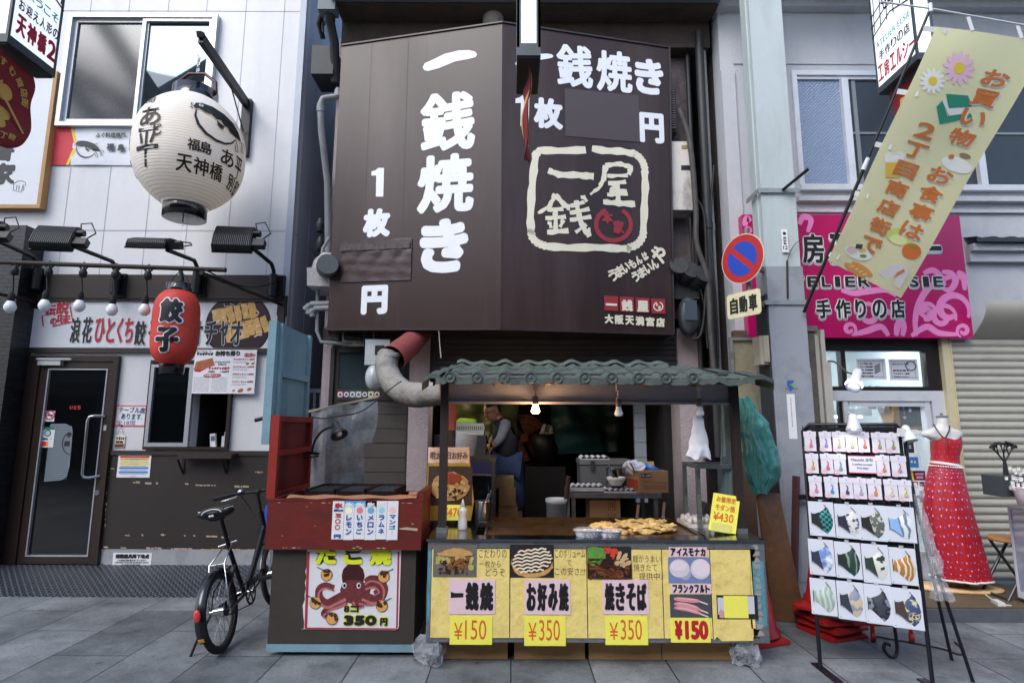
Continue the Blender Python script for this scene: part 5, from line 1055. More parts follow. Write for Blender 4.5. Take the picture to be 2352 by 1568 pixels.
def f4(g,k,q,d):
    if k==0:
        ellp(g,q,d,.27,.58,.24,.36);ellp(g,q,d+.0004,.77,.56,.24,.4)
    if k==1:ellp(g,q,d+.0008,.25,.68,.2,.2);ellp(g,q,d+.0008,.78,.6,.2,.33)
    if k==2:ellp(g,q,d-.0004,.4,.4,.14,.28)
pic('food_picture','picture of two round pale ice wafers on a blue ground on the fourth board',Bz(ze,697,844,936,990),[M('photo_blue',(112,128,172),.5,var=.15,vs=8),M('wafer',(206,196,206),.5,var=.06),M('wafer_top',(222,208,216),.5,var=.06),M('wafer_shade',(160,158,184),.5)],f4)
def f5(g,k,q,d):
    x0,y0,x1,y1=q;w_,h=x1-x0,y1-y0
    for i,yy in enumerate((.8,.62,.45)):
        pts=[(x0+w_*(.1+.62*j/8),y0+h*(yy-.02-.25*(j/8)**2 if i else yy-.1*(j/8)+.02))for j in range(9)]
        if k==0:g.stroke(fS,pts,[.012,.022,.025,.026,.026,.026,.025,.022,.012],d+i*.0004)
        if k==1:g.stroke(fS,[p for p in pts[1:-1]],.006,d+.0016)if i==2 else g.stroke(fS,[(p[0],p[1]+.006)for p in pts[1:-1]],.005,d+i*.0004+.0002)
        if k==2:e_=pts[-1];g.stroke(fS,[(e_[0]-.005,e_[1]),(min(e_[0]+.05,x1-.002),e_[1]-.02)],.008,d-.0002+i*.0003)
pic('food_picture','picture of pink sausages on sticks on the fourth board',Bz(ze,707,1055,944,1186),[M('photo_slate',(72,74,82),.5,var=.25,vs=9),M('sausage_pink',(206,140,146),.4),M('sausage_light',(230,180,184),.4),M('stick',(224,206,180),.5)],f5)
def f6(g,k,q,d):
    x0,y0,x1,y1=q;w_,h=x1-x0,y1-y0
    if k==0:blobs(g,q,d,10,.1,.12,9,(.02,.1,.98,.4));g.quad(fS,x0+.05*w_,y0+.05*h,x0+.12*w_,y0+.4*h,d)
    if k==1:g.quad(fS,x0+.02*w_,y0+.2*h,x0+.2*w_,y1-.1*h,d+.001);g.quad(fS,x0+.74*w_,y0+.22*h,x0+.92*w_,y1-.04*h,d+.001)
    if k==2:g.quad(fS,x0+.17*w_,y0+.05*h,x0+.76*w_,y1-.02*h,d+.002)
pic('covered_picture','dark picture covered with a blank yellow paper on the last board',Bz(ze,975,1058,1208,1195),[phb,M('salmon',(200,150,140),.5),M('clear_tape',(196,196,206),.3),paperY],f6)
g=MB()
for z_,rows in((zd,(('こだわりの',1262,1420,795,845),('一枚から',1265,1385,860,900),('どうぞ',1300,1412,905,950),('このボリューム',1696,1868,795,845),('で',1765,1790,858,890),('この安さ!!!',1696,1868,900,945))),(ze,(('麺がうまい!',494,662,830,872),('焼きたて',500,632,880,922),('提供中♪',530,668,930,972)))):
    for s,x0,x1,y0,y1 in rows:tz(g,fS,z_,s,x0,y0,x1,y1,.0168,0,0)
g.build('handwriting',M('felt_pen',(88,74,46),.7),ST)
# cardboard boxes below, wrapped castors
for i,(x0,x1,y1,nm_)in enumerate(((1012,1166,1517,'brown cardboard box under the left end of the stall, first from the left'),(1181,1344,1525,'wide brown cardboard box under the stall below the torn price card'),(1353,1520,1524,'brown cardboard box under the stall below the fried noodle card'),(1522,1686,1527,'rightmost brown cardboard box under the stall beside the bagged castor'))):
    a_,b2=G(x0,y1,.003),G(x1,y1,.003);g=MB();yy=3.93;g.box(a_.x*yy/a_.y,b2.x*yy/b2.y,yy,yy+.35,.003,.15);x_=a_.x*yy/a_.y;g.box(x_+.01,b2.x*yy/b2.y-.01,yy-.004,yy,.135,.149,0)
    g.solo('cardboard_box',nm_,'box',M('box_brown',(160,124,82),.85,var=.12,vs=4),'boxes under the stall')  # plain cardboard brown, tone varies at random
wrap=M('crumpled_plastic',(206,212,220),.08,alpha=.22,bump=.8,bs=18)
for x,y,nm_ in((985,1540,'castor wrapped in a crumpled clear bag at the left foot of the stall'),(1732,1548,'castor wrapped in a crumpled clear bag at the right foot of the stall')):
    c=G(x,y-2,0);c.y=3.86;T=thing('wrapped_castor',nm_,'castor',V((c.x,c.y,0)),'wrapped castors of the stall')
    g=MB();g.lathe([(0,-.02),(.05,-.02),(.055,-.01),(.055,.01),(.05,.02),(0,.02)],V((c.x,c.y,.057)),18,Matrix.Rotation(R(90),3,'Y'));g.build('wheel',M('castor_grey',(86,88,92),.5,var=.2),T)
    g=MB();g.box(c.x-.04,c.x+.04,c.y-.04,c.y+.04,.12,.15);g.bar((c.x-.03,c.y,.05),(c.x-.03,c.y,.13),.006,.04);g.bar((c.x+.03,c.y,.05),(c.x+.03,c.y,.13),.006,.04);g.build('fork',gsteel,T)
    g=MB();g.ball(V((c.x,c.y-.01,.085)),(.088,.085,.085),22,16);g.jitter(.05,x,13);g.jitter(.02,x+1,35)
    for p in g.v:p.z=max(.004,p.z)
    g.s=[False]*len(g.s);g.build('plastic_bag',wrap,T)
# ---------------------------------------------------------------- things on the counter
CZ=CT+.0125
def onct(x,y,z=CZ):return G(x,y,z)
q=onct(1035,1192);fp=Fr((0,4.24,0),(1,0,.0),(0,.10,1))
T=thing('menu_easel','yellowed picture board of a savoury pancake priced 470 standing behind the left post','menu board',V((q.x,4.2,CZ)))
q=fp.box(*zi(2,470),*zi(345,1000));x0,y0,x1,y1=q;w_,h=x1-x0,y1-y0;y0=max(y0,CZ+.002)
g=MB();g.poly(fp,[(x0,y1),(x0+.88*w_,y1),(x0+.9*w_,y1-.2*h),(x1,y1-.75*h),(x1-.02,y0),(x0+.08*w_,y0),(x0,y0+.12*h)],-.015,0);g.build('board',M('yellowed_board',(160,128,34),.6,var=.3,vs=10,dirt=.5,ds=8,dcol=(110,84,40)),T)
g=MB();g.quad(fp,x0,y1-.22*h,x0+.88*w_,y1,.002);g.build('header',M('header_pink',(206,178,158),.7,var=.25,vs=10,dirt=.5,ds=9),T)
g=MB();text(g,fp,'明太一日お好み',x0+.05*w_,y1-.17*h,x0+.85*w_,y1-.06*h,.004,0,.002);g.build('lettering',M('faded_brown',(92,66,56),.7),T)
g=MB();p0=fp.box(*zi(10,606),*zi(330,890));g.quad(fp,*p0,.003);g.build('picture_ground',M('photo_brown',(58,44,34),.4,var=.4,vs=10),T)
def fpb(mat,n,rx,ry,seed,ar,d):
    g=MB();r_=random.Random(seed);W_,H_=p0[2]-p0[0],p0[3]-p0[1]
    for i in range(n):g.disc(fp,p0[0]+W_*r_.uniform(ar[0],ar[2]),p0[1]+H_*r_.uniform(ar[1],ar[3]),W_*rx*r_.uniform(.5,1),d+i*.00008,None,0,8,H_*ry*r_.uniform(.5,1),r_.uniform(0,3))
    g.build('pancake_picture',mat,T)
def dome(mat,cx_,cy_,rx,ry,d,wob,seed):
    g=MB();r_=random.Random(seed);W_,H_=p0[2]-p0[0],p0[3]-p0[1];g.poly(fp,[(p0[0]+W_*(cx_+rx*(1+r_.uniform(-wob,wob))*math.cos(k*.2)),p0[1]+H_*(cy_+ry*(1+r_.uniform(-wob,wob))*math.sin(k*.2)))for k in range(31)],d);g.build('pancake_picture',mat,T)
bat=M('pancake_batter',(176,136,84),.5,var=.5,vs=22,dirt=.7,ds=28,dcol=(70,36,20));dome(sauce,.5,.3,.44,.2,.0042,.08,1);dome(bat,.5,.48,.43,.36,.005,.07,2)
fpb(cabb,22,.05,.035,3,(.18,.2,.85,.6),.0085);fpb(sauce,18,.05,.03,6,(.15,.14,.85,.45),.0095);dome(M('sauce_red',(134,58,34),.35,var=.4,vs=40),.52,.68,.26,.14,.0108,.12,4)
g=MB();p1=fp.box(*zi(100,885),*zi(272,998));g.slab(fp,p1[0],max(p1[1],CZ+.003),p1[2],p1[3],.01,.013);g.build('price_label',paperY,T);g=MB();text(g,fp,'¥470',p1[0]+.018,p1[1]+.025,p1[2]-.018,p1[3]-.02,.0145,0,.0004);g.build('price_figures',redmk,T)
c=onct(1073,1192);c.y=4.1
g=MB();g.lathe([(.0,0),(.03,.0),(.032,.01),(.032,.06),(.026,.085),(.026,.09),(.031,.12),(.028,.14),(.016,.148),(.014,.16),(.016,.162),(.004,.205),(0,.205)],V((c.x,4.12,CZ)),18);g.solo('squeeze_bottle','translucent white squeeze bottle standing before the pancake board','bottle',M('milky_plastic',(204,204,198),.35,alpha=.85,var=.04))
c=P(1112,1165,4.3);g=MB();z0=CZ
g.lathe([(.0,0),(.055,0),(.058,.16),(.064,.165),(.064,.17),(.054,.17),(.052,.02),(0,.02)],V((c.x-.01,4.32,z0)),20);T=thing('utensil_pot','steel pot holding utensils at the left end of the griddle','pot',V((c.x,4.32,z0)));g.build('pot',steel,T)
g=MB();g.tube([(c.x,4.32,z0+.05),(c.x+.05,4.3,z0+.25)],.006,6);g.tube([(c.x-.02,4.32,z0+.05),(c.x+.03,4.34,z0+.22)],.005,6);g.build('utensil',chrome,T)
g=MB();g.box(c.x-.03,c.x+.07,4.22,4.3,z0,z0+.03);g.solo('steel_tray','small steel tray beside the utensil pot','tray',steel)
# food on the griddle
gz=CT-.005;rd=random.Random(12)
pan=M('fried_batter',(232,196,126),.55,var=.5,vs=17,bump=.8,bs=70,dirt=.85,ds=22,dcol=(150,78,28))
spots=((1390,1212,.13,.09,'browned pancake at the left of the heap on the griddle'),(1415,1226,.12,.07,'pale edged pancake in front of the heap beside the sausage'),(1445,1208,.12,.07,'folded pancake with red sauce in the middle of the heap'),(1480,1222,.13,.07,'folded pancake at the front of the heap near the right'),(1500,1206,.12,.06,'folded pancake at the back of the heap'),(1520,1218,.12,.07,'rightmost folded pancake on the griddle'),(1470,1203,.10,.05,'folded pancake behind the middle of the heap'))
for i,(x,y,rx_,ry_,nm_)in enumerate(spots):
    c=G(x,y,gz+.01);g=MB();r_=random.Random(i)
    g.ball(c+V((0,0,.012)),(rx_*.9,ry_,.024),26,10);g.jitter(.02,i*3,22);g.jitter(.012,i,60)
    for p in g.v:p.z=max(gz+.002+.001*i,p.z)
    if i in(2,3,4,5):g.grid(lambda u,v,c=c,i=i:c+V(((u-.5)*rx_*1.6,(v-.5)*ry_*1.2,.034+.008*math.sin(u*9+i)+.006*math.sin(v*14))),12,6)
    g.solo('griddle_pancake',nm_,'pancake',pan,'pancakes on the griddle')
g=MB();a_,b2=G(1424,1224,gz+.016),G(1456,1226,gz+.016);g.tube([a_,a_.lerp(b2,.2),a_.lerp(b2,.8),b2],[.008,.015,.015,.008],10);g.solo('sausage','reddish sausage lying in front of the pancakes on the griddle','sausage',M('sausage_red',(172,84,66),.35))
foil=M('foil',(186,188,192),.25,.9,bump=.8,bs=45)
for i,(x,y,w_,nm_)in enumerate(((1343,1219,.16,'foil tray of food with a clear lid, larger of the two on the counter edge'),(1394,1223,.125,'flat foil tray with a clear lid, right of the larger foil tray'))):
    c=G(x,y,CZ);c.y=3.89;T=thing('foil_tray',nm_,'foil tray',V((c.x,c.y,CZ)),'foil trays on the counter')
    hgt=.034 if i==0 else.028
    def ring(k,z,j=0):return[c*1+V((k*w_*math.cos(t_)*(abs(math.cos(t_))**-.35 if abs(math.cos(t_))>.1 else 1.6)*.6,k*.07*math.sin(t_)*(abs(math.sin(t_))**-.3 if abs(math.sin(t_))>.1 else 1.5)*.7,z-c.z+CZ))for t_ in[2*math.pi*i_/24 for i_ in range(24)]]
    r0,r1,r2=ring(.85,0),ring(1,hgt),ring(1.1,hgt+.004);g=MB();g.add(r0+r1+r2,[(k*24+i_,k*24+(i_+1)%24,(k+1)*24+(i_+1)%24,(k+1)*24+i_)for k in range(2)for i_ in range(24)]);g.add(r0,[tuple(range(23,-1,-1))]);g.build('foil',foil,T)
    g=MB();r3=ring(.95,hgt-.006);g.add(r3,[tuple(range(24))]);g.build('food',M('tray_food',(150,118,92),.5,var=.4,vs=30),T)
    g=MB();r4,r5=ring(1.05,hgt+.006),ring(.8,hgt+.02);g.add(r4+r5,[(i_,(i_+1)%24,24+(i_+1)%24,24+i_)for i_ in range(24)]);g.add(r5,[tuple(range(24))]);g.build('lid',clearp,T)
for x,y0,y1,nm_ in((1462,1195,1158,'wooden handled spatula standing behind the griddle left of the other'),(1522,1195,1153,'wooden handled spatula standing behind the griddle at the right')):
    T=thing('spatula',nm_,'spatula',P(x,y0,4.63),'spatulas behind the griddle');a_,b2=P(x,y0+6,4.63),P(x+5,y1,4.66)
    g=MB();g.bar(a_.lerp(b2,.35),b2,.022,.012);g.build('handle',M('spatula_wood',(106,78,50),.6),T);g=MB();g.bar(a_+V((0,0,-.06)),a_.lerp(b2,.36),.03,.004);g.build('blade',steel,T)
# yellow lunch card
cn=[P(*zi(x,y),3.96)for x,y in((2048,1100),(2243,1132),(2287,857),(2106,832))];dz_=CZ+.004-min(p.z for p in cn)
cn=[p+V((0,0,dz_))for p in cn];u_=cn[1]-cn[0];fy=Fr(cn[0]+V((0,.0,0)),u_,(cn[3]-cn[0])+V((0,.05,0)));W_,H_=u_.length,(cn[3]-cn[0]).length
T=thing('lunch_card','tilted yellow card with handwritten lunch offer priced 430 at the right end of the counter','price card',cn[0])
g=MB();g.slab(fy,0,0,W_,H_,-.012,0);g.slab(fy,.01,-.004,W_*.8,.05,.002,.004);g.build('card',paperY,T)
g=MB();g.slab(fy,W_*.06,.0,W_*.78,.055,.005,.012);g.build('clear_stand',M('clear_stand',(226,226,150),.15,alpha=.35),T)
g=MB();text(g,fy,'お昼限定',W_*.12,H_*.78,W_*.85,H_*.93,.002,0,.0004);text(g,fy,'モダン焼',W_*.12,H_*.55,W_*.85,H_*.72,.002,0,.0004);text(g,fy,'¥430',W_*.08,H_*.27,W_*.84,H_*.5,.002,0,.0006);g.build('handwriting',redmk,T)
# steel frame rack with egg cartons at the right end
xa=P(1603,1100,4.2).x;za=P(1603,1071,4.2).z
T=thing('steel_stand','square steel tube stand at the right end of the counter','stand',V((xa+.15,4.3,CZ)))
g=MB()
for(x,y)in((xa,4.2),(xa+.27,4.2),(xa,4.52),(xa+.27,4.52)):g.box(x-.014,x+.014,y-.014,y+.014,CZ,za-.014)
g.build('leg',gsteel,T)
g=MB();g.box(xa-.014,xa+.3,4.186,4.214,za-.014,za+.014);g.box(xa-.014,xa+.3,4.506,4.534,za-.014,za+.014);g.box(xa-.014,xa+.014,4.214,4.506,za-.014,za+.014);g.build('top_frame',gsteel,T)
g=MB();c=P(1590,1200,4.35)
for i in range(5):
    for j in range(3):g.ball(V((c.x-.04+i*.04,4.28+j*.08,CZ+.035+.01*((i+j)%2))),(.017,.035,.028),8,5)
g.box(c.x-.07,c.x+.16,4.22,4.5,CZ,CZ+.022);g.jitter(.008,4,20);g.solo('egg_carton','clear and white egg carton lying under the steel stand','egg carton',M('egg_carton',(196,194,190),.35,var=.1))
g=MB();c=P(1612,1160,4.4);g.obox(V((c.x+.06,4.42,CZ+.09)),(.12,.12,.10),Matrix.Rotation(R(20),3,'Y'));g.box(c.x-.04,c.x+.15,4.34,4.5,CZ+.024,CZ+.05);g.solo('steel_caddy','tilted steel caddy behind the yellow lunch card','caddy',steel)
# white carrier bag
c=P(1606,1000,4.02);g=MB();zt_,zb_=P(1606,950,4.02).z,P(1600,1050,4.02).z
def bag(u,v):
    wd=(.02+.058*v**.7);a=2*math.pi*u;k=1+.12*math.sin(a*5+v*4)*v;return V((c.x-.012*v+wd*math.cos(a)*k,4.02+(.012+.022*v)*math.sin(a)*k,zt_-(zt_-zb_)*v+.012*math.sin(a*4)*v))
g.grid(bag,30,14);g.tube([(c.x-.01,4.02,zt_-.02),(c.x,4.0,zt_+.06),(c.x+.012,4.02,zt_-.02)],.008,6);g.add([bag(i/30,1)for i in range(30)],[tuple(range(30))]);g.jitter(.012,1,18);g.solo('carrier_bag','white plastic carrier bag hanging under the right end of the stall roof','bag',M('white_bag',(218,220,226),.4,var=.03,bump=.4,bs=14))
# tarpaulins
def cloth(name,label,cat,pts,mat,amp=.02,fq=9,nu=36,nv=36,thick=None,seed=0,kind=None):
    """a draped sheet through four corner points TL TR BR BL with folds"""
    tl_,tr2,br_,bl_=[V(p)for p in pts];n=((tr2-tl_).cross(bl_-tl_)).normalized();g=MB()
    def f(u,v):
        p=tl_.lerp(tr2,u).lerp(bl_.lerp(br_,u),v)
        return p+n*amp*(math.sin(fq*u+2*math.sin(3*v+seed)+seed)*.6+.4*math.sin(2.1*fq*u+3*v*math.sin(seed+u*4))+.25*math.sin(17*v+5*u+seed))
    g.grid(f,nu,nv);return g.solo(name,label,cat,mat)
tarp=M('green_tarp',(66,130,126),.3,var=.2,vs=4,bump=.7,bs=9,spec=.5);tarpd=M('dull_green_tarp',(32,60,52),.5,var=.3,vs=3,bump=.5,bs=8)
g=MB();c=P(1738,1030,4.5);zt_,zb_=P(1720,915,4.5).z,P(1735,1128,4.5).z
prf=[(0,1696,1726),(.2,1696,1748),(.4,1697,1768),(.58,1702,1782),(.72,1708,1789),(.86,1716,1784),(.94,1724,1770),(1,1730,1762)]
def tb(u,v):
    for k in range(len(prf)-1):
        if v<=prf[k+1][0]:break
    f_=min(1,max(0,(v-prf[k][0])/(prf[k+1][0]-prf[k][0])));xl_,xr_=[prf[k][j]*(1-f_)+prf[k+1][j]*f_ for j in(1,2)];y_=912+(1130-912)*v
    p0,p1=P(xl_,y_,4.5),P(xr_,y_,4.5);a=2*math.pi*u;hw=(p1.x-p0.x)/2
    k2=1-.16*abs(math.sin(a*4+1.2*math.sin(v*3)))-.08*abs(math.sin(a*9-2.5*v));return V(((p0.x+p1.x)/2+hw*math.cos(a)*(k2+.1),4.5+(.06+hw*.55)*math.sin(a)*k2,p0.z+.012*math.sin(a*3+v*7)))
g.grid(tb,110,50);g.jitter(.022,5,8);g.jitter(.010,8,20);g.solo('tarpaulin_bundle','crumpled blue green tarpaulin gathered at the right side of the stall','tarpaulin',tarp)
cloth('side_sheet','cloudy clear plastic side sheet hanging inside the right stall post','sheet',[P(1650,925,4.25),P(1690,925,4.12),P(1695,1150,4.12),P(1655,1150,4.3)],M('cloudy_plastic',(120,150,150),.25,alpha=.45,var=.2),.02,11)
# ---------------------------------------------------------------- inside the kitchen
Yk=5.5
T=thing('work_table','steel work table loaded with egg trays and boxes behind the griddle','table',P(1410,1140,Yk))
ta,tb_=P(*zi(1042,800),5.3),P(*zi(1705,830),5.3);tz_=ta.z
g=MB();g.box(ta.x,tb_.x,5.3,5.9,tz_-.045,tz_);g.build('top',gsteel,T)
for x in(ta.x+.03,tb_.x-.05):
    for y in(5.33,5.87):g=MB();g.box(x-.018,x+.018,y-.018,y+.018,.0 if y<6 else fz,tz_-.045);g.build('leg',gsteel,T)
def eggtray(x0,y0,x1,y1,Y,n,label):
    a_,b2=P(*zi(x0,y1),Y),P(*zi(x1,y1),Y);g=MB();w_=b2.x-a_.x;dpt=.24
    for k in range(n):
        zz=a_.z+k*.012
        g.grid(lambda u,v:V((a_.x+w_*u+.02*v,Y+dpt*v,zz+.012+.018*(abs(math.sin(u*math.pi*6))*.9+.1)*(.55+.45*abs(math.cos(v*math.pi*5))))),48,20)
        g.grid(lambda u,v:V((a_.x+w_*u+.02*v,Y+dpt*(v),zz)),1,1);g.add([V((a_.x,Y,zz)),V((b2.x,Y,zz)),V((b2.x,Y,zz+.012)),V((a_.x,Y,zz+.012))],[(0,1,2,3)])
    return g.solo('egg_tray',label,'egg tray',M('pulp_grey',(176,178,182),.8,var=.1,vs=10),'grey egg trays in the kitchen')
eggtray(1045,712,1285,788,5.35,3,'pile of grey egg trays at the left front of the work table');eggtray(1288,740,1520,806,5.32,2,'grey egg tray under the white bowl on the work table')
g=MB();a_,b2=P(*zi(1115,700),5.62),P(*zi(1480,560),5.62);T=thing('steel_case','grey steel case with latches standing on the work table','case',V(((a_.x+b2.x)/2,5.7,tz_)))
zt_=b2.z;g.box(a_.x,b2.x,5.62,5.9,tz_,zt_-.05);g.build('case_body',M('case_grey',(92,96,98),.5,.3,var=.15),T);g=MB();g.box(a_.x-.008,b2.x+.008,5.61,5.91,zt_-.045,zt_);g.build('lid',M('case_lid',(104,106,106),.5,.3,var=.15),T)
for x in(a_.x+.24*(b2.x-a_.x),a_.x+.95*(b2.x-a_.x)):g=MB();g.box(x-.02,x+.02,5.598,5.61,zt_-.1,zt_-.01);g.build('latch',steel,T)
e2=zt_
g=MB();a_,b2=P(*zi(1120,560),5.62),P(*zi(1330,560),5.62);w_=b2.x-a_.x;g.grid(lambda u,v:V((a_.x+w_*u,5.63+.24*v,e2+.01+.025*abs(math.sin(u*math.pi*5))*(.5+.5*abs(math.cos(v*math.pi*4))))),40,16);g.box(a_.x,b2.x,5.63,5.87,e2+.001,e2+.009);g.solo('egg_tray','single grey egg tray lying on top of the steel case','egg tray',M('pulp_grey'),'grey egg trays in the kitchen')
c=P(*zi(1375,760),5.42);c.z=tz_+.055;g=MB();g.lathe([(0,0),(.05,.0),(.055,.015),(.085,.05),(.09,.075),(.085,.078),(.08,.055),(.05,.02),(0,.015)],c,22,sx=1.0,sy=.8);T=thing('white_bowl','white bowl of brown sauce with a ladle on an egg tray','bowl',c);g.build('bowl',M('white_china',(206,206,200),.25),T);g=MB();g.lathe([(0,.062),(.077,.062)],c,22,sy=.8);g.build('sauce',M('bowl_sauce',(96,46,24),.3),T);g=MB();g.tube([c+V((0,0,.06)),c+V((-.05,-.01,.13)),c+V((-.07,0,.2))],.006,6);g.build('ladle',chrome,T)
c=P(*zi(1360,700),5.55);c.z=tz_;g=MB();g.lathe([(0,0),(.075,0),(.075,.2),(.078,.205),(.07,.205),(.07,.01),(0,.01)],c,20);g.solo('steel_canister','round steel canister behind the white bowl','canister',steel)
# printed cardboard carton on the table
a_,b2=P(*zi(1495,795),5.35),P(*zi(1545,825),5.28);c3=P(*zi(1750,825),5.4)
T=thing('carton','printed cardboard carton with open flaps at the right of the work table','carton',V((b2.x,5.4,tz_)))
fk=Fr((b2.x,5.29,tz_),(c3.x-b2.x,.06,0),(0,0,1));W_=(c3.x-b2.x);H_=P(*zi(1640,640),5.33).z-tz_
g=MB();g.slab(fk,0,0.001,W_,H_,-.28,0);g.build('box',cardb,T)
g=MB();fl2=Fr(fk.pt(0,0,-.28),fk.n,(0,0,1));g.quad(fl2,.02,.03,.26,H_-.08,.001);g.build('side_print',M('carton_red',(150,58,40),.7),T)
g=MB();g.slab(fk,W_*.08,H_*.7,W_*.44,H_*.88,.001,.0015);g.build('black_label',ink,T);g=MB();text(g,fk,'プレーンタイプ',W_*.10,H_*.73,W_*.42,H_*.85,.003,0,.0006);g.build('label_lettering',paper,T)
g=MB();text(g,fk,'1kg×12',W_*.1,H_*.5,W_*.45,H_*.6,.002,0,.0004);scrawl(g,fk,W_*.15,H_*.18,W_*.9,H_*.36,.002,0,2,random.Random(5));scrawl(g,fk,W_*.6,H_*.42,W_*.95,H_*.5,.002,0,2,random.Random(6));g.build('carton_print',M('carton_ink',(156,84,54),.7),T)
g=MB();g.obox(fk.pt(W_*.5,H_+.02,-.3),(W_,.004,.1),Matrix.Rotation(R(-25),3,'X'));g.obox(fk.pt(-.02,H_+.03,-.14),(.004,.28,.09),Matrix.Rotation(R(-25),3,'Y'));g.build('flap',cardb,T)
g=MB();g.ball(fk.pt(W_*.1,H_+.02,-.16),(.09,.1,.07),18,12);g.jitter(.05,2,12);g.jitter(.02,3,30);g.s=[False]*len(g.s);g.solo('crumpled_bag','crumpled pale plastic bag stuffed in the open carton','bag',M('pale_bag',(190,196,208),.3,bump=.4,bs=20))
g=MB();g.lathe([(0,0),(.06,0),(.085,.06),(.08,.06),(.055,.006),(0,.006)],fk.pt(W_*.62,H_-.02,-.14),20,Matrix.Rotation(R(25),3,'Y'));g.solo('blue_bowl','blue plastic bowl in the open carton','bowl',M('blue_plastic',(70,112,196),.35))
# box below table, bucket, white tray
a_,b2=P(*zi(1185,1000),5.35),P(*zi(1403,845),5.35);g=MB();T=thing('moving_box','plain cardboard box with handling marks under the work table','box',V(((a_.x+b2.x)/2,5.4,.2)));g.box(a_.x,b2.x,5.35,5.65,.18,b2.z);g.build('box',cardb,T);g=MB()
fq=FY(5.348)
for k in range(2):x_,y_=b2.x-.11,b2.z-.1-k*.12;g.stroke(fq,[(x_,y_),(x_+.06,y_),(x_+.06,y_+.09),(x_,y_+.09)],.006,.001,closed=True);g.stroke(fq,[(x_+.02,y_+.02),(x_+.02,y_+.07)],.008,.001);g.stroke(fq,[(x_+.042,y_+.02),(x_+.042,y_+.07)],.008,.001)
g.build('marks',brownink,T)
c=P(*zi(942,1000),5.3);zt_=P(*zi(942,840),5.3).z;g=MB();hh=zt_-fz*0-.12;r_=(P(*zi(1017,900),5.3).x-P(*zi(865,900),5.3).x)/2
g.lathe([(0,0),(r_*.88,0),(r_*.95,zt_-.16),(r_*1.04,zt_-.15),(r_*1.04,zt_-.12),(r_*.97,zt_-.12),(r_*.9,.02),(0,.02)],V((c.x,5.3,.12)),28);T=thing('white_bucket','tall white plastic bucket standing on the kitchen floor','bucket',V((c.x,5.3,.12)));g.build('tub',M('bucket_white',(206,212,216),.4),T);g=MB();g.tube([(c.x+.05,5.3,.5),(c.x+.11,5.28,zt_+.2)],.02,8);g.build('stick',M('old_stick',(70,48,38),.7),T)
g=MB();g.box(c.x-.3,c.x+.3,5.1,5.6,.0,.12);g.solo('floor_plinth','low dark plinth carrying the white bucket','plinth',darkm)
# left side of the kitchen: fridge, plates, basket, cartons
a_,b2=P(*zi(335,545),5.35),P(*zi(495,545),5.35);T=thing('counter_fridge','small grey under counter fridge with a blue control strip at the left','fridge',V((b2.x-.2,5.6,fz)))
g=MB();g.box(b2.x-.48,b2.x,5.35,5.9,.02,a_.z-.03);g.build('cabinet',M('fridge_grey',(96,100,106),.45,.2,var=.1),T);g=MB();g.box(b2.x-.49,b2.x+.01,5.34,5.91,a_.z-.03,a_.z);g.box(b2.x-.025,b2.x+.004,5.342,5.35,.05,a_.z-.03);g.build('steel_top',steel,T);g=MB();z_=P(0,878+.3167*605,5.35).z;g.box(b2.x-.46,b2.x-.03,5.343,5.35,z_-.05,z_+.05);g.build('control_strip',M('navy_strip',(34,36,78),.4),T);g=MB();g.box(b2.x-.47,b2.x-.03,5.342,5.35,.1,z_-.07);g.build('glass_door',glassd,T)
ftop=a_.z
c0_,c1_=P(*zi(262,520),5.45),P(*zi(290,365),5.45);ax=(c1_-c0_).normalized();g=MB();n=15
rotm=V((0,0,1)).rotation_difference(ax).to_matrix();Ln=(c1_-c0_).length;pr_=[(0,0)]
for i in range(n):z_=Ln*i/n;pr_+=[(.096,z_),(.112,z_+Ln/n*.5),(.112,z_+Ln/n*.7),(.096,z_+Ln/n*.98)]
pr_+=[(.112,Ln),(.09,Ln),(.07,Ln-.012),(0,Ln-.012)]
g.lathe(pr_,c0_,28,rotm);g.solo('plate_stack','leaning stack of white foam plates beside the fridge','plates',M('foam_white',(176,177,180),.6))
q0,q1=P(*zi(200,380),5.9),P(*zi(415,295),5.9);T=thing('plastic_basket','pale plastic basket with slotted sides on the back shelf','basket',V(((q0.x+q1.x)/2,6,q0.z)))
g=MB();fq=FY(5.9);g.slab(fq,q0.x,q1.z-.03,q1.x,q1.z,-.02,.0);g.slab(fq,q0.x,q0.z,q1.x,q0.z+.05,-.02,0)
for i in range(15):x=q0.x+(q1.x-q0.x)*i/14;g.slab(fq,x-.006,q0.z+.05,x+.006,q1.z-.03,-.02,0)
g.box(q0.x,q0.x+.02,5.92,6.15,q0.z,q1.z);g.box(q1.x-.02,q1.x,5.92,6.15,q0.z,q1.z);g.box(q0.x,q1.x,5.92,6.15,q0.z,q0.z+.02);g.build('basket',M('basket_grey',(150,152,148),.5),T)
g=MB();g.box(q0.x-.2,q1.x+.02,5.9,6.2,fz,q0.z-.002);g.solo('back_shelf','dark cabinet carrying the plastic basket','cabinet',M('cabinet_black',(26,27,29),.6))
g=MB();g.ball(V((q0.x+.1,6.0,q1.z+.01)),(.13,.08,.035),14,8);g.jitter(.02,1,20);g.solo('green_towel','bright green towel lying in the plastic basket','towel',M('lime_cloth',(150,190,40),.8))
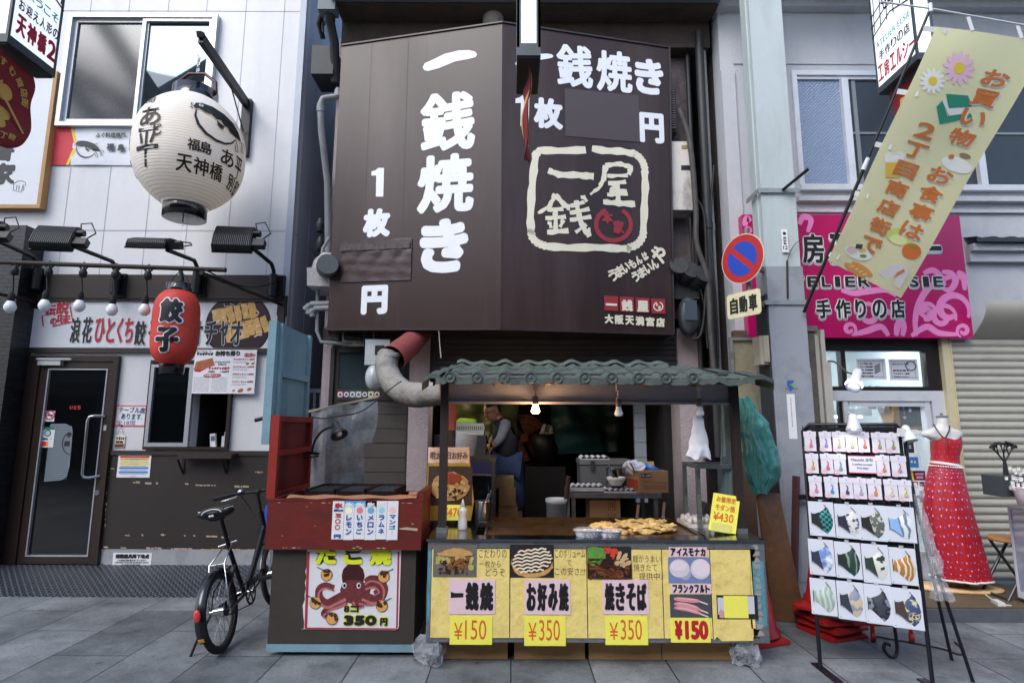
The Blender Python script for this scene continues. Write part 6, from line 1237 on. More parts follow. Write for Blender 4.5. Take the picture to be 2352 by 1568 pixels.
for i,(x0,x1,y0,y1,nm_)in enumerate(((525,645,760,895,'brown cardboard box stacked on another beside the fridge'),(522,660,893,1000,'lower brown cardboard box beside the fridge'),(500,632,690,765,'open topped cardboard box at the top of the stack beside the fridge'))):
    a_,b2=P(*zi(x0,y1),5.75),P(*zi(x1,y0),5.75);g=MB();z0=a_.z if i!=1 else.18;g.box(a_.x,b2.x,5.75+.01*i,6.1,z0,b2.z-.003)
    if i==1:pass
    g.solo('brown_carton',nm_,'box',M('kraft',(112,90,60),.85,var=.15,vs=4),'cartons beside the fridge')
# fans, tarps at the back, second person's sleeve is a hanging white cloth
c=P(*zi(700,400),7.4);T=thing('standing_fan','big standing fan with orange blades in the dark kitchen','fan',V((c.x,c.y,fz)));rf=.34
g=MB();fq=Fr(c,(1,.12,0),(0,0,1));g.disc(fq,0,0,.05,.05,.1)
for k in range(4):t0=k*math.pi/2+.5;g.poly(fq,[(.04*math.cos(t0),.04*math.sin(t0))]+[(rf*.88*math.cos(t0+j*.17),rf*.88*math.sin(t0+j*.17))for j in range(9)],.02,.03)
g.build('blade',M('fan_orange',(112,56,28),.5),T)
g=MB()
for r_ in(.1,.18,.26,rf):g.tube([fq.pt(r_*math.cos(i*.2617),r_*math.sin(i*.2617),.09)for i in range(25)],.005 if r_<rf else.012,5)
for k in range(24):g.tube([fq.pt(.05*math.cos(k*.2618),.05*math.sin(k*.2618),.1),fq.pt(rf*math.cos(k*.2618),rf*math.sin(k*.2618),.06)],.003,4)
g.build('guard',blackm,T)
g=MB();g.tube([fq.pt(0,0,-.05),fq.pt(0,0,.02)],.07,12);g.tube([V((c.x,c.y+.02,fz)),V((c.x,c.y+.02,c.z-.05))],.025,8);g.lathe([(0,.0),(.24,0),(.22,.04),(0,.05)],V((c.x,c.y+.02,fz)),20);g.build('stand',blackm,T)
cloth('kitchen_tarp','dark green tarpaulin hung across the back of the kitchen','tarpaulin',[P(*zi(890,130),6.9),P(*zi(1400,140),7.3),P(*zi(1385,500),7.3),P(*zi(960,520),6.9)],M('teal_tarp',(38,78,70),.42,var=.3,vs=3,bump=.5,bs=7),.06,9,48,30,seed=2)
cloth('olive_tarp','olive green tarpaulin hung behind the man in the kitchen','tarpaulin',[P(*zi(190,120),7.0),P(*zi(665,120),7.3),P(*zi(650,420),7.3),P(*zi(230,420),7.0)],M('olive_tarp',(74,82,48),.45,var=.3,vs=3,bump=.5,bs=7),.04,8,40,24,seed=5)
cloth('hung_cloth','pale cloth hanging over a dark tub at the back of the kitchen','cloth',[P(*zi(845,300),7.2),P(*zi(905,310),7.2),P(*zi(930,400),7.2),P(*zi(810,390),7.2)],M('grey_cloth',(170,176,186),.8),.03,7,16,12,seed=1)
g=MB();c=P(*zi(855,440),7.25);g.lathe([(0,-.3),(.12,-.25),(.16,-.05),(.17,.12),(.15,.12),(0,.0)],c,18);g.box(c.x-.25,c.x+.25,7.15,7.6,fz,c.z-.28);g.solo('dark_tub','dark tub on a block at the back of the kitchen','tub',M('tub_dark',(20,21,22),.5))
lpk=bpy.data.lights.new('kitchen_fill_light','POINT');lpk.energy=3.5;lpk.color=(1,.78,.5);lpk.shadow_soft_size=.05  # unseen lamp, added so the dark kitchen shows a little
pk=P(*zi(250,60),6.6);T=thing('kitchen_fill_lamp','added warm fill lamp hidden behind the valance to brighten the dark kitchen','lamp',pk);g=MB();g.lathe([(0,-.05),(.03,-.03),(.035,0),(.02,.04),(0,.05)],pk,14);g.build('glass',M('kitchen_fill_glow',(255,220,150),.5,emit=(255,200,110),es=4),T);g=MB();g.tube([pk+V((0,0,.04)),V((pk.x,pk.y,2.45))],.008,6);g.build('cord',wirek,T)
lo=bpy.data.objects.new('kitchen_fill_light',lpk);COL.objects.link(lo);lo.parent=T;lo.location=(0.0,-.12,-.02)
g=MB();a_,b2=P(*zi(147,345),4.35),P(*zi(205,115),4.35);g.box(a_.x,b2.x,4.3,4.5,a_.z,b2.z-.02);T=thing('spice_rack','narrow red edged wooden rack hanging inside the left stall post','rack',V((a_.x,4.4,a_.z)));g.build('rack_body',M('rack_wood',(128,78,66),.6,var=.3,vs=12),T)
g=MB();[g.box(a_.x+.008+i*.02,a_.x+.013+i*.02,4.296,4.3,a_.z+.01,b2.z-.03)for i in range(3)];g.box(a_.x-.01,b2.x+.005,4.29,4.5,b2.z-.02,b2.z);g.build('red_edge',M('rack_red',(156,50,40),.5),T)
# ---------------------------------------------------------------- the man
def skin(name,nodes,edges,parent,mat,sub=2):
    me=bpy.data.meshes.new(name);ks=list(nodes);me.from_pydata([nodes[k][0]-BASE[parent.name]for k in ks],[(ks.index(a),ks.index(b_))for a,b_ in edges],[])
    o=bpy.data.objects.new(name,me);COL.objects.link(o);o.parent=parent;BASE[o.name]=BASE[parent.name]
    mo=o.modifiers.new('skin','SKIN');mo.use_smooth_shade=True;sb_=o.modifiers.new('sub','SUBSURF');sb_.levels=sb_.render_levels=sub
    for i,k in enumerate(ks):r_=nodes[k][1];me.skin_vertices[0].data[i].radius=r_ if isinstance(r_,tuple)else(r_,r_)
    me.skin_vertices[0].data[0].use_root=True;me.materials.append(mat);return o
Ym=6.35
def mp_(x,y,dy=0):return P(*zi(x,y),Ym+dy)
MN=thing('person','man in dark vest, grey sleeves and blue trousers bending over his work in the kitchen','person',V((mp_(590,540).x,Ym,fz)))
pel=mp_(585,560);che=mp_(560,340);nek=mp_(520,262);hed=mp_(475,205,-.03)
hL=pel+V((-.09,0,-.05));hR=pel+V((.09,0,-.05));fl_=fz
kL=V((hL.x-.02,Ym-.03,.68));kR=V((hR.x+.02,Ym,.68));aL=V((hL.x-.03,Ym+.02,fl_+.08));aR=V((hR.x+.04,Ym+.04,fl_+.08));tL,tR=aL+V((-.02,-.15,-.04)),aR+V((.0,-.15,-.04))
shN=mp_(575,295,-.1);shF=mp_(545,290,.14);elN=mp_(540,400,-.16);wrN=mp_(478,468,-.18);elF=mp_(500,400,.12);wrF=mp_(455,445,.05)
skinm=M('skin',(170,122,98),.55,var=.06);greys=M('grey_sleeve',(118,120,125),.85,var=.1,vs=9)
nodes={'pel':(pel,.12),'wai':(pel.lerp(che,.45),.11),'che':(che,.13),'nek0':(che.lerp(nek,.65),.075),'nek':(nek,.055),'jaw':(nek.lerp(hed,.55),.06),'shN':(shN,.06),'elN':(elN,.045),'wrN':(wrN,.03),'shF':(shF,.06),'elF':(elF,.045),'wrF':(wrF,.03),'hL':(hL,.085),'kL':(kL,.06),'aL':(aL,.045),'tL':(tL,.04),'hR':(hR,.085),'kR':(kR,.06),'aR':(aR,.045),'tR':(tR,.04)}
body=skin('body',nodes,[('pel','wai'),('wai','che'),('che','nek0'),('nek0','nek'),('nek','jaw'),('che','shN'),('shN','elN'),('elN','wrN'),('che','shF'),('shF','elF'),('elF','wrF'),('pel','hL'),('hL','kL'),('kL','aL'),('aL','tL'),('pel','hR'),('hR','kR'),('kR','aR'),('aR','tR')],MN,skinm)
hd_dir=V((-.75,-.55,-.38)).normalized();rotH=Matrix((hd_dir.cross(V((0,0,1))).normalized(),hd_dir,hd_dir.cross(V((0,0,1))).normalized().cross(hd_dir))).transposed()
rotH=Matrix((rotH.col[0],rotH.col[1],rotH.col[0].cross(rotH.col[1]))).transposed()
g=MB();g.ball(hed,(.075,.098,.115),24,16,0,rotH)
for v in g.v:
    l=rotH.transposed()@(v-hed)
    if l.y>.02 and l.z<.0:v+=rotH@V((-l.x*.25,0,0))
g.ball(hed+rotH@V((0,.1,-.015)),(.014,.02,.026),10,8,0,rotH)
for s in(-1,1):g.ball(hed+rotH@V((s*.076,-.005,-.01)),(.012,.024,.034),10,8,0,rotH)
g.tube([hed+rotH@V((-.025,.092,-.058)),hed+rotH@V((0,.099,-.058)),hed+rotH@V((.025,.092,-.058))],.007,6)
g.build('head',skinm,MN)
g=MB()
for s in(-1,1):g.ball(hed+rotH@V((s*.033,.083,.012)),(.012,.008,.008),10,8,0,rotH)
for s in(-1,1):g.tube([hed+rotH@V((s*.033+.024*math.cos(i*.55),.1,.012+.018*math.sin(i*.55)))for i in range(13)],.0025,5);g.tube([hed+rotH@V((s*.057,.096,.016)),hed+rotH@V((s*.078,.0,.014))],.003,5)
g.build('glasses',blackm,MN)
g=MB();g.ball(hed+rotH@V((0,-.012,.018)),(.082,.1,.112),24,16,0,rotH)
kp=[i for i,f in enumerate(g.f)if all((lambda l:l.z>.045 or l.y<-.035 and l.z>-.05)(rotH.transposed()@(g.v[k]-hed))for k in f)];g.f=[g.f[i]for i in kp];g.m=[0]*len(kp);g.s=[True]*len(kp);g.build('hair',M('short_dark_hair',(34,31,30),.8,var=.4,vs=60,bump=.5,bs=150),MN)
skin('vest',{'a':(pel+V((0,0,-.02)),.155),'b':(pel.lerp(che,.45),.15),'c':(che,.165),'d':(che.lerp(nek,.7),.115),'n':(nek.lerp(che,.1),.072),'e':(shN.lerp(che,.08),.092),'f':(shF.lerp(che,.08),.092)},[('a','b'),('b','c'),('c','d'),('d','n'),('c','e'),('c','f')],MN,M('dark_vest',(22,23,27),.8,var=.2))
skin('near_sleeve',{'z':(shN.lerp(che,.25),.075),'a':(shN,.072),'b':(elN,.052),'c':(wrN.lerp(elN,.12),.038)},[('z','a'),('a','b'),('b','c')],MN,greys);skin('far_sleeve',{'a':(shF,.065),'b':(elF,.052),'c':(wrF.lerp(elF,.12),.042)},[('a','b'),('b','c')],MN,greys)
skin('trousers',{'p':(pel+V((0,0,-.04)),.15),'hL':(hL,.11),'kL':(kL,.092),'cL':(kL.lerp(aL,.25),.09),'hR':(hR,.11),'kR':(kR,.092),'cR':(kR.lerp(aR,.25),.09)},[('p','hL'),('hL','kL'),('kL','cL'),('p','hR'),('hR','kR'),('kR','cR')],MN,M('blue_denim',(32,48,84),.85,var=.2,vs=10))
skin('boots',{'a':(kL.lerp(aL,.3),.07),'b':(aL,.06),'c':(tL,.05)},[('a','b'),('b','c')],MN,rubber);skin('boots',{'a':(kR.lerp(aR,.3),.07),'b':(aR,.06),'c':(tR,.05)},[('a','b'),('b','c')],MN,rubber)
def hand(wr,d_,label):
    d_=d_.normalized();sd=d_.cross(V((0,0,1))).normalized();up=sd.cross(d_);g=MB();m_=Matrix((sd,d_,up)).transposed()
    g.ball(wr+d_*.045,(.036,.05,.016),14,10,0,m_)
    for i,ln in enumerate((.062,.074,.07,.054)):
        b0=wr+d_*.082+sd*(-.027+.018*i);g.tube([b0,b0+d_*ln*.45-up*.006,b0+d_*ln*.75-up*.022,b0+d_*ln*.85-up*.042],[.009,.009,.008,.006],8)
    b0=wr+d_*.04-sd*.03;g.tube([b0,b0+d_*.03-sd*.022-up*.008,b0+d_*.058-sd*.022-up*.02],[.011,.010,.007],8);g.build('hand',skinm,MN)
hand(wrN,wrN-elN,'');hand(wrF,wrF-elF,'')
# ================================================================ red octopus ball cart
KX0,KX1,KYF,KYB=-1.64,-.615,3.92,4.52
mred=M('weathered_red_wood',(102,26,18),.5,var=.2,vs=4,dirt=.7,ds=3,streak=.4,dcol=(58,22,18),bump=.1,bs=20);mredl=M('bright_red_edge',(138,36,26),.5,var=.2,vs=6,dirt=.3,ds=6,dcol=(90,40,34));mbody=M('cart_brown',(54,48,43),.6,var=.18,vs=4,dirt=.4,ds=3,streak=3,dcol=(44,38,36));mblue=M('pale_blue_wood',(116,150,162),.6,var=.15,vs=4,dirt=.4,ds=3,streak=2,dcol=(74,92,98))
KT=thing('snack_cart','red and brown wooden snack cart with a raised red side flap beside the bicycle','cart',((KX0+KX1)/2,4.2,0))
fK=FY(KYF);za,zb1=P(790,1150,KYF).z,P(790,1262,KYF).z
ax0,ax1=fK.px(612,1200)[0],fK.px(968,1200)[0]
g=MB();g.box(ax0,ax1,KYF,KYF+.03,zb1,za);g.box(ax0,ax0+.03,KYF+.03,KYB,zb1,za);g.box(ax1-.03,ax1,KYF+.03,KYB,zb1,za+.0);g.box(ax1-.03,ax1+.004,KYF+.03,KYB,za,za+.06);g.box(ax0+.03,ax1-.03,KYB-.03,KYB,zb1,za)
g.box(ax0-.003,ax1+.003,KYF-.003,KYF+.035,za,za+.012)
rd=random.Random(5);fa0=FY(KYF)
for i in range(26):
    x_,z_=rd.uniform(ax0+.01,ax1-.02),rd.choice((zb1+.012,za-.012,rd.uniform(zb1+.02,za-.02)));s_=rd.uniform(.003,.009);g.poly(fa0,[(x_-s_*2,z_),(x_,z_-s_*.5),(x_+s_*2,z_),(x_,z_+s_*.5)],.001,None,1)
p,q=fa0.px(*zd(800,672)),fa0.px(*zd(908,700));g.poly(fa0,[(p[0],p[1]-.01),(p[0]+.05,p[1]),(q[0],p[1]-.008),(q[0],q[1]+.006),(p[0]+.06,q[1]+.012),(p[0]+.01,q[1]+.016)],.001,None,1)
g.build('apron',[mred,mchip],KT)
g=MB();g.box(ax0+.03,ax1-.03,KYF+.03,KYB-.03,za-.06,za-.04);g.build('deck',M('cart_deck',(60,46,40),.7,var=.2),KT)
bx0,bx1=fK.px(606,1380)[0]+.02,fK.px(950,1380)[0];z0=.075
g=MB();g.box(bx0,bx1,KYF+.05,KYB-.02,z0,zb1+.02);g.build('cabinet',mbody,KT)
g=MB();g.box(bx0-.005,bx1+.004,KYF+.044,KYF+.06,z0-.045,z0);g.box(bx1-.012,bx1+.004,KYF+.06,KYB-.02,z0-.045,z0);g.build('skirting',mblue,KT)
for x in(bx0+.1,bx1-.1):
    for y in(KYF+.12,KYB-.1):
        g=MB();g.lathe([(0,-.015),(.03,-.015),(.03,.015),(0,.015)],V((x,y,.03)),14,Matrix.Rotation(R(90),3,'Y'));g.build('castor',rubber,KT)
# red flap: a framed panel standing along the left side
fx=ax0+.005;y0,y1=KYF+.06,KYF+.72;zt_=P(640,955,y0).z
g=MB();g.box(fx-.02,fx-.004,y0,y1,za+.012,zt_);g.build('flap_panel',mred,KT)
g=MB()
g.box(fx-.03,fx+.028,y0-.035,y0,za+.012,zt_+.004);g.box(fx-.004,fx+.022,y1-.04,y1,za+.012,zt_);g.box(fx-.004,fx+.022,y0,y1-.04,zt_-.04,zt_);g.box(fx-.004,fx+.022,y0,y1-.04,za+.012,za+.045);zc_=(za+zt_)/2+.03;g.box(fx-.004,fx+.024,y0,y1-.04,zc_-.02,zc_+.02)
g.build('flap_frame',mredl,KT)
# cloth mat along the front of the deck
g=MB();g.grid(lambda u,v:V((ax0+.12+(ax1-ax0-.16)*u,KYF+.002+.13*v,za+.016+.014*math.sin(math.pi*v)+.004*math.sin(u*21+v*3))),40,6);g.tube([(ax1-.06,KYF+.05,za+.02),(ax1-.05,KYF+.09,za+.035),(ax1-.10,KYF+.12,za+.03)],.02,8);g.solo('floor_cloth','rolled tan cloth lying along the front edge of the red cart','cloth',M('tan_cloth',(150,104,78),.9,var=.15,vs=6,bump=.4,bs=60))
iron=M('cast_iron',(26,26,28),.35,.4)
for k,nm_ in enumerate(('left cast iron octopus ball plate on the red cart','middle cast iron octopus ball plate on the red cart','right cast iron octopus ball plate on the red cart')):
    x0=ax0+.19+k*.215;g=MB();T=thing('griddle_plate',nm_,'griddle plate',V((x0+.1,KYF+.36,za-.0)),'octopus ball plates')
    yA,yB=KYF+.16,KYF+.56;za_,za=za,za+.04
    g.box(x0,x0+.205,yA,yB,za-.035,za+.0);g.box(x0,x0+.01,yA,yB,za,za+.018);g.box(x0+.195,x0+.205,yA,yB,za,za+.018);g.box(x0+.01,x0+.195,yB-.01,yB,za,za+.018);g.build('plate',iron,T)
    g=MB()
    for i in range(5):
        for j in range(8):
            c=V((x0+.025+i*.039,yA+.03+j*.048,za+.001));g.lathe([(.0175,.004),(.015,.006),(.0125,.004),(.008,.0015),(0,.001)],c,10)
    g.build('moulds',M('iron_rim',(84,84,88),.3,.7),T);za=za_
# blue boards behind the flap
fxb=fx-.035;yb0,yb1=y0+.02,y1-.04;zt2,zmb=P(637,742,yb0).z,P(650,985,yb0).z
T=thing('blue_shutter_board','pale blue painted wooden board standing upright behind the red flap','board',V((fxb,(yb0+yb1)/2,za-.2)))
g=MB();g.box(fxb-.012,fxb,yb0,yb1,zmb,zt2);g.build('panel',mblue,T)
g=MB();g.box(fxb-.055,fxb,yb0-.05,yb0,P(632,1020,yb0).z,zt2+.01);g.box(fxb,fxb+.025,yb0,yb0+.04,zmb,zt2);g.box(fxb,fxb+.025,yb1-.045,yb1,zmb-.05,zt2);g.box(fxb,fxb+.025,yb0+.04,yb1-.045,zmb-.01,zmb+.03);zc_=zmb+(zt2-zmb)*.53;g.box(fxb,fxb+.03,yb0+.04,yb1-.045,zc_-.03,zc_+.02);g.build('frame',mblue,T)
g=MB();a_=P(612,967,4.0);g.tube([V((fxb-.12,y0+.0,zt_-.03)),V((fxb+.0,y0,zt_-.0))],.014,8);g.build('handle',blackm,T)
# pole and plastic sheet
YP=4.72;pA,pB=P(*zj(10,835),YP),P(*zj(695,690),YP+.1)
T=thing('tarp_pole','bamboo pole with torn tape holding the clear plastic sheet above the red cart','pole',(pA+pB)/2);g=MB();g.tube([pA,pB],.014,8);g.build('pole',M('old_bamboo',(136,128,108),.7,var=.3,vs=20),T)
sh_tl,sh_tr,sh_br,sh_bl=P(*zj(190,800),YP),P(*zj(665,700),YP+.1),P(*zj(630,1400),YP+.1),P(*zj(165,1420),YP)
g=MB();rd=random.Random(3)
def sheet(u,v):
    p=sh_tl.lerp(sh_tr,u).lerp(sh_bl.lerp(sh_br,u),v);e=.0
    if u>.9:e=.015*math.sin(v*9)*(u-.9)*10+(.03 if v<.52 else-.05)*(u-.9)*10
    return p+V((e,-.03*math.sin(math.pi*v)+.012*math.sin(u*13+v*2)+.007*math.sin(u*29-v*7)+.005*math.sin(v*19+u*9),0))
g.grid(sheet,46,46);g.jitter(.006,4,9)
msheet=M('grimy_clear_sheet',(140,145,150),.18,alpha=.72,var=.35,vs=5,bump=.6,bs=12);g.solo('plastic_sheet','grimy clear plastic sheet hanging from a pole above the red cart','sheet',msheet)
g=MB();g.tube(spline([P(*zj(x,y),4.7)for x,y in((190,835),(280,850),(430,828),(560,800),(680,720),(800,620),(880,565))],6),.005,5);g.solo('sagging_cable','thin black cable sagging along the plastic sheet to the duct','cable',wirek)
# gooseneck lamp clamped to the flap
zq_=lambda x,y,Y:P(*zq(x,y),Y)
YL=KYF+.60;cl=zq_(250,690,YL);T=thing('clamp_lamp','dark grey gooseneck lamp clamped to the red flap','lamp',cl)
g=MB();g.tube(spline([zq_(285,650,YL),zq_(300,560,YL),zq_(340,450,YL),zq_(420,345,YL),zq_(510,285,YL),zq_(600,262,YL)],6),.0085,8);g.build('gooseneck',blackm,T)
g=MB();g.obox(cl+V((.01,-.0,.015)),(.12,.035,.02),Matrix.Rotation(R(6),3,'Y'));g.obox(cl+V((.02,0,-.015)),(.10,.03,.012),Matrix.Rotation(R(-6),3,'Y'));g.build('clamp',blackm,T)
c0_,c1_=zq_(630,205,YL),zq_(705,395,YL-.05);ax=(c1_-c0_).normalized();rotm=V((0,0,1)).rotation_difference(ax).to_matrix();Ln=(c1_-c0_).length
g=MB();g.lathe([(0,0),(.028,.002),(.032,.02),(.034,Ln*.42),(.045,Ln*.55),(.064,Ln*.85),(.068,Ln),(.064,Ln),(.042,Ln*.58),(0,Ln*.5)],c0_,24,rotm);g.build('shade',M('lamp_grey',(58,62,66),.4,.2),T)
g=MB();g.ball(c0_+ax*Ln*.82,.026,14,10);g.build('bulb',bulbw,T)
# shaved ice strips on the apron
fA=FY(KYF)
IC=[('red on white price strip with the shaved ice character at the left of the row',None,None),('blue topped strip for lemon shaved ice','レモン',(240,240,190)),('blue topped strip for strawberry shaved ice','いちご',(226,120,140)),('blue topped strip for melon shaved ice','メロン',(96,168,206)),('blue topped strip for soda shaved ice','ラムネ',(150,206,216)),('blue topped strip for mango shaved ice at the right end of the row','マンゴー',(236,190,190))]
blu=M('ice_blue',(64,152,220),.55);blu2=M('ice_pale_blue',(150,200,236),.55);bluink=M('blue_lettering',(30,84,160),.5)
xs=[418,486,545,608,672,733,798]
for i in range(6):
    q=fA.box(*zd(xs[i],522),*zd(xs[i+1]-2,742));x0,y0,x1,y1=q;w_,h=x1-x0,y1-y0;y0-=.004*(i%2);T=thing('ice_strip',IC[i][0],'price strip',fA.pt((x0+x1)/2,y0,.002),'shaved ice price strips')
    g=MB();g.slab(fA,x0,y0,x1,y1,.001,.0025+.0004*i);g.build('paper',paper,T);d=.0045
    if i==0:
        g=MB();text(g,fA,'氷',x0+.15*w_,y1-.19*h,x1-.12*w_,y1-.05*h,d,0,.003)
        for k,s in enumerate('三〇〇'):
            yy=y1-(.38+.155*k)*h
            if s=='〇':g.stroke(fA,[(x0+.5*w_+.2*w_*math.cos(t_*.45),yy+.055*h*math.sin(t_*.45))for t_ in range(14)],.006,d,closed=True)
            else:text(g,fA,s,x0+.25*w_,yy-.05*h,x1-.2*w_,yy+.05*h,d,0,.002)
        g.build('red_lettering',inkred,T);g=MB();g.poly(fA,[(x0+.12*w_,y1-.28*h),(x1-.06*w_,y1-.27*h),(x1-.06*w_,y1-.22*h),(x0+.6*w_,y1-.235*h),(x0+.4*w_,y1-.205*h),(x0+.12*w_,y1-.22*h)],d);text(g,fA,'円',x0+.22*w_,y0+.03*h,x1-.18*w_,y0+.13*h,d,0,.002);g.build('blue_wave',bluink,T);continue
    g=MB();g.quad(fA,x0,y1-.07*h,x1,y1,d-.0008);g.build('blue_band',blu,T);g=MB();g.quad(fA,x0,y1-.16*h,x1,y1-.07*h,d-.0008);g.build('pale_band',blu2,T)
    g=MB();text(g,fA,'氷',x0+.1*w_,y1-.17*h,x1-.1*w_,y1-.03*h,d,0,.0025);g.build('white_character',inkwhite,T)
    g=MB();g.disc(fA,(x0+x1)/2,y1-.25*h,.32*w_,d+.0002,None,0,20,.085*h);g.build('fruit_picture',M('fruit_%d'%i,IC[i][2],.5),T)
    g=MB();column(g,fA,IC[i][1],x0+.22*w_,y0+.12*h,x1-.2*w_,y1-.35*h,d,0,.002,.18);g.build('lettering',bluink,T)
# octopus poster
fp_=FY(KYF+.05);q=fp_.box(*zd(255,790),*zd(808,1255));zmax=zb1-.002
T=thing('octopus_poster','white poster of a red octopus with fried balls and a price on the brown cart','poster',fp_.pt((q[0]+q[2])/2,q[1],.004));x0,y0,x1,y1=q;y1=zmax;w_,h=x1-x0,y1-y0
pp=lambda x,y:fp_.px(*zd(x,y))
g=MB();rd=random.Random(6);edge_=[(x0+rd.uniform(0,.02),y0+h*i/14)for i in range(15)];g.poly(fp_,[(x1-.0,y0+.02),(x1-.004,y0+.004),(x1-.02,y0-.006)]+[(x0,y0-.002)]+edge_[::1]+[(x1,y1)],.003,.005)
g.build('sheet',M('poster_white',(214,214,218),.4,var=.04,bump=.4,bs=9),T)
g=MB();g.stroke(fp_,[pp(283,812),pp(268,1248)],.018,.0062);g.stroke(fp_,[pp(800,812),pp(790,1250)],.012,.0062);g.stroke(fp_,[pp(262,1250),pp(790,1255)],.009,.0063);g.build('red_border',M('border_red',(166,44,56),.5),T)
oct_=M('octopus_red',(112,46,48),.45,var=.35,vs=16,bump=.5,bs=40);octd=M('octopus_dark',(66,26,30),.35,var=.4,vs=12);suck=M('sucker_pink',(176,104,104),.5)
g=MB()
hp=[(478,985),(474,950),(482,915),(505,888),(540,880),(575,888),(598,915),(606,950),(598,985),(585,1010),(500,1010)];g.poly(fp_,[pp(*p)for p in hp],.0065);g.build('octopus_head',octd,T)
g=MB();gd=MB()
g.poly(fp_,[pp(*p)for p in((480,990),(510,975),(570,975),(605,990),(640,1030),(620,1090),(560,1115),(510,1105),(470,1075),(465,1030))],.0068)
def arm(pts,w0,w1,d):
    sp2=spline([V((p[0],p[1],0))for p in pts],5);n=len(sp2);ww=[(w0+(w1-w0)*i/(n-1))for i in range(n)]
    g.stroke(fp_,[pp(p.x,p.y)for p in sp2],ww,d)
    for i in range(1,n,1):p=pp(sp2[i].x,sp2[i].y+w0*60);gd.disc(fp_,p[0],p[1]-ww[i]*.32,ww[i]*.17,d+.0006,None,0,8)
arm([(500,1060),(440,1090),(390,1110),(350,1080),(345,1030),(380,1005),(430,1020)],.07,.035,.0070);arm([(500,1090),(460,1110),(410,1130),(370,1165),(390,1185)],.06,.03,.0072);arm([(590,1060),(650,1085),(700,1070),(718,1020),(690,975),(640,965),(610,985)],.065,.035,.0070);arm([(570,1090),(640,1100),(700,1085),(715,1060)],.055,.025,.0074);arm([(540,1080),(560,1120),(600,1115)],.05,.03,.0076);arm([(610,1010),(660,1000),(690,1030),(660,1050)],.05,.03,.0078)
g.build('octopus_arms',oct_,T);gd.build('suckers',suck,T)
gw,gk=MB(),MB()
for x in(490,572):c=pp(x,1006);gw.disc(fp_,*c,.014,.0085,None,0,16,.018);gk.disc(fp_,c[0]+.001,c[1],.009,.009,None,0,14,.012)
gw.build('octopus_eye',paper,T)
gy_,gb_=MB(),MB()
for i,(x,y,f_)in enumerate(((388,945,1),(715,955,-1),(325,1105,1),(705,1122,-1),(420,1195,1))):
    c=pp(x,y);gk.disc(fp_,*c,.0395,.0080+i*.0001,None,0,20);gb_.disc(fp_,*c,.036,.0090+i*.0001,None,0,20);s_=pp(x+f_*-55,y-45);gk.stroke(fp_,[(c[0],c[1]+.02),s_],.005,.0079)
    for k in range(7):gy_.disc(fp_,c[0]+rd.uniform(-.026,.026),c[1]+rd.uniform(-.004,.03),.011,.0095+i*.0001+k*.00003,None,0,8)
gb_.build('fried_ball',M('ball_tan',(206,156,84),.5),T);gy_.build('ball_sauce',M('ball_sauce',(74,36,22),.4),T)
def outl(s,x0_,y0_,x1_,y1_,d,b1,b2,cut=True):
    b_=fp_.box(*zd(x0_,y0_),*zd(x1_,y1_));text(gk,fp_,s,*b_,d,0,b1,k=12);text(gy2,fp_,s,*b_,d+.003,0,b2,k=10)
gy2=MB()
def clipped(s,x0_,y0_,x1_,y1_):
    b_=fp_.box(*zd(x0_,y0_),*zd(x1_,y1_));text(gk,fp_,s,*b_,.0065,0,.018,k=12);text(gy2,fp_,s,*b_,.0098,0,.009,k=10)
clipped('た',325,775,445,885);clipped('こ',485,780,595,885);clipped('焼',635,770,760,890)
text(gy2,fp_,'8コ',*fp_.box(*zd(483,1116),*zd(575,1162)),.0066,0,.008);text(gk,fp_,'8コ',*fp_.box(*zd(487,1120),*zd(572,1158)),.009,0,.003)
text(gy2,fp_,'350',*fp_.box(*zd(480,1170),*zd(680,1238)),.0066,0,.012);text(gk,fp_,'350',*fp_.box(*zd(486,1175),*zd(675,1234)),.009,0,.007);text(gy2,fp_,'円',*fp_.box(*zd(690,1185),*zd(740,1240)),.0066,0,.009);text(gk,fp_,'円',*fp_.box(*zd(694,1190),*zd(737,1236)),.009,0,.004)
def cut(mb): # the apron hides the poster's top edge: keep what is below it
    keep=[i for i,f in enumerate(mb.f)if max(mb.v[k].z for k in f)<zmax+.03]
    mb.f=[mb.f[i]for i in keep];mb.m=[mb.m[i]for i in keep];mb.s=[mb.s[i]for i in keep]
gk.build('black_lettering',ink,T);gy2.build('yellow_lettering',M('lime_yellow',(216,224,40),.5),T)
